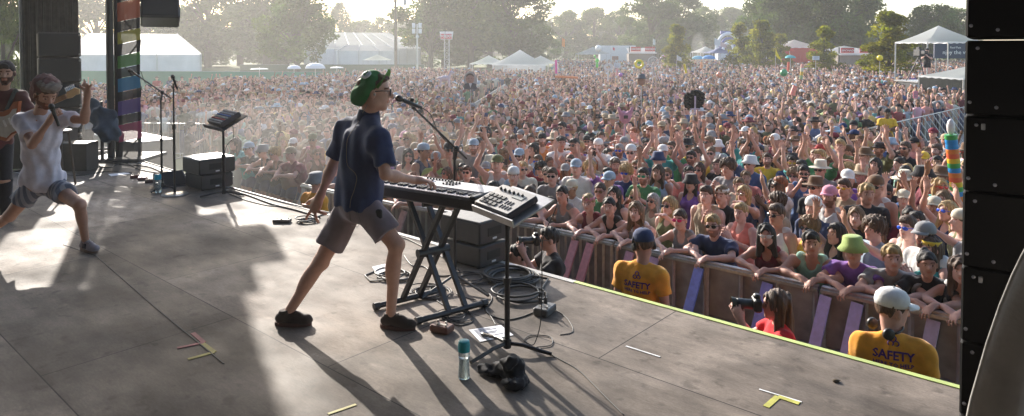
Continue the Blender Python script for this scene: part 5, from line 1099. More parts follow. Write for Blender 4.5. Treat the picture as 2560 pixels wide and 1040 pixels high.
b.slab([HC + RC @ np.array(p) for p in pts], .007, RC[:, 2]); b.build('brim', C(.10, .26, .045, .85), kc)
ed = nrm(RC @ V(.62, .62, .62)); 
bm = BVHTree.FromPolygons([Vector(x.co[:]) + Vector(o_loc(ko)) for x in kc.data.vertices], [tuple(p.vertices) for p in kc.data.polygons])
hh = bm.ray_cast(Vector(HC + ed * .4), Vector(-ed)); ec = np.array(hh[0]); en = nrm(np.array(hh[1]) * .5 + ed * .5); Re = np.stack([nrm(np.cross(RC[:, 1], en)), nrm(np.cross(en, nrm(np.cross(RC[:, 1], en)))), en], 1)
b = MB(); b.lathe([(.034, -.012), (.036, .004), (.03, .007), (.001, .008)], ec, 24, Re); em = b.build('emblem', C(.75, .77, .78, .6), kc, smooth=True)
put_text('lettering', 'L', .05, ec + en * .011, Re, C(.02, .2, .05, .6), kc, .002, .004)
b = MB()
for s_ in (-1, 1):
    b.torus((s_ * .033, .1, .004), .022, .0028, rotm((1, 0, 0), PI / 2) , 20, 5); b.tube([(s_ * .055, .098, .012), (s_ * .078, .05, .012), (s_ * .084, -.005, .004)], .003, 5)
b.tube([(-.011, .102, .008), (.011, .102, .008)], .003, 5); q = link('glasses', mesh_of(b), C(.02, .015, .015, .3), ko, hm)
b = MB(); b.ball((.089, .008, -.012), (.006, .008, .009), 10, 6); link('earpiece', mesh_of(b), C(.5, .45, .4, .4), ko, hm)
bv = BVHTree.FromPolygons([Vector(x.co[:]) + Vector(o_loc(ko)) for x in ksh.data.vertices], [tuple(p.vertices) for p in ksh.data.polygons])
bs = BVHTree.FromPolygons([Vector(x.co[:]) + Vector(o_loc(ko)) for x in ksho.data.vertices], [tuple(p.vertices) for p in ksho.data.polygons])
def surf(px, py, bvs, off=.004):
    r = nrm(ray(px, py)); best = None
    for q in bvs:
        h = q.ray_cast(Vector((0, 0, CAMZ)), Vector(r))
        if h[0] is not None and (best is None or h[3] < best): best = h[3]
    return V(0, 0, CAMZ) + r * ((best or 4.7) - off)
pts = []
ctl = [(918, 262), (905, 285), (893, 310), (867, 345), (866, 390), (868, 415), (888, 432), (893, 445), (886, 475), (876, 500), (874, 535), (878, 562)]
for i in range(len(ctl) - 1):
    for u in (0, .33, .66): pts.append(surf(ctl[i][0] * (1 - u) + ctl[i + 1][0] * u, ctl[i][1] * (1 - u) + ctl[i + 1][1] * u, [bv, bs], .006))
pts = [pts[0]] + [(pts[i - 1] + pts[i] * 2 + pts[i + 1]) / 4 for i in range(1, len(pts) - 1)] + [pts[-1]]; b = MB(); b.tube(pts, .0022, 5); b.tube([surf(893, 530, [bv, bs]), surf(902, 555, [bv, bs]), surf(894, 568, [bv, bs]), surf(878, 562, [bv, bs])], .0022, 5); b.build('earpiece_cable', C(.17, .15, .15, .5), ko)
b = MB(); q = surf(948, 528, [bs], .0); b.bbox(q + V(.0, -.005, -.02), (.045, .03, .07), .01); b.build('belt_pack', C(.02, .02, .02, .4), ko)
# --- singer
A = {'pel': at(106, 452, 6.75), 'nk': at(98, 283, 6.62), 'hd': at(115, 236, 6.52), 'Rh': frame((.62, -.45, -.42)), 'Rsh': at(56, 300, 6.58), 'Lsh': at(146, 295, 6.72), 'Rel': at(80, 362, 6.38), 'Rwr': at(125, 300, 6.32), 'Lel': at(211, 300, 6.66), 'Lwr': at(219, 238, 6.58),
     'Rhip': at(84, 466, 6.70), 'Lhip': at(130, 464, 6.80), 'Rkn': at(24, 540, 6.72), 'Ran': at(-62, 596, 6.95), 'Lkn': at(199, 512, 6.50), 'Lan': at(214, 603, 6.72), 'hs': 1.10, 'w': .98, 'leg': .98, 'Rtoe': V(-.6, -.7, 0), 'Ltoe': V(.85, -.45, 0), 'Rback': V(.3, .5, .3), 'Lback': V(-.6, .8, 0)}
so_ = performer('bearded singer in white tee and striped shorts lunging with a microphone', A, (A['pel'][0], A['pel'][1], 0), (.50, .28, .20), beard=(.32, .2, .15), h=.0085,
    hands=[(A['Rwr'], (.35, .1, .85), (.75, .3, -.25), True, 1.05, .05, None), (A['Lwr'], (.1, -.05, 1), (-.55, -.8, 0), False, .5, .9, [.05, 1.25, 1.25, .05])], fr=.0105)
T = torso_frame(A); P = shirt_prims(A, 'tee', False, .022, .62, -.07); P.insert(3, ell(A['pel'] + T[:, 2] * .08, (.172, .135, .16), T, .05))
for a in 'RL': P.insert(4, cut(A[a + 'sh'], A[a + 'sh'] + (A[a + 'el'] - A[a + 'sh']) * .62, .068, .074, .03))
wear(so_, 'tee_shirt', P, (.66, .62, .68), .0085, wob=.010, wl=.09, seed=8)
sm = mat('striped_fabric', (.3, .3, .33), .85, bump=.3, bscale=40); nt = sm.node_tree; wv = nt.nodes.new('ShaderNodeTexWave'); wv.inputs['Scale'].default_value = 5.5; wv.bands_direction = 'X'; tc = nt.nodes.new('ShaderNodeTexCoord'); mp = nt.nodes.new('ShaderNodeMapping'); mp.inputs['Rotation'].default_value = (0, .12, 0); nt.links.new(tc.outputs['Object'], mp.inputs[0]); nt.links.new(mp.outputs[0], wv.inputs[0])
cr = nt.nodes.new('ShaderNodeValToRGB'); cr.color_ramp.interpolation = 'CONSTANT'; cr.color_ramp.elements[0].color = (.13, .145, .19, 1); cr.color_ramp.elements[1].color = (.30, .30, .33, 1); cr.color_ramp.elements[1].position = .5; nt.links.new(wv.outputs[0], cr.inputs[0]); nt.links.new(cr.outputs[0], nt.nodes['Principled BSDF'].inputs[0])
wear(so_, 'striped_shorts', short_prims(A, False, .5, .016, .125), None, .0085, sm, .007, .1, 9)
for a in 'RL': shoe(so_, A[a + 'an'], A[a + 'toe'], (.30, .26, .28), (.22, .15, .12), True)
hm = M4(A['Rh'] * A['hs'], A['hd'] - o_loc(so_))
q = link('hair', HAIRS['short'], None, so_, hm @ Matrix.Scale(.95, 4)); tint(q, (.09, .05, .03))
v, f = sdf_mesh([ell((0, .015, .108), (.092, .108, .034), None, .02), ell((0, .07, .098), (.068, .042, .026), None, .02)], .008, .005, .03, 3); q = link('fuzzy_hat_front', mesh_np('hat', v, f, True), CLOTH, so_, hm); tint(q, (.22, .165, .13))
v, f = sdf_mesh([ell((0, -.04, .075), (.108, .11, .085), None, .02), ell((-.07, -.05, 0), (.035, .055, .09), None, .03), ell((.07, -.05, 0), (.035, .055, .09), None, .03)], .008, .008, .06, 5); q = link('hat_back', mesh_np('hat', v, f, True), CLOTH, so_, hm); tint(q, (.20, .10, .09))
def handheld(c, d, label, name='microphone'):
    d = nrm(d); R = frame(d, (0, 1, .1)); R = np.stack([R[:, 0], R[:, 2], d], 1); t = thing(name, label, 'microphone', c); b = MB(); b.lathe([(.011, -.17), (.012, -.165), (.017, -.02), (.022, -.005)], c, 16, R); b.build('handle', C(.03, .03, .032, .35), t, smooth=True)
    b = MB(); b.ball(np.array(c) + d * .022, (.026, .026, .03), 16, 10, R); b.build('grille', C(.06, .06, .06, .4, .6, noise=.4, nscale=300), t, smooth=True); return t
handheld(at(131, 272, 6.28), (-.25, -.1, .9), 'black wireless microphone held at the bearded singer chin')
# --- guitarist
Q = {'pel': at(-14, 350, 7.85), 'nk': at(8, 224, 7.82), 'hd': at(14, 182, 7.74), 'Rh': frame((.45, -.85, -.12)), 'Rsh': at(-32, 238, 7.75), 'Lsh': at(50, 238, 7.85), 'Rel': at(-50, 292, 7.7), 'Rwr': at(4, 312, 7.50), 'Lel': at(82, 292, 7.72), 'Lwr': at(112, 262, 7.45),
     'Rhip': at(-34, 358, 7.82), 'Lhip': at(6, 358, 7.88), 'Rkn': at(-44, 452, 7.75), 'Ran': at(-50, 538, 7.85), 'Lkn': at(12, 452, 7.8), 'Lan': at(16, 538, 7.88), 'hs': 1.06, 'w': 1.02, 'Rtoe': V(0, -1, 0), 'Ltoe': V(.5, -.9, 0)}
go = performer('bearded guitarist in maroon henley shirt at the left edge of stage', Q, (Q['pel'][0], Q['pel'][1], 0), (.42, .24, .17), beard=(.12, .08, .07), h=.0095, hands=[(Q['Rwr'], (.8, -.1, -.4), (0, .8, -.4), True, .6, .1, None), (Q['Lwr'], (.3, -.4, .7), (.1, .8, .3), False, .9, .1, None)], fr=.0105)
P = shirt_prims(Q, 'tee', False, .016, .95, -.08); wear(go, 'henley_shirt', P, (.10, .028, .028), .0095, seed=12)
b = MB(); T = torso_frame(Q)
for k in range(3): b.ball(Q['nk'] + T[:, 1] * .115 - T[:, 2] * (.05 + .05 * k), .007, 8, 6)
b.build('shirt_buttons', C(.6, .6, .6, .4), go)
wear(go, 'trousers', short_prims(Q, False, .98, .012, .11) [:1] + [cut(Q[a + 'hip'], Q[a + 'kn'], .1, .075, .03) for a in 'RL'] + [cut(Q[a + 'kn'], Q[a + 'an'], .075, .06, .02) for a in 'RL'], (.02, .02, .025), .011, seed=14)
for a in 'RL': shoe(go, Q[a + 'an'], Q[a + 'toe'], (.03, .03, .03), (.05, .05, .05))
hm = M4(Q['Rh'] * Q['hs'], Q['hd'] - o_loc(go)); q = link('hair', HAIRS['short'], None, go, hm); tint(q, (.02, .014, .012))
b = MB(); b.tube([Q['Lsh'] + V(0, -.07, .07), Q['Lsh'] + V(-.05, -.14, -.15), at(40, 300, 7.6)], .02, 6); b.tube([Q['Lsh'] + V(0, -.07, .07), Q['Lsh'] + V(.0, .1, -.1), Q['Rsh'] + V(0, .12, -.3)], .02, 6); b.build('guitar_strap', C(.04, .05, .05, .7), go)
g0 = at(22, 305, 7.42); g1 = at(168, 240, 7.35); ax = nrm(g1 - g0); nf = nrm(np.cross(ax, (0, 0, 1))); nf = nf if nf[1] < 0 else -nf; up = nrm(np.cross(nf, ax)); up = up if up[2] > 0 else -up
gt = thing('electric_guitar', 'sunburst electric guitar with white pickguard held by the guitarist', 'guitar', g0)
out = [(-.23, 0), (-.21, .10), (-.12, .165), (-.02, .13), (.06, .13), (.14, .18), (.20, .165), (.16, .10), (.13, .05), (.13, -.05), (.16, -.10), (.21, -.14), (.16, -.17), (.07, -.14), (-.02, -.14), (-.12, -.18), (-.20, -.12)]
b = MB(); b.slab([g0 + ax * x + up * y for x, y in out], .045, -nf); b.build('guitar_body', C(.28, .08, .03, .3), gt)
b = MB(); b.slab([g0 + nf * .004 + ax * x * .75 + up * (y * .72 - .02) for x, y in out], .004, nf); b.build('pickguard', C(.40, .38, .34, .35), gt)
b = MB()
for x in (-.04, .03, .09): b.box(g0 + nf * .012 + ax * x, (.02, .075, .012), np.stack([ax, up, nf], 1))
b.build('pickups', C(.7, .7, .68, .3), gt)
b = MB(); b.bar(g0 + ax * .1 + nf * .012, g1 + nf * .012, .05, .022, up=nf); b.build('guitar_neck', C(.35, .2, .1, .4), gt)
b = MB(); b.slab([g1 + ax * x + up * y for x, y in ((0, -.03), (.02, .035), (.13, .045), (.17, .01), (.15, -.035), (.1, -.028), (.05, -.04))], .018, nf); hs_ = b.build('headstock', C(.55, .38, .2, .4), gt)
b = MB()
for k in range(6): q = g1 + ax * (.02 + .02 * k) + up * .045; b.tube([q + nf * .01, q + up * .03 + nf * .01], .004, 6); b.ball(q + up * .036 + nf * .01, (.008, .006, .008), 8, 5)
b.build('tuning_pegs', C(.7, .7, .72, .25, .9), hs_)
b = MB()
for k in range(6): o_ = up * (-.018 + .0072 * k) + nf * .028; b.tube([g0 - ax * .1 + o_, g1 + o_ * .9], .0008, 3)
b.build('strings', C(.6, .6, .6, .3, .9), gt)
# ---------- keyboard and its stand
BLK = C(.025, .025, .028, .45); BLK2 = C(.04, .038, .04, .35, .3); kd = nrm(V(.83, -.56, 0)); kn_ = V(-kd[1], kd[0], 0); FRc = V(-.262, 4.64, 0); RK = np.stack([kd, kn_, V(0, 0, 1)], 1); KL = 1.30; KW = .40
kb = thing('synthesizer', 'long black stage keyboard with silver top panel on crossed stand', 'keyboard', FRc - kd * KL / 2 + kn_ * KW / 2 + V(0, 0, .88)); kc0 = FRc - kd * KL / 2
b = MB(); b.bbox(kc0 + kn_ * KW / 2 + V(0, 0, .925), (KL, KW, .085), .012, RK); b.build('case', BLK, kb)
b = MB(); prof = [(.12, .968), (.14, .992), (.38, .985), (.40, .968)]; P = []
for e in (-KL / 2 + .01, KL / 2 - .01): P += [kc0 + kd * e + kn_ * y + V(0, 0, z) for y, z in prof]
b.add(P, [(0, 1, 5, 4), (1, 2, 6, 5), (2, 3, 7, 6), (3, 2, 1, 0), (4, 5, 6, 7)]); pn = b.build('control_panel', C(.62, .60, .60, .5), kb)
b = MB(); b.box(kc0 + kn_ * .065 + V(0, 0, .9705), (KL - .12, .10, .008), RK); b.build('white_keys', C(.42, .40, .44, .35), kb)
b = MB(); nk_ = 44
for i in range(nk_): b.box(kc0 + kd * (-(KL - .12) / 2 + (i + .5) * (KL - .12) / nk_ + .011) + kn_ * .065 + V(0, 0, .9752), (.0015, .10, .0015), RK)
b.build('key_gaps', BLK, kb)
b = MB()
for i in range(nk_):
    if i % 7 in (0, 1, 3, 4, 5): b.bbox(kc0 + kd * (-(KL - .12) / 2 + (i + 1) * (KL - .12) / nk_) + kn_ * .085 + V(0, 0, .981), (.013, .062, .013), .003, RK)
b.build('black_keys', C(.015, .015, .017, .3), kb)
for e in (-1, 1): b = MB(); b.bbox(kc0 + kd * e * (KL / 2 - .025) + kn_ * .09 + V(0, 0, .972), (.05, .17, .03), .008, RK); b.build('end_cheek', BLK, kb)
b = MB()
for (u, w_) in [(-.30 + .05 * i, .24 + .03 * (i % 2)) for i in range(8)] + [(-.05 + .03 * i, .33) for i in range(9)] + [(.2 + .03 * i, .22 + .04 * j) for i in range(4) for j in range(3)]: b.lathe([(.009, 0), (.008, .014), (.001, .015)], kc0 + kd * u + kn_ * w_ + V(0, 0, .988), 10)
b.build('knobs', BLK, kb)
b = MB(); b.box(kc0 + kd * .02 + kn_ * .25 + V(0, 0, .9915), (.13, .05, .003), RK); b.build('display', C(.25, .3, .5, .2), kb)
put_text('lettering', 'K-STAGE' if False else '', .03, kc0, RK, BLK, kb) if False else None
xs = thing('keyboard_stand', 'black double braced X stand under the keyboard', 'keyboard stand', (-.62, 5.18, 0)); fb = nrm(V(.80, .60, 0)); c0, c1 = V(-.83, 5.50, .035), V(-.46, 5.20, .035); c0 = V(-.80, 5.36, .03); c1 = V(-.44, 5.08, .03)
for nm_, c in (('rear', c0), ('front', c1)):
    b = MB(); b.tube([c - fb * .30, c + fb * .26], .022, 10); b.build('foot_bar', BLK2, xs, smooth=True)
    for e in (-.31, .27): b = MB(); b.tube([c + fb * (e - .01), c + fb * (e + .035)], .028, 10); b.build('rubber_foot', BLK, xs)
TOPZ = .865
for k_ in (-.075, .075):
    a0 = c0 + fb * k_; a1 = c1 + fb * k_; t0_ = V(a0[0], a0[1], TOPZ) + (c0 - c1) * -.02; t1_ = V(a1[0], a1[1], TOPZ)
    b = MB(); b.bar(a0, t1_, .034, .034, up=fb); b.build('leg', BLK2, xs); b = MB(); b.bar(a1 + fb * .036, t0_ + fb * .036, .034, .034, up=fb); b.build('leg', BLK2, xs)
cc = (c0 + c1) / 2; b = MB(); b.tube([V(cc[0], cc[1], TOPZ / 2 + .01) - fb * .12, V(cc[0], cc[1], TOPZ / 2 + .01) + fb * .15], .035, 14); b.build('pivot', BLK, xs)
for c in (c0, c1): b = MB(); b.tube([V(c[0], c[1], TOPZ + .002) - fb * .26, V(c[0], c[1], TOPZ + .002) + fb * .2], .017, 8); b.build('support_arm', BLK, xs, smooth=True)
# ---------- boom stand and microphone of the keyboard player
def tripod_stand(base, zt, label, legs, name='microphone_stand', rad=.011, L=.33, hub=.1, arch=False):
    t = thing(name, label, 'stand', (base[0], base[1], 0)); b = MB(); b.tube([V(base[0], base[1], .07), V(base[0], base[1], zt * .55)], rad * 1.35, 10); b.tube([V(base[0], base[1], zt * .5), V(base[0], base[1], zt)], rad, 10); b.build('pole', BLK2, t, smooth=True)
    b = MB(); b.lathe([(rad * 1.9, -.02), (rad * 2, .02)], V(base[0], base[1], zt * .55), 12); b.build('clutch', BLK, t)
    for a in legs:
        b = MB(); d = V(math.cos(a), math.sin(a), 0); q = V(base[0], base[1], 0)
        b.tube([q + V(0, 0, hub), q + d * L * .35 + V(0, 0, hub * .95 if arch else hub * .75), q + d * L * .75 + V(0, 0, hub * .5), q + d * L + V(0, 0, .014)] if arch else [q + V(0, 0, hub), q + d * L + V(0, 0, .02)], [.013, .013, .013, .012] if arch else .011, 8); b.build('leg', BLK2, t, smooth=True)
    b = MB(); b.lathe([(.026, -.03), (.03, 0), (.026, .03)], V(base[0], base[1], hub), 12); b.build('hub', BLK, t); return t
bb_ = onz(1137, 716); t = tripod_stand(bb_, 1.13, 'black tripod microphone stand with long boom behind the keyboard', (-2.2, -.75, 1.6), L=.40)
j = V(bb_[0], bb_[1], 1.13); m0 = at(1027, 262, 4.98); m1 = at(1166, 396, 5.80); b = MB(); b.tube([m0, m1], .009, 8); b.build('boom_arm', BLK2, t, smooth=True)
b = MB(); jj = m0 + (m1 - m0) * (1135 - 1027) / (1166 - 1027) * 1.02; b.tube([j - V(0, 0, .05), jj], .018, 8); b.ball(jj, .026, 10, 8); b.build('boom_joint', BLK, t)
b = MB(); b.ball(m0 + (m1 - m0) * .04, .016, 8, 6); b.tube([m0, m0 + V(.01, 0, .05)], .016, 8); b.build('clip', BLK, t)
mt_ = at(1004, 249, 4.93); md = nrm(mt_ - at(1050, 268, 5.0)); handheld(mt_ + md * -.0, md, 'black vocal microphone on boom in front of the keyboard player face')
def cable(pts, r, label, col=(.025, .025, .028), name='cable', sub_=6, group=None, cat='cable'):
    pts = [np.asarray(p, float) for p in pts]; out = []
    for i in range(len(pts) - 1):
        p0 = pts[max(i - 1, 0)]; p1 = pts[i]; p2 = pts[i + 1]; p3 = pts[min(i + 2, len(pts) - 1)]
        for k in range(sub_): u = k / sub_; out.append(.5 * ((2 * p1) + (-p0 + p2) * u + (2 * p0 - 5 * p1 + 4 * p2 - p3) * u * u + (-p0 + 3 * p1 - 3 * p2 + p3) * u ** 3))
    out.append(pts[-1]); b = MB(); b.tube(out, r, 6); return prop(b.build(name, C(*col, .5), smooth='all'), label, cat, group)
cable([at(1050, 268, 5.0), at(1075, 285, 5.05), at(1095, 330, 5.3), at(1112, 350, 5.5), at(1130, 372, 5.7), at(1143, 450, 5.72), at(1140, 560, 5.72), at(1142, 690, 5.72), onz(1150, 735, .01), onz(1190, 750, .008)], .0035, 'thin black cable wound down the boom microphone stand')
# ---------- drum pad on a music stand (right) and mixer on a music stand (left)
def desk(t, A_, B_, C_, D_, col, th=.012, lip=True):
    b = MB(); b.slab([A_, B_, C_, D_], -th); b.build('desk', col, t)
    if lip: n = nrm(np.cross(B_ - A_, D_ - A_)); b = MB(); b.bar(A_ + n * .015, B_ + n * .015, .012, .05, up=n); b.build('ledge', col, t)
ps_ = onz(1268, 878); t = tripod_stand(ps_, .86, 'black music stand with tilted desk carrying the drum pad', (-2.45, -.25, 2.2), 'music_stand', .014, .30, .055, True)
hx = V(ps_[0], ps_[1], 0); e1 = nrm(V(.52, -.62, -.05)); e2 = nrm(V(.60, .74, .34)); e2 = nrm(e2 - e1 * np.dot(e1, e2)); nn_ = nrm(np.cross(e1, e2)); dc = at(1283, 512, 4.50)
W_, H_ = .42, .36; cor = [dc + e1 * a * W_ / 2 + e2 * b_ * H_ / 2 for a, b_ in ((-1, -1), (1, -1), (1, 1), (-1, 1))]
desk(t, *cor, C(.42, .42, .42, .35, .6)); b = MB(); b.tube([V(ps_[0], ps_[1], .8), dc - nn_ * .03], .014, 8); b.build('neck', BLK2, t)
RD = np.stack([e1, e2, nn_], 1); dp = thing('drum_pad', 'grey drum pad controller with buttons on the tilted music desk', 'drum machine', dc + nn_ * .01 - e2 * .03 - e1 * .05); dq = dc + nn_ * .028 - e2 * .03 - e1 * .03
b = MB(); b.bbox(dq, (.36, .27, .05), .012, RD); b.build('case', C(.05, .03, .03, .4), dp)
b = MB(); b.bbox(dq + nn_ * .026, (.345, .255, .004), .001, RD); b.build('top_panel', C(.35, .34, .33, .4, .3), dp)
b = MB()
for i in range(4):
    for k in range(3): b.bbox(dq + nn_ * .031 + e1 * (-.135 + i * .043) + e2 * (-.09 + k * .043), (.034, .034, .008), .003, RD)
b.build('pads', C(.08, .08, .085, .6), dp)
b = MB()
for i in range(7): b.bbox(dq + nn_ * .03 + e1 * (.05 + (i % 4) * .028) + e2 * (-.08 + (i // 4) * .05), (.008, .04, .006), .002, RD)
for i in range(6): b.lathe([(.010, 0), (.009, .016), (.001, .017)], dq + nn_ * .028 + e1 * (-.13 + i * .045) + e2 * .075, 10, RD)
b.build('faders', BLK, dp)
b = MB(); b.box(dq + nn_ * .0305 + e1 * .08 + e2 * .055, (.1, .05, .003), RD); b.build('display', C(.5, .52, .5, .25), dp)
cable([cor[2] - e1 * .05 + nn_ * .01, cor[2] + e1 * .03 + V(0, 0, -.02), at(1357, 600, 4.45), at(1355, 700, 4.45), at(1352, 800, 4.42), at(1340, 850, 4.40), onz(1330, 862, .008), onz(1310, 850, .006), onz(1330, 838, .006), onz(1375, 842, .006), onz(1378, 862, .006), onz(1340, 868, .006)], .0035, 'thin cable dangling from the drum pad to the floor')
ml = onz(560, 488); t = tripod_stand(ml, .98, 'black music stand with tilted desk carrying the mixer at left', (-2.6, -.2, 1.8), 'music_stand', .016, .30, .05, True)
m4 = [at(514, 311, 9.55), at(572, 325, 9.1), at(613, 296, 9.3), at(562, 279, 9.8)]; e1 = nrm(m4[1] - m4[0]); e2 = nrm((m4[3] - m4[0]) - e1 * np.dot(e1, m4[3] - m4[0])); nn_ = nrm(np.cross(e1, e2)); mc = sum(m4) / 4; cor = [mc + e1 * a * .27 + e2 * b_ * .2 for a, b_ in ((-1, -1), (1, -1), (1, 1), (-1, 1))]
desk(t, *cor, C(.05, .05, .05, .5)); b = MB(); b.tube([V(ml[0], ml[1], .9), mc - nn_ * .02], .016, 8); b.build('neck', BLK2, t)
RD = np.stack([e1, e2, nn_], 1); mx_ = thing('audio_mixer', 'small black mixer with rows of knobs on the left music stand', 'mixer', mc); q = mc + nn_ * .05
b = MB(); b.bbox(q, (.42, .3, .07), .01, RD); b.build('case', C(.06, .05, .06, .4), mx_)
for rr in range(6):
    b = MB()
    for i in range(11): b.lathe([(.010, 0), (.009, .015), (.001, .016)], q + nn_ * .035 + e1 * (-.18 + i * .036) + e2 * (-.12 + rr * .045), 8, RD)
    b.build('knob_row', C(*[(.6, .6, .6), (.5, .1, .1), (.6, .6, .55), (.1, .2, .5), (.6, .6, .6), (.55, .5, .5)][rr], .4), mx_)
cable([at(582, 315, 9.2), at(583, 345, 9.2), at(565, 368, 9.3), at(559, 420, 9.33), onz(563, 470, .01), onz(600, 482, .01)], .004, 'thin cable hanging from the mixer down the left music stand')
# ---------- stands on the left
ms = onz(437, 487); t = thing('microphone_stand', 'straight black microphone stand with round metal base at left', 'stand', (ms[0], ms[1], 0))
b = MB(); b.lathe([(.165, 0), (.17, .012), (.15, .022), (.03, .034), (.001, .035)], V(ms[0], ms[1], 0), 32); b.build('round_base', C(.35, .35, .34, .3, .8), t, smooth=True)
b = MB(); b.tube([V(ms[0], ms[1], .02), V(ms[0], ms[1], .95)], .016, 10); b.tube([V(ms[0], ms[1], .9), V(ms[0], ms[1], 1.53)], .011, 10); b.build('pole', BLK2, t, smooth=True); b = MB(); b.lathe([(.022, -.03), (.024, .03)], V(ms[0], ms[1], .93), 12); b.build('clutch', BLK, t)
handheld(V(ms[0], ms[1], 1.60), (-.2, -.25, .9), 'black vocal microphone on top of the straight stand at left')
bs_ = onz(405, 478); t = tripod_stand(bs_, 1.32, 'thin black boom stand left of the straight microphone stand', (-1.9, .2, 2.3), L=.18)
q0 = at(345, 190, 9.2); q1 = at(428, 246, 9.75); b = MB(); b.tube([q0, q1], .010, 8); b.build('boom_arm', BLK2, t); q = V(bs_[0], bs_[1], 1.32); b = MB(); b.ball(q0 + (q1 - q0) * .72, .028, 10, 8); b.tube([q - V(0, 0, .05), q0 + (q1 - q0) * .72], .014, 8); b.build('boom_joint', BLK, t)
handheld(at(328, 178, 9.1), q0 - q1, 'black microphone on the angled boom in front of the rainbow banner')
cable([q0, at(352, 178, 9.25), at(362, 205, 9.4), at(385, 225, 9.6), at(402, 250, 9.68), at(402, 350, 9.68), onz(404, 468, .01)], .004, 'thin cable draped along the left boom stand')
# ---------- fill speakers
FACE = C(.03, .03, .032, .8, noise=.3, nscale=200); CAB = C(.045, .043, .045, .45); TOPC = CAB
def cabinet(c, sx, sy, sz, label, group, mark=True, tex=CAB, lid=None):  # lid: colour of the added plate that paints the sunlit top
    R = np.stack([V(*UE[:2], 0), V(*NE[:2], 0), V(0, 0, 1)], 1); t = thing('speaker_cabinet', label, 'speaker', c, group); c = np.array(c, float); m = V(0, 0, sz / 2)
    b = MB(); b.bbox(c + m, (sx, sy, sz), .012, R); b.build('case', tex, t); b = MB(); b.bbox(c + m + V(*NE[:2], 0) * (sy / 2), (sx * .94, .02, sz * .86), .004, R); b.build('front_grille', FACE, t)
    b = MB(); q = c + m - V(*UE[:2], 0) * (sx / 2 + .001) ; b.bbox(q, (.008, sy * .45, sz * .4), .002, R); hp_ = b.build('side_handle', C(.015, .015, .015, .6), t)
    b = MB(); b.bbox(q - V(*NE[:2], 0) * 0 + V(0, 0, -sz * .33), (.006, .055, .018), .001, R); b.build('badge', C(.7, .7, .7, .4), t)
    if lid: b = MB(); b.bbox(c + V(0, 0, sz + .004), (sx * .99, sy * .99, .012), .004, R); b.build('sun_tint_plate', C(*lid, .45), t)  # pale plate added to paint the sunlit look of the cabinet top
    for e in (-1, 1):
        for g_ in (-1, 1): b = MB(); b.lathe([(.02, 0), (.018, .012)], c + V(*UE[:2], 0) * e * sx * .4 + V(*NE[:2], 0) * g_ * sy * .4 + V(0, 0, -.012), 10); b.build('rubber_foot', BLK, t)
    return t
n1 = V(-.30, 6.12, 0); ctr = n1 + V(*UE[:2], 0) * .24 + V(*NE[:2], 0) * .19; ctr = ctr - V(*NE[:2], 0) * .0
cabinet(ctr + V(0, 0, .012), .50, .38, .19, 'lower black fill speaker behind the keyboard stand', 'stage lip fill speakers'); cabinet(ctr + V(0, 0, .226), .52, .40, .20, 'upper black fill speaker with top painted sunlit grey behind the keyboard stand', 'stage lip fill speakers', lid=(.24, .23, .22))
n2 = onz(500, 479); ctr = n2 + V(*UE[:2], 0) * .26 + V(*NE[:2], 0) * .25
cabinet(ctr + V(0, 0, .012), .52, .46, .20, 'lower black fill speaker left of the mixer stand', 'stage lip fill speakers'); cabinet(ctr + V(0, 0, .226), .54, .52, .21, 'upper fill speaker with top painted as sunlit left of the mixer stand', 'stage lip fill speakers', lid=(.6, .58, .57))
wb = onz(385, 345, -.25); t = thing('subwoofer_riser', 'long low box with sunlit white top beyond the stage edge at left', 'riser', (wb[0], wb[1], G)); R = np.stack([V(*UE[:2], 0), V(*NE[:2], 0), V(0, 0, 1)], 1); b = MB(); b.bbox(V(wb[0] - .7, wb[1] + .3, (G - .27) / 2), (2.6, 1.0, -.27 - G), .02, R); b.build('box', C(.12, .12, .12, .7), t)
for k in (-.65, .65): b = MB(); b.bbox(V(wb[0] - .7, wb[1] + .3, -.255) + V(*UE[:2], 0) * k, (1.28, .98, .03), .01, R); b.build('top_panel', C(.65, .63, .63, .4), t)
# ---------- small things on the floor
def bottle(c, h, r, label, lidc, wl=.55):
    t = thing('water_bottle', label, 'bottle', c, 'water bottles on stage'); c = np.array(c, float); b = MB(); b.lathe([(r * .85, 0), (r, .01), (r * .9, h * .3), (r * .84, h * .45), (r * .95, h * .62), (r * .96, h * .72)], c, 24)
    gm = mat('clear_plastic', (.8, .88, .9), .12, trans=.75, spec=.5); b.build('body', gm, t, smooth=True); b = MB(); b.lathe([(r * .82, .004), (r * .86, .01), (r * .78, h * .3), (r * .74, h * wl)], c, 20); b.build('water', mat('water_fill', (.75, .85, .85), .05, trans=.85), t, smooth=True)
    b = MB(); b.lathe([(r * .99, h * .72), (r * 1.0, h * .9), (r * .9, h * .93), (r * .9, h * .985), (r * .7, h), (.001, h)], c, 24); b.build('lid', C(*lidc, .35), t, smooth=True)
bottle(onz(1160, 945), .232, .037, 'clear water bottle with teal lid by the black towel', (.01, .32, .36)); bottle(onz(395, 482), .26, .045, 'clear water bottle with bright blue lid beside the left boom stand', (.01, .38, .55))
def box_thing(name, c, sz, rz, col, label, cat, knobs=0, group=None):
    t = thing(name, label, cat, c, group); c = np.array(c, float); R = rotm((0, 0, 1), rz); b = MB(); b.bbox(c + V(0, 0, sz[2] / 2), sz, .008, R); b.build('case', C(*col, .45), t)
    if knobs:
        b = MB()
        for k in range(knobs): b.lathe([(.008, 0), (.008, .014), (.001, .015)], c + R @ V(sz[0] * (-.33 + .66 * k / max(1, knobs - 1)), sz[1] * .25 * (-1) ** k, sz[2]), 10)
        b.build('knobs', C(.5, .47, .42, .4, .5), t)
        b = MB(); b.box(c + R @ V(0, -sz[1] * .02, sz[2] + .001), (sz[0] * .5, sz[1] * .3, .003), R); b.build('label_plate', C(.4, .35, .3, .5), t)
    return t
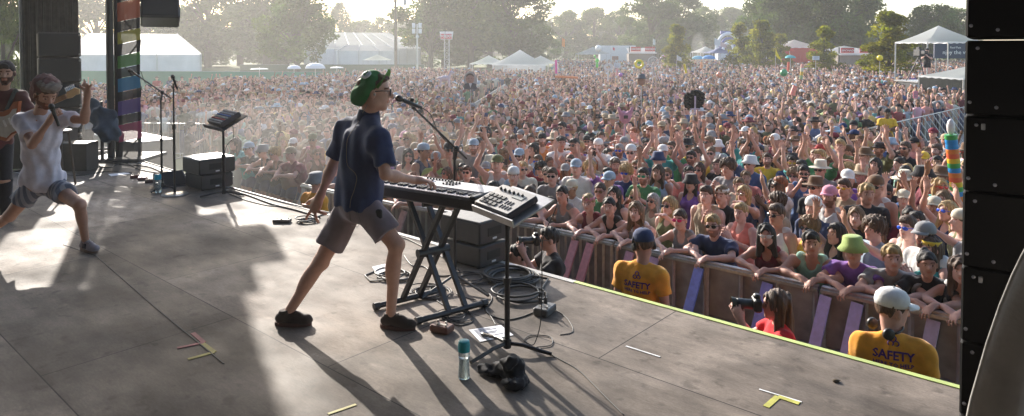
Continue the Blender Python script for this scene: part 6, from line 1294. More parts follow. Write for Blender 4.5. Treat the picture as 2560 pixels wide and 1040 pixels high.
box_thing('stomp_pedal', onz(1105, 828), (.15, .10, .05), -.5, (.16, .07, .05), 'reddish brown pedal with silver knobs beside the right shoe', 'pedal', 4); box_thing('power_box', onz(1362, 782), (.12, .17, .055), -.5, (.10, .10, .10), 'grey power box with plugs right of the keyboard stand', 'power box', 2)
for k, d_ in enumerate((-.03, .03)): b = MB(); q = onz(1350 + k * 14, 776) + V(0, 0, .055); b.tube([q, q + V(0, 0, .045)], .014, 8); b.tube([q + V(0, 0, .04), q + V(-.01, 0, .09)], .006, 6); prop(b.build('plug', BLK), 'upright black plug ' + ('left' if k == 0 else 'right') + ' on the grey power box', 'plug')
box_thing('stomp_pedal', onz(705, 556), (.20, .09, .04), .0, (.12, .10, .10), 'long dark pedal lying alone on the lit floor near the open hand', 'pedal', 3)
for i, (px, py, c_, w_) in enumerate(((338, 445, (.15, .06, .06), 'dark red leftmost'), (356, 450, (.4, .25, .25), 'pinkish second'), (375, 456, (.2, .15, .15), 'dull brown third'), (412, 452, (.1, .1, .1), 'black rightmost'))): box_thing('stomp_pedal', onz(px, py), (.12, .11, .05), .3, c_, w_ + ' pedal in the row beside the blue lidded bottle', 'pedal', 3, 'guitar pedals')
def wedge(c, rz, label):
    t = thing('monitor_wedge', label, 'speaker', c); R = rotm((0, 0, 1), rz); b = MB(); P = [V(-.2, -.14, 0), V(.2, -.14, 0), V(.2, .14, 0), V(-.2, .14, 0), V(-.2, .1, .2), V(.2, .1, .2), V(.2, .14, .18), V(-.2, .14, .18)]; P = [R @ p + c for p in P]; b.add(P, [(3, 2, 1, 0), (0, 1, 5, 4), (4, 5, 6, 7), (7, 6, 2, 3), (1, 2, 6, 5), (0, 4, 7, 3)]); b.build('case', C(.12, .12, .13, .6), t)
    b = MB(); P = [R @ p + c for p in (V(-.18, -.12, .022), V(.18, -.12, .022), V(.18, .09, .196), V(-.18, .09, .196))]; b.slab(P, .006); b.build('grille', FACE, t)
wedge(onz(428, 465), .8, 'small dark wedge shaped monitor behind the round base stand')
def paper(pts, label):
    b = MB(); n = len(pts); b.slab([onz(*p) + V(0, 0, .0035) for p in pts], .0012, V(0, 0, 1)); t = prop(b.build('paper_sheet', C(.78, .78, .82, .7, noise=.03)), label, 'paper', 'set list sheets on the floor'); return t
pp = [(1172, 826), (1252, 814), (1284, 839), (1200, 856)]; paper(pp, 'white set list sheet lying left of the music stand base'); c = [onz(*p) for p in pp]; u_ = c[1] - c[0]; w_ = c[3] - c[0]
for i in range(9):
    f_ = .12 + i * .09; q0 = c[0] + w_ * f_ + u_ * .12; b = MB(); b.bar(q0 + V(0, 0, .0058), q0 + u_ * (.5 + .22 * math.sin(i * 2.3)) + V(0, 0, .0058), .006, .0008); prop(b.build('printed_line', C(.15, .15, .2, .8)), 'printed text line %s on the set list sheet by the music stand' % ['one (topmost)', 'two', 'three', 'four', 'five', 'six', 'seven', 'eight', 'nine (lowest)'][i], 'print', 'printed lines on the set list')
paper([(270, 436), (318, 431), (326, 435), (278, 441)], 'white sheet lying on the shaded floor behind the singer'); paper([(930, 668), (966, 660), (976, 680), (945, 692)], 'white sheet half hidden behind the keyboard player knee')
P = [ell(onz(1285, 945) + V(0, 0, .07), (.085, .075, .085), None, .03), ell(onz(1268, 935) + V(0, 0, .04), (.10, .07, .05), None, .03), ell(onz(1290, 975) + V(0, 0, .03), (.09, .05, .035), None, .03), ell(onz(1222, 935) + V(0, 0, .02), (.085, .035, .025), rotm((0, 0, 1), -.3), .03), ell(onz(1205, 930) + V(0, 0, .035), (.06, .03, .03), rotm((0, 0, 1), -.3), .03), ell(onz(1310, 960) + V(0, 0, .03), (.05, .04, .04), None, .03), pln((0, 0, .002), (0, 0, -1))]
q0 = onz(1265, 950); v, f = sdf_mesh(P, .006, .010, .06, 21); o = link('towel', mesh_np('towel', v - q0, f, True), CLOTH); o.location = q0; tint(o, (.022, .02, .022)); o.scale = (.86, .86, .9); prop(o, 'crumpled black towel at the foot of the music stand', 'towel')
def coil(px, py, r, n, label, th=.007, col=(.03, .03, .032), tail=None, sq=1.0, z0=.0):
    c = onz(px, py); rg = random.Random(px); pts = []
    for i in range(n * 18):
        a = 2 * PI * i / 18; rr = r * (1 + .12 * math.sin(i * .37 + px)) * (1 + rg.uniform(-.03, .03)); pts.append(c + V(rr * math.cos(a) + .04 * math.sin(i * .11), rr * math.sin(a) * sq + .03 * math.cos(i * .13), z0 + th * 1.1 + (i / 18 % 3) * th * 1.4))
    if tail: pts += [onz(*p) + V(0, 0, th) for p in tail]
    b = MB(); b.tube(pts, th, 6); return prop(b.build('cable_coil', C(*col, .5), smooth='all'), label, 'cable coil')
coil(1275, 698, .20, 6, 'thick coil of dark cable by the upper fill speaker at stage lip', .010, tail=[(1370, 700), (1345, 740), (1355, 775)]); coil(1305, 740, .185, 4, 'second cable coil in front of the thick one, left of the power box', .009, (.05, .045, .04)); coil(985, 692, .13, 4, 'grey cable coil behind the keyboard player front leg', .007, (.12, .11, .1), [(925, 705), (912, 690), (960, 670)])
coil(1070, 730, .15, 5, 'tangled cable pile under the keyboard stand', .005, (.06, .05, .05)); coil(1140, 790, .10, 4, 'loose loops of thin cable right of the keyboard stand foot', .0035); coil(1175, 700, .13, 4, 'bunched cables at the base of the boom stand', .005, (.08, .07, .065)); coil(770, 553, .10, 5, 'coil of grey cable beside the open hand', .008, (.14, .13, .12), [(800, 540), (830, 532), (860, 535)]); coil(535, 455, .22, 5, 'dark cable coil leaning at the left fill speakers', .011, z0=.03)
coil(225, 385, .35, 6, 'large tangle of cables at the foot of the speaker stacks', .014, (.04, .04, .04)); coil(440, 452, .14, 4, 'small tangle of cables by the round base stand', .006, (.07, .06, .06))
rg = random.Random(3)
for i, (pts, r_, lab) in enumerate((
    ([(1095, 700), (1075, 730), (1110, 765), (1150, 770), (1185, 800), (1150, 815), (1120, 805)], .004, 'thin cable looping around the front foot bar of the stand'), ([(1200, 720), (1230, 745), (1215, 780), (1260, 800), (1300, 795), (1340, 780)], .0045, 'cable winding from the boom stand to the power box'),
    ([(1170, 770), (1200, 765), (1225, 790), (1240, 815)], .004, 'short cable end left of the music stand pole'), ([(1010, 640), (1030, 665), (1060, 668), (1090, 690), (1130, 690)], .006, 'pale cable crossing behind the X stand'), ([(985, 590), (1020, 600), (1060, 620), (1100, 640), (1150, 680)], .006, 'cable following the stage lip behind the X stand'),
    ([(1390, 775), (1420, 800), (1432, 830), (1400, 838)], .003, 'thin looping wire right of the power box'), ([(1345, 870), (1400, 900), (1450, 930), (1520, 1000), (1560, 1039)], .003, 'thin straight wire running to the bottom of the picture'), ([(1140, 735), (1160, 760), (1110, 790), (1060, 800)], .004, 'thin cable crossing the front of the X stand'), ([(1300, 690), (1330, 700), (1345, 730), (1350, 770)], .007, 'thick cable tail rising from coil to power box'),
    ([(575, 478), (620, 490), (680, 512), (740, 527), (800, 545)], .011, 'thick cable along the stage edge left of the open hand'), ([(575, 470), (640, 488), (700, 505), (770, 522), (830, 535)], .009, 'second cable along the stage edge, nearest the lip'), ([(570, 484), (610, 500), (670, 515), (720, 518), (790, 538)], .006, 'thin wavering cable along the stage edge'),
    ([(0, 440), (80, 425), (190, 440), (260, 430), (330, 433)], .007, 'cable running across the floor behind the singer'), ([(160, 408), (240, 402), (300, 412), (370, 418), (420, 440)], .01, 'dark cable from the stacks toward the pedals'), ([(200, 395), (270, 400), (320, 395), (380, 412), (470, 440)], .012, 'thick cable at the upper left stage edge'), ([(210, 410), (270, 420), (310, 408), (350, 425), (400, 434)], .008, 'crossing cable in front of the rainbow banner'), ([(20, 455), (8, 445), (30, 432), (60, 436), (90, 440)], .005, 'white looped wire on the floor left of the singer'),
    ([(820, 850), (850, 830)], .003, '') )):
    if lab: cable([onz(*p) + V(0, 0, r_ * 1.1) for p in pts], r_, lab, (.10, .09, .085) if i in (3, 4, 9, 10) else ((.5, .5, .5) if 'white' in lab else (.03, .03, .03)), cat='cable')
b = MB(); q = onz(2090, 955); b.ball(q + V(0, 0, .008), (.022, .014, .010), 10, 6); b.tube([q, q + V(.03, .01, .006)], .003, 5); prop(b.build('dry_leaf', C(.12, .09, .06, .9)), 'small curled dry leaf near the right stage edge', 'leaf')
# ---------- speaker towers, banner, hanging arrays
def stack(x0, x1, d, z0, z1, n, label, dep=1.0, name='speaker_stack', tex=None, gap=.02):
    Rk = rotm((0, 0, 1), .62); pv_ = V(xat(x1, d), d, 0); w = (x1 - x0) * d / F / 1.22; B_ = lambda b, x, y, z, sz, k: b.bbox(pv_ + Rk @ V(x, y, 0) + V(0, 0, z), sz, k, Rk)
    t = thing(name, label, 'speaker stack', (xat((x0 + x1) / 2, d), d + dep / 2, z0)); h = (z1 - z0) / n
    for i in range(n):
        b = MB(); B_(b, -w / 2, dep / 2, z0 + (i + .5) * h, (w, dep, h - gap), .02); cb = b.build('cabinet', tex or CAB, t)
        b = MB(); B_(b, -w / 2, -.006, z0 + (i + .5) * h, (w * .94, .03, (h - gap) * .9), .006); b.build('grille', FACE, cb)
        b = MB(); B_(b, -w * .03, -.012, z0 + (i + .12) * h, (.04, .03, .04), .006); B_(b, -w * .03, -.012, z0 + (i + .88) * h, (.04, .03, .04), .006); b.build('rigging_bracket', C(.3, .3, .3, .4, .8), cb)
    return t
stack(94, 203, 12.4, .0, zat(80, 12.4), 5, 'tall dark speaker stack behind the bearded singer', .8, tex=C(.06, .05, .048, .6)); MESHT = C(.035, .028, .026, .9, noise=.4, nscale=9)
t = thing('scrim_tower', 'tall black mesh covered tower behind the left speaker stack', 'tower', (xat(120, 14), 14, G)); x0_, x1_ = xat(50, 14), xat(196, 14); b = MB(); P = []; nn = 30
for i in range(nn + 1): u = i / nn; P += [(x0_ + (x1_ - x0_) * u, 14 + .03 * math.sin(i * 1.7), G), (x0_ + (x1_ - x0_) * u, 14 + .03 * math.sin(i * 1.7 + 1), 8)]
b.add(P, [(2 * i, 2 * i + 2, 2 * i + 3, 2 * i + 1) for i in range(nn)]); b.add([(x0_, 14, G), (x0_ - .75, 15.2, G), (x0_ - .75, 15.2, 8), (x0_, 14, 8), (x1_, 14, G), (x1_ - .79, 15.2, G), (x1_ - .79, 15.2, 8), (x1_, 14, 8)], [(0, 1, 2, 3), (5, 4, 7, 6)]); b.build('mesh_cover', MESHT, t)
for x in (x0_ + .05, x1_ - .05):
    for y in (14.05, 15.15): b = MB(); xx = x - (y - 14) * .64; b.tube([(xx, y, G), (xx, y, 8)], .05, 6); b.build('leg', STEEL, t)
# rainbow banner on a truss tower
bd = 12.2; xa, xb = xat(294, bd), xat(351, bd); t = thing('banner_tower', 'truss tower wearing a banner of rainbow stripes at left stage edge', 'tower', (xat(322, bd), bd, 0))
b = MB(); 
for x in (xa + .04, xb - .04):
    for y in (bd + .08, bd + .42): b.tube([(x * y / bd, y, -.0), (x * y / bd, y, 6.5)], .025, 8)
z = .05
while z < 6.3: b.tube([(xa + .04, bd + .08, z), (xb - .04, bd + .08, z + .42)], .014, 5); b.tube([(xb - .04, bd + .08, z + .42), (xa + .04, bd + .08, z + .84)], .014, 5); kk = (bd + .42) / bd; b.tube([((xa + .04) * kk, bd + .42, z), (xa + .04, bd + .08, z + .42)], .014, 5); b.tube([((xb - .04) * kk, bd + .42, z), (xb - .04, bd + .08, z + .42)], .014, 5); z += .84
b.build('truss', C(.12, .12, .12, .4, .7), t)
bands = [(-260, -215, (.25, .1, .4)), (-215, -190, 0), (-190, -150, (.1, .3, .6)), (-150, -128, 0), (-128, -90, (.15, .35, .12)), (-90, -65, 0), (-65, -25, (.6, .55, .1)), (-25, 2, 0), (2, 50, (.62, .16, .09)), (50, 76, 0), (76, 106, (.52, .46, .10)), (106, 135, 0), (135, 167, (.14, .34, .10)), (167, 192, 0), (192, 226, (.06, .26, .48)), (226, 249, 0), (249, 285, (.17, .12, .34)), (285, 308, 0), (308, 352, (.50, .08, .17)), (352, 398, 0)]
names = {0: 'black_stripe'}
for (ya, yb, c_) in bands:
    b = MB(); n = 6; P = []
    for i in range(n + 1): u = i / n; y = bd + .015 * math.sin(u * 7 + ya); sl = (6 - 12 * u) if ya > -200 else 0; P += [(xa + (xb - xa) * u, y, zat(yb + sl - 1, bd)), (xa + (xb - xa) * u, y, zat(ya + sl, bd))]
    b.add(P, [(2 * i, 2 * i + 2, 2 * i + 3, 2 * i + 1) for i in range(n)]); b.build('banner_stripe', mat('banner_cloth', c_ if c_ else (.05, .045, .045), .8, alpha=.95 if c_ else .9, bump=.2, bscale=15), t)
b = MB(); b.tube([(xat(277, bd), bd - .02, 0), (xat(277, bd), bd - .02, 7)], .055, 12); b.tube([(xat(287, bd), bd + .05, 0), (xat(287, bd), bd + .05, 7)], .04, 10); b.tube([(xat(268, bd), bd + .0, .05), (xat(269, bd), bd, 7)], .02, 8); b.build('black_pole', C(.035, .03, .03, .35), t, smooth=True)
b = MB(); b.bbox((xat(300, bd), bd + .2, .03), (1.0, .9, .06), .01); b.build('base_plate', C(.05, .05, .05, .6), t)
# hanging array (lowest cabinet in view; unseen upper ones shaped for floor shadows)
hd_ = 15.5; t = thing('hanging_speaker_array', 'hanging line array of black speakers, lowest cabinet tilted above the tent, others added for shadow', 'speaker array', (xat(400, hd_), hd_, 3))
def hung(cx, cz, w, h, dp_, tilt, y=hd_):
    R = rotm((1, 0, 0), tilt) @ rotm((0, 0, 1), .35); R = rotm((0, 0, 1), .5) @ rotm((1, 0, 0), tilt); b = MB(); b.bbox((cx, y, cz), (w, dp_, h), .03, R); cb = b.build('cabinet', CAB, t); b = MB(); b.bbox(V(cx, y, cz) + R @ V(0, -dp_ / 2 - .005, 0), (w * .92, .03, h * .82), .01, R); b.build('grille', FACE, cb)
    for e in (-1, 1): b = MB(); b.bbox(V(cx, y, cz) + R @ V(e * (w / 2 + .005), 0, 0), (.02, dp_ * .5, h * .3), .005, R); b.build('side_handle', C(.1, .1, .1, .5), cb)
hung(xat(402, hd_), zat(30, hd_), .78, .52, .62, -.35); hung(xat(398, hd_), zat(-30, hd_), .8, .5, .62, -.28)
for i in range(7): hung(xat(412, hd_) , zat(-85 - i * 55, hd_), 1.25 if i < 2 else .95, .46, .7, -.22 + i * .03)  # unseen cabinets sized to cast the dark oval on the floor
for i in range(6): hung(xat(303, hd_), 5.0 + i * .47, .78, .44, .7, -.1)  # unseen cluster added to shade the lower left floor
for i in range(1): hung(xat(500, hd_), zat(-95 - i * 45, hd_), .5, .40, .7, 0)  # unseen cabinet added for the right edge of the floor shadow
b = MB(); b.tube([(xat(425, hd_), hd_, zat(-430, hd_)), (xat(425, hd_), hd_, 12)], .03, 6); b.build('hoist_chain', STEEL, t)
# near tower at right with grey drape
nd = 2.35; x0n = xat(2413, nd); t = thing('speaker_tower', 'very near black speaker tower filling the right edge', 'speaker tower', (x0n + .45, nd + .1, 0)); NB_ = C(.004, .0035, .004, .7, spec=.2); hh_ = .262; z = zat(98, nd) - 8 * hh_
RT = rotm((0, 0, 1), -.62); oT = V(x0n, nd, 0); TP_ = lambda x, y, z: oT + RT @ V(x, y, 0) + V(0, 0, z)
for i in range(12):
    zc = z + (i + .5) * hh_
    if zc - hh_ / 2 < 0: continue
    b = MB(); b.bbox(TP_(.47, .33, zc), (.94, .66, hh_ - (.005 if i not in (7, 8) else .010)), .006, RT); cb = b.build('cabinet', NB_, t)
    for (ox, oz) in ((.035, .10), (.09, -.10), (.015, -.085)): b = MB(); b.lathe([(.006, 0), (.006, .006), (.002, .008)], TP_(ox, -.001, zc + oz), 8, RT @ rotm((1, 0, 0), PI / 2)); b.build('bolt', C(.25, .25, .28, .35, .9), cb)
    if i % 2 == 0: b = MB(); b.bbox(TP_(.055, -.004, zc + .095), (.012, .012, .022), .002, RT); b.build('latch', C(.35, .35, .37, .35, .9), cb)
b = MB(); b.bbox(TP_(.47, .36, .06), (1.1, .9, .12), .02, RT); b.build('base', NB_, t)
cd = 1.55; n = 40; m_ = 22; b = MB(); P = []
for j in range(m_ + 1):
    v_ = j / m_; py_ = 600 + 560 * v_; xl = np.interp(py_, [600, 650, 700, 780, 880, 1040, 1160], [2580, 2556, 2535, 2508, 2482, 2450, 2436]);
    for i in range(n + 1):
        u = i / n; x = xat(xl, cd) + u * .75 + .02; P.append((x, cd + .02 + .08 * math.sin(u * 26 + v_ * 1.3) * (.35 + .65 * v_) * .45 + u * .25, zat(py_, cd)))
b.add(P, [(j * (n + 1) + i, j * (n + 1) + i + 1, (j + 1) * (n + 1) + i + 1, (j + 1) * (n + 1) + i) for j in range(m_) for i in range(n)]); o = b.build('drape', C(.40, .385, .365, .95, bump=.2, bscale=60), smooth='all'); prop(o, 'grey fabric drape hanging before the black speaker tower at right', 'drape')
sm_ = o.modifiers.new('thick', 'SOLIDIFY'); sm_.thickness = .006
# clutter left of the banner
P = [cap(at(232, 262, 11.8), at(268, 330, 11.6), .10, .16, .05), cap(at(268, 330, 11.6), at(285, 345, 11.6), .12, .06, .05), ell(at(262, 300, 11.7), (.22, .1, .22), None, .08)]
q0 = V(*(at(255, 330, 11.7)[:2]), 0); v, f = sdf_mesh(P, .02, .03, .2, 7); o = link('tarpaulin', mesh_np('tarpaulin', v - q0, f, True), CLOTH); o.location = q0; tint(o, (.06, .075, .10)); prop(o, 'dark blue grey tarpaulin draped over a stand beside the black pole', 'tarpaulin')
t = tripod_stand(q0, 1.1, 'low black stand under the draped tarpaulin', (.3, 2.4, 4.5), 'equipment_stand', .02, .4); 
t = thing('bar_stool', 'dark wooden bar stool behind the singer back', 'stool', (*at(148, 400, 9.9)[:2], 0)); sq = V(*at(148, 400, 9.9)[:2], 0); b = MB(); b.lathe([(.16, -.02), (.17, 0), (.16, .02)], sq + V(0, 0, .80), 20); b.build('seat', C(.05, .03, .02, .5), t)
for a in (.8, 2.4, 3.9, 5.5): b = MB(); b.tube([sq + V(math.cos(a) * .12, math.sin(a) * .12, .79), sq + V(math.cos(a) * .2, math.sin(a) * .2, 0)], .016, 8); b.build('leg', C(.05, .03, .02, .5), t)
t = box_thing('road_case', V(xat(60, 11.6), 11.6, 0), (1.4, .6, .7), .05, (.035, .033, .035), 'black road case standing behind the guitarist', 'case')
t = box_thing('guitar_amplifier', V(xat(170, 11.2), 11.3, 0), (.6, .4, .45), .1, (.05, .045, .04), 'dark guitar amplifier below the speaker stack', 'amplifier', 5)
# ---------- totems and toys above the crowd
def totem(px, py, d, r, label, cat='totem', name='totem', pole=True): 
    c = V(xat(px, d), d, zat(py, d)); t = thing(name, label, cat, (c[0], c[1], G), 'totems held above the crowd')
    if pole: b = MB(); b.tube([(c[0], c[1] + .02, G + 1.2), (c[0], c[1] + .02, c[2])], .014, 6); b.build('pole', C(.5, .45, .45, .6), t)
    return c, t
RV = rotm((1, 0, 0), PI / 2)
c, t = totem(1598, 160, 40, 0, 'yellow pineapple shaped swim ring held above the crowd'); b = MB(); b.torus(c, .21, .075, RV, 28, 10); b.build('swim_ring', C(.80, .62, .03, .3), t, smooth='all'); b = MB()
for a in (-.6, 0, .6): b.ball(c + V(math.sin(a) * .09, -.06, .05 + .03 * math.cos(a)), (.05, .02, .07), 8, 6, rotm((0, 1, 0), a))
b.build('leaves', C(.05, .35, .05, .5), t, smooth='all')
c, t = totem(1633, 155, 32, 0, 'large white dream catcher ring with hanging feathers'); b = MB(); b.torus(c, .245, .016, RV, 32, 6); b.build('hoop', C(.7, .66, .66, .6), t); b = MB()
for i in range(10): a = 2 * PI * i / 10; a2 = a + 2.4; b.tube([c + V(math.cos(a), 0, math.sin(a)) * .24, c + V(math.cos(a2), 0, math.sin(a2)) * .24], .005, 4)
b.build('web', C(.65, .62, .6, .7), t)
for k, (dx, L_) in enumerate(((-.08, .5), (.02, .62), (.12, .75), (.2, .85))): b = MB(); b.slab([c + V(dx, 0, -.24), c + V(dx + .06 + k * .04, -.01, -.24 - L_ * .6), c + V(dx + .10 + k * .07, 0, -.24 - L_), c + V(dx + .02 + k * .05, 0, -.24 - L_ * .6)], .01); b.build('feather', C(.7, .68, .66, .8), t)
c, t = totem(1521, 168, 38, 0, 'round white frilly totem ring left of the white paper sign'); b = MB()
for i in range(26): a = 2 * PI * i / 26; b.torus(c + V(math.cos(a) * .2, 0, math.sin(a) * .16), .06, .012, RV, 8, 4)
b.build('frill', C(.65, .62, .62, .7), t); b = MB(); b.slab([c + V(-.04, 0, -.2), c + V(.04, 0, -.2), c + V(.02, 0, -.75), c + V(-.08, 0, -.8)], .02); b.build('streamer', C(.65, .6, .58, .7), t)
c, t = totem(1604, 200, 22, 0, 'big cut out head with a wide grey brimmed hat'); b = MB(); b.ball(c + V(0, 0, -.02), (.13, .06, .17), 16, 10); b.build('head_cutout', C(.35, .2, .15, .7), t, smooth='all'); b = MB(); b.lathe([(.24, .0), (.245, .012), (.13, .03), (.12, .10), (.08, .15), (.002, .155)], c + V(0, 0, .05), 24); b.build('hat', C(.12, .12, .13, .8), t, smooth='all')
c, t = totem(1176, 203, 20.5, 0, 'oval portrait board of a man in a dark suit on a stick'); b = MB(); n = 24; b.slab([c + V(math.cos(2 * PI * i / n) * .2, .02, math.sin(2 * PI * i / n) * .27 + .03) for i in range(n)], .02, V(0, -1, 0)); b.build('oval_board', C(.45, .42, .42, .6), t)
b = MB(); b.ball(c + V(-.01, -.005, .07), (.125, .02, .165), 18, 10); b.build('face', C(.42, .26, .22, .7), t, smooth='all'); b = MB(); b.slab([c + V(-.2, 0, -.25), c + V(.19, 0, -.25), c + V(.17, 0, -.08), c + V(.05, 0, -.05), c + V(-.06, 0, -.05), c + V(-.18, 0, -.08)], .015, V(0, -1, 0)); b.build('suit', C(.09, .09, .11, .7), t); b = MB(); b.slab([c + V(-.05, -.018, -.06), c + V(.05, -.018, -.06), c + V(0, -.018, -.2)], .006, V(0, -1, 0)); b.build('shirt_front', C(.65, .65, .68, .7), t)
b = MB(); b.slab([c + V(math.cos(a) * .128 - .01, -.022, .10 + math.sin(a) * .14) for a in np.linspace(.35, PI - .35, 12)] + [c + V(math.cos(a) * .10 - .01, -.022, .10 + math.sin(a) * .09) for a in np.linspace(PI - .35, .35, 12)], .006, V(0, -1, 0)); b.build('portrait_hair', C(.16, .12, .1, .7), t)
b = MB()
for ex in (-.05, .035): b.box(c + V(ex, -.028, .09), (.03, .006, .01))
b.box(c + V(-.008, -.03, .0), (.05, .006, .009)); b.build('portrait_features', C(.12, .06, .05, .7), t)
c, t = totem(1112, 196, 21, 0, 'white and pink inflatable unicorn on a pole'); PK = C(.72, .62, .68, .4)
v, f = sdf_mesh([ell(c, (.17, .07, .09), None, .03), cap(c + V(.12, 0, .04), c + V(.19, 0, .2), .05, .04, .03), cap(c + V(.19, 0, .2), c + V(.27, 0, .17), .045, .03, .02), cap(c + V(.2, 0, .23), c + V(.235, 0, .33), .015, .004, .01)] + [cap(c + V(x, y, -.04), c + V(x * 1.15, y, -.25), .035, .028, .03) for x in (-.12, .12) for y in (-.03, .03)] + [cap(c + V(-.16, 0, .03), c + V(-.24, 0, .0), .03, .02, .02)], .012); lk = link('body', mesh_np('body', v - o_loc(t), f, True), PK, t); b = MB()
for k in range(5): b.ball(c + V(.10 + k * .02, 0, .1 + k * .04), .028, 8, 6)
b.build('mane', C(.7, .35, .2, .6), t, smooth='all')
c, t = totem(1564, 292, 14.5, 0, 'pink foam creature head with horns on a long pink pole'); FO = C(.50, .24, .33, .8)
v, f = sdf_mesh([ell(c, (.13, .07, .15), None, .03), cap(c + V(-.1, 0, .05), c + V(-.14, 0, .18), .04, .03, .02), cap(c + V(.1, 0, .05), c + V(.14, 0, .18), .04, .03, .02), ('s', c + V(0, -.04, .15), V(.07, .09, .06), np.eye(3), .02)], .012); link('foam_head', mesh_np('head', v - o_loc(t), f, True), FO, t); b = MB(); b.bbox(c + V(0, -.08, .0), (.09, .02, .07), .008); b.build('dark_window', C(.05, .05, .05, .4), t); b = MB(); b.tube([c + V(0, .02, -.1), c + V(-.06, .02, -1.1)], .02, 8); b.build('pink_handle', C(.6, .35, .42, .5), t)
c, t = totem(1735, 250, 16, 0, 'huge black curly wig shaped totem with a lilac cross prop'); v, f = sdf_mesh([ell(c + V(.04, 0, 0), (.20, .10, .24), None, .02), ell(c + V(-.12, 0, -.02), (.12, .08, .2), None, .03), ell(c + V(.1, 0, .05), (.16, .1, .18), None, .03)], .015, .02, .05, 9); link('wig', mesh_np('wig', v - o_loc(t), f, True), C(.015, .014, .014, .95), t); b = MB(); b.box(c + V(0, -.13, -.1), (.035, .02, .4)); b.box(c + V(0, -.132, -.2), (.22, .018, .03)); b.build('cross_prop', C(.5, .42, .55, .6), t)
def tube_toy(p0, p1, d, r, cols, label, name='inflatable_tube'):
    a = V(xat(p0[0], d), d, zat(p0[1], d)); c = V(xat(p1[0], d), d, zat(p1[1], d)); t = thing(name, label, 'inflatable', (c[0], c[1], G), 'inflatable tubes above the crowd'); n = len(cols)
    for i, q in enumerate(cols): b = MB(); u0, u1 = i / n, (i + 1) / n; b.tube([a + (c - a) * u0, a + (c - a) * (u0 + u1) / 2, a + (c - a) * u1], [r * .97, r * 1.02, r * .97], 14); b.build('segment', C(*q, .35), t, smooth=True)
    return t, a, c
RB = [(.05, .35, .08), (.02, .25, .6), (.02, .25, .6), (.75, .22, .05), (.75, .12, .05), (.75, .5, .03), (.05, .35, .08), (.02, .25, .6), (.75, .22, .05), (.75, .12, .05), (.75, .5, .03), (.05, .35, .08), (.02, .25, .6), (.75, .22, .05), (.7, .12, .05)]
t, a, c = tube_toy((2380, 337), (2402, 515), 9.0, .075, RB, 'tall rainbow striped inflatable tube held up beside the black tower'); b = MB(); b.ball(a + V(0, 0, .10), (.05, .05, .11), 12, 8); b.build('white_tip', C(.75, .7, .7, .4), t, smooth='all')
b = MB(); b.tube([c, V(c[0] + .02, c[1], G + 1.0)], .07, 10); b.build('lower_tube', C(.7, .12, .05, .4), t)
tube_toy((1388, 191), (1445, 194), 34, .06, [(.75, .25, .1)] * 2, 'long orange inflatable log lying over the heads'); tube_toy((1390, 150), (1391, 184), 40, .07, [(.7, .08, .35)], 'upright magenta inflatable stick near the mid tents'); tube_toy((1711, 160), (1716, 183), 30, .05, [(.8, .6, .05)], 'leaning yellow inflatable stick right of the dream catcher'); tube_toy((1972, 155), (1970, 180), 34, .06, [(.75, .15, .1)], 'upright red inflatable stick under the yellow flag'); tube_toy((1989, 215), (1981, 238), 24, .09, [(.8, .25, .2)], 'short coral inflatable log in the right of crowd'); tube_toy((1754, 155), (1754, 172), 42, .07, [(.7, .3, .15)], 'small orange inflatable stick in the far crowd'); tube_toy((2007, 160), (2003, 198), 26, .06, [(.7, .35, .3), (.6, .6, .5), (.75, .5, .1), (.3, .4, .2)], 'multicoloured mushroom topped stick in the right of crowd'); tube_toy((1543, 172), (1543, 188), 36, .05, [(.7, .3, .35)], 'small pink inflatable stick under the paper sign')
def balloon(px, py, d, r, col, label): c, t = totem(px, py, d, 0, label, 'balloon', 'balloon'); b = MB(); b.ball(c, (r, r, r * 1.05), 18, 12); b.build('globe', C(*col, .35), t, smooth='all')
balloon(2200, 145, 45, .19, (.8, .62, .02), 'bright yellow balloon ball at the back right of crowd'); balloon(1496, 121, 60, .29, (.78, .78, .76), 'big white balloon beside the long trailer'); balloon(1799, 187, 30, .13, (.75, .3, .2), 'orange round lantern in the middle right crowd'); balloon(1960, 182, 32, .17, (.05, .3, .12), 'dark green round sign ball in the right crowd'); balloon(1552, 187, 30, .09, (.5, .2, .5), 'small purple balloon below the white paper sign')
c, t = totem(1493, 152, 44, 0, 'bright green alien shaped balloon on a pole'); b = MB(); b.ball(c, (.12, .08, .16), 12, 8); b.ball(c + V(0, 0, -.28), (.09, .07, .18), 12, 8); b.ball(c + V(-.16, 0, .3), (.06, .05, .1), 8, 6); b.tube([c, c + V(-.16, 0, .3)], .03, 6); b.build('balloon_body', C(.15, .65, .12, .35), t, smooth='all')
def sign(px, py, w, h, d, col, label): c, t = totem(px, py, d, 0, label, 'sign', 'hand_sign'); b = MB(); b.box(c, (w * d / F, .02, h * d / F)); b.build('board', C(*col, .6), t); b = MB(); [b.box(c + V(0, -.014, (k - 1) * h * d / F * .25), (w * d / F * .7, .004, h * d / F * .08)) for k in range(3)]; b.build('scribble', C(.25, .25, .3, .8), t)
sign(1543, 163, 17, 12, 36, (.65, .68, .72), 'pale blue paper sign on a stick left of the swim ring'); sign(2040, 145, 17, 10, 40, (.65, .68, .72), 'white paper sign at the back of the right crowd'); sign(1538, 145, 16, 9, 50, (.35, .2, .13), 'brown cardboard sign behind the paper sign'); sign(2290, 237, 12, 18, 24, (.7, .2, .28), 'pink cardboard sign near the camera riser')
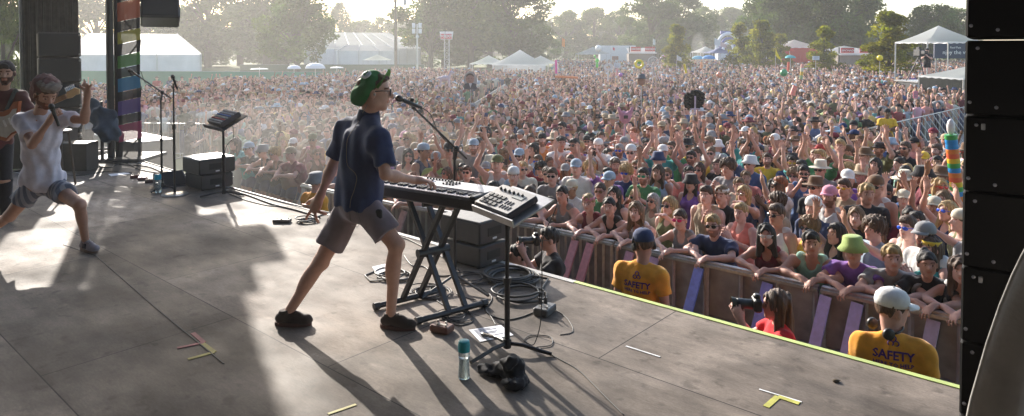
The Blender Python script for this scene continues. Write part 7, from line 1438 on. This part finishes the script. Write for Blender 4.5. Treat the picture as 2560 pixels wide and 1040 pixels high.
def flag(px, py, w, h, d, cols, label, drop=.3):
    c, t = totem(px, py, d, 0, label, 'flag', 'flag'); w_, h_ = w * d / F, h * d / F; n = 8
    b = MB(); P = []
    for i in range(n + 1): u = i / n; P += [tuple(c + V(u * w_, .06 * math.sin(u * 6), h_ * (1 - u * drop) - u * h_ * drop)), tuple(c + V(u * w_, .06 * math.sin(u * 6 + .6), -u * h_ * drop))]
    b.add(P, [(2 * i, 2 * i + 2, 2 * i + 3, 2 * i + 1) for i in range(n)]); b.mi = [min(len(cols) - 1, i * len(cols) // n) for i in range(n)]; b.build('cloth', [C(*q, .7) for q in cols], t)
flag(1939, 138, 16, 18, 50, [(.8, .62, .03)], 'drooping bright yellow flag right of the slide', 1.0); flag(1786, 112, 30, 18, 90, [(.7, .68, .68), (.7, .5, .5)], 'long white pennant flag left of the inflatable slide', .5); flag(1692, 150, 12, 13, 50, [(.6, .58, .56)], 'small white flag below the young tree'); flag(1405, 116, 7, 22, 90, [(.75, .25, .05)], 'orange feather flag before the distant trees', .1); flag(1632, 112, 6, 16, 95, [(.7, .7, .66)], 'white feather flag beside the food stand', .1); flag(1527, 124, 10, 9, 70, [(.75, .72, .72), (.6, .1, .12)], 'small white and red flag before the trailer')
c, t = totem(1340, 207, 18.5, 0, 'thin white hula hoop held over the crowd', 'hoop', 'hula_hoop', False); b = MB(); b.torus(V(xat(1306, 26), 26, zat(208, 26)), .24, .012, RV @ rotm((0, 1, 0), .3), 32, 6); b.build('ring', C(.75, .7, .7, .5), t)
# ---------- smoke of the barbecue and stage fog
def smoke(c, r, dens, label, name, tall=False, nsc=.8, lo=.45):
    b = MB(); b.ball(c, r, 20, 12); m = bpy.data.materials.new(name); m.use_nodes = True; N, L = m.node_tree.nodes, m.node_tree.links; N.remove(N['Principled BSDF']); pv = N.new('ShaderNodeVolumePrincipled'); pv.inputs['Color'].default_value = (.95, .94, .92, 1); pv.inputs['Anisotropy'].default_value = .35
    pv.inputs['Density'].default_value = dens; L.new(pv.outputs[0], N['Material Output'].inputs['Volume']); o = b.build(name, m, smooth='all'); prop(o, label, kind='stuff'); return o

smoke(V(xat(640, 12.5), 13.2, -.4), (4.6, 3.0, 1.5), .030, 'pale stage fog drifting over the left pit', 'stage_fog')
smoke(V(-9, 36, 0), (24, 30, 7), .0013, 'thin sunlit dust hanging over the left half of the crowd', 'dust_haze')
smoke(V(xat(1745, 86), 86, zat(118, 86)), (.9, .8, 1.9), .10, 'grey barbecue smoke rising behind the stalls', 'barbecue_smoke')
# ---------- light
SUN_AZ = math.atan2((400 - 1280), F); SUN_EL = math.radians(22.5)
sd = V(math.sin(SUN_AZ) * math.cos(SUN_EL), math.cos(SUN_AZ) * math.cos(SUN_EL), math.sin(SUN_EL))
sl = bpy.data.lights.new('sun', 'SUN'); sl.energy = 4.2; sl.angle = math.radians(.53); sl.color = (1, .93, .84)
so = bpy.data.objects.new('sun', sl); COL.objects.link(so); so.rotation_euler = Vector(sd).to_track_quat('Z', 'Y').to_euler()
w = bpy.data.worlds.new('World'); S.world = w; w.use_nodes = True; N, L = w.node_tree.nodes, w.node_tree.links
sk = N.new('ShaderNodeTexSky'); sk.sky_type = 'NISHITA'; sk.sun_disc = False; sk.sun_elevation = SUN_EL; sk.sun_rotation = SUN_AZ; sk.air_density = 1; sk.dust_density = 1.6; sk.ozone_density = 1
bg = N['Background']; L.new(sk.outputs[0], bg.inputs[0]); bg.inputs[1].default_value = .15
S.view_settings.view_transform = 'Standard'; S.view_settings.look = 'None'; S.view_settings.gamma = 1; S.view_settings.exposure = 1.12
HAZE = True
if HAZE:
    b = MB(); b.box((0, 130, 19), (420, 340, 44)); hz = b.build('haze', None)
    prop(hz, 'thin sunlit haze hanging over the whole field', 'haze', kind='stuff'); hz.pop('category', None)
    hm = bpy.data.materials.new('haze'); hm.use_nodes = True; HN = hm.node_tree.nodes; HN.remove(HN['Principled BSDF']); pv = HN.new('ShaderNodeVolumePrincipled'); pv.inputs['Color'].default_value = (.93, .92, .89, 1); pv.inputs['Density'].default_value = .0009; pv.inputs['Anisotropy'].default_value = .5
    hm.node_tree.links.new(pv.outputs[0], HN['Material Output'].inputs['Volume']); hz.data.materials.append(hm)
S.cycles.max_bounces = 6; S.cycles.volume_bounces = 0; S.cycles.transparent_max_bounces = 12
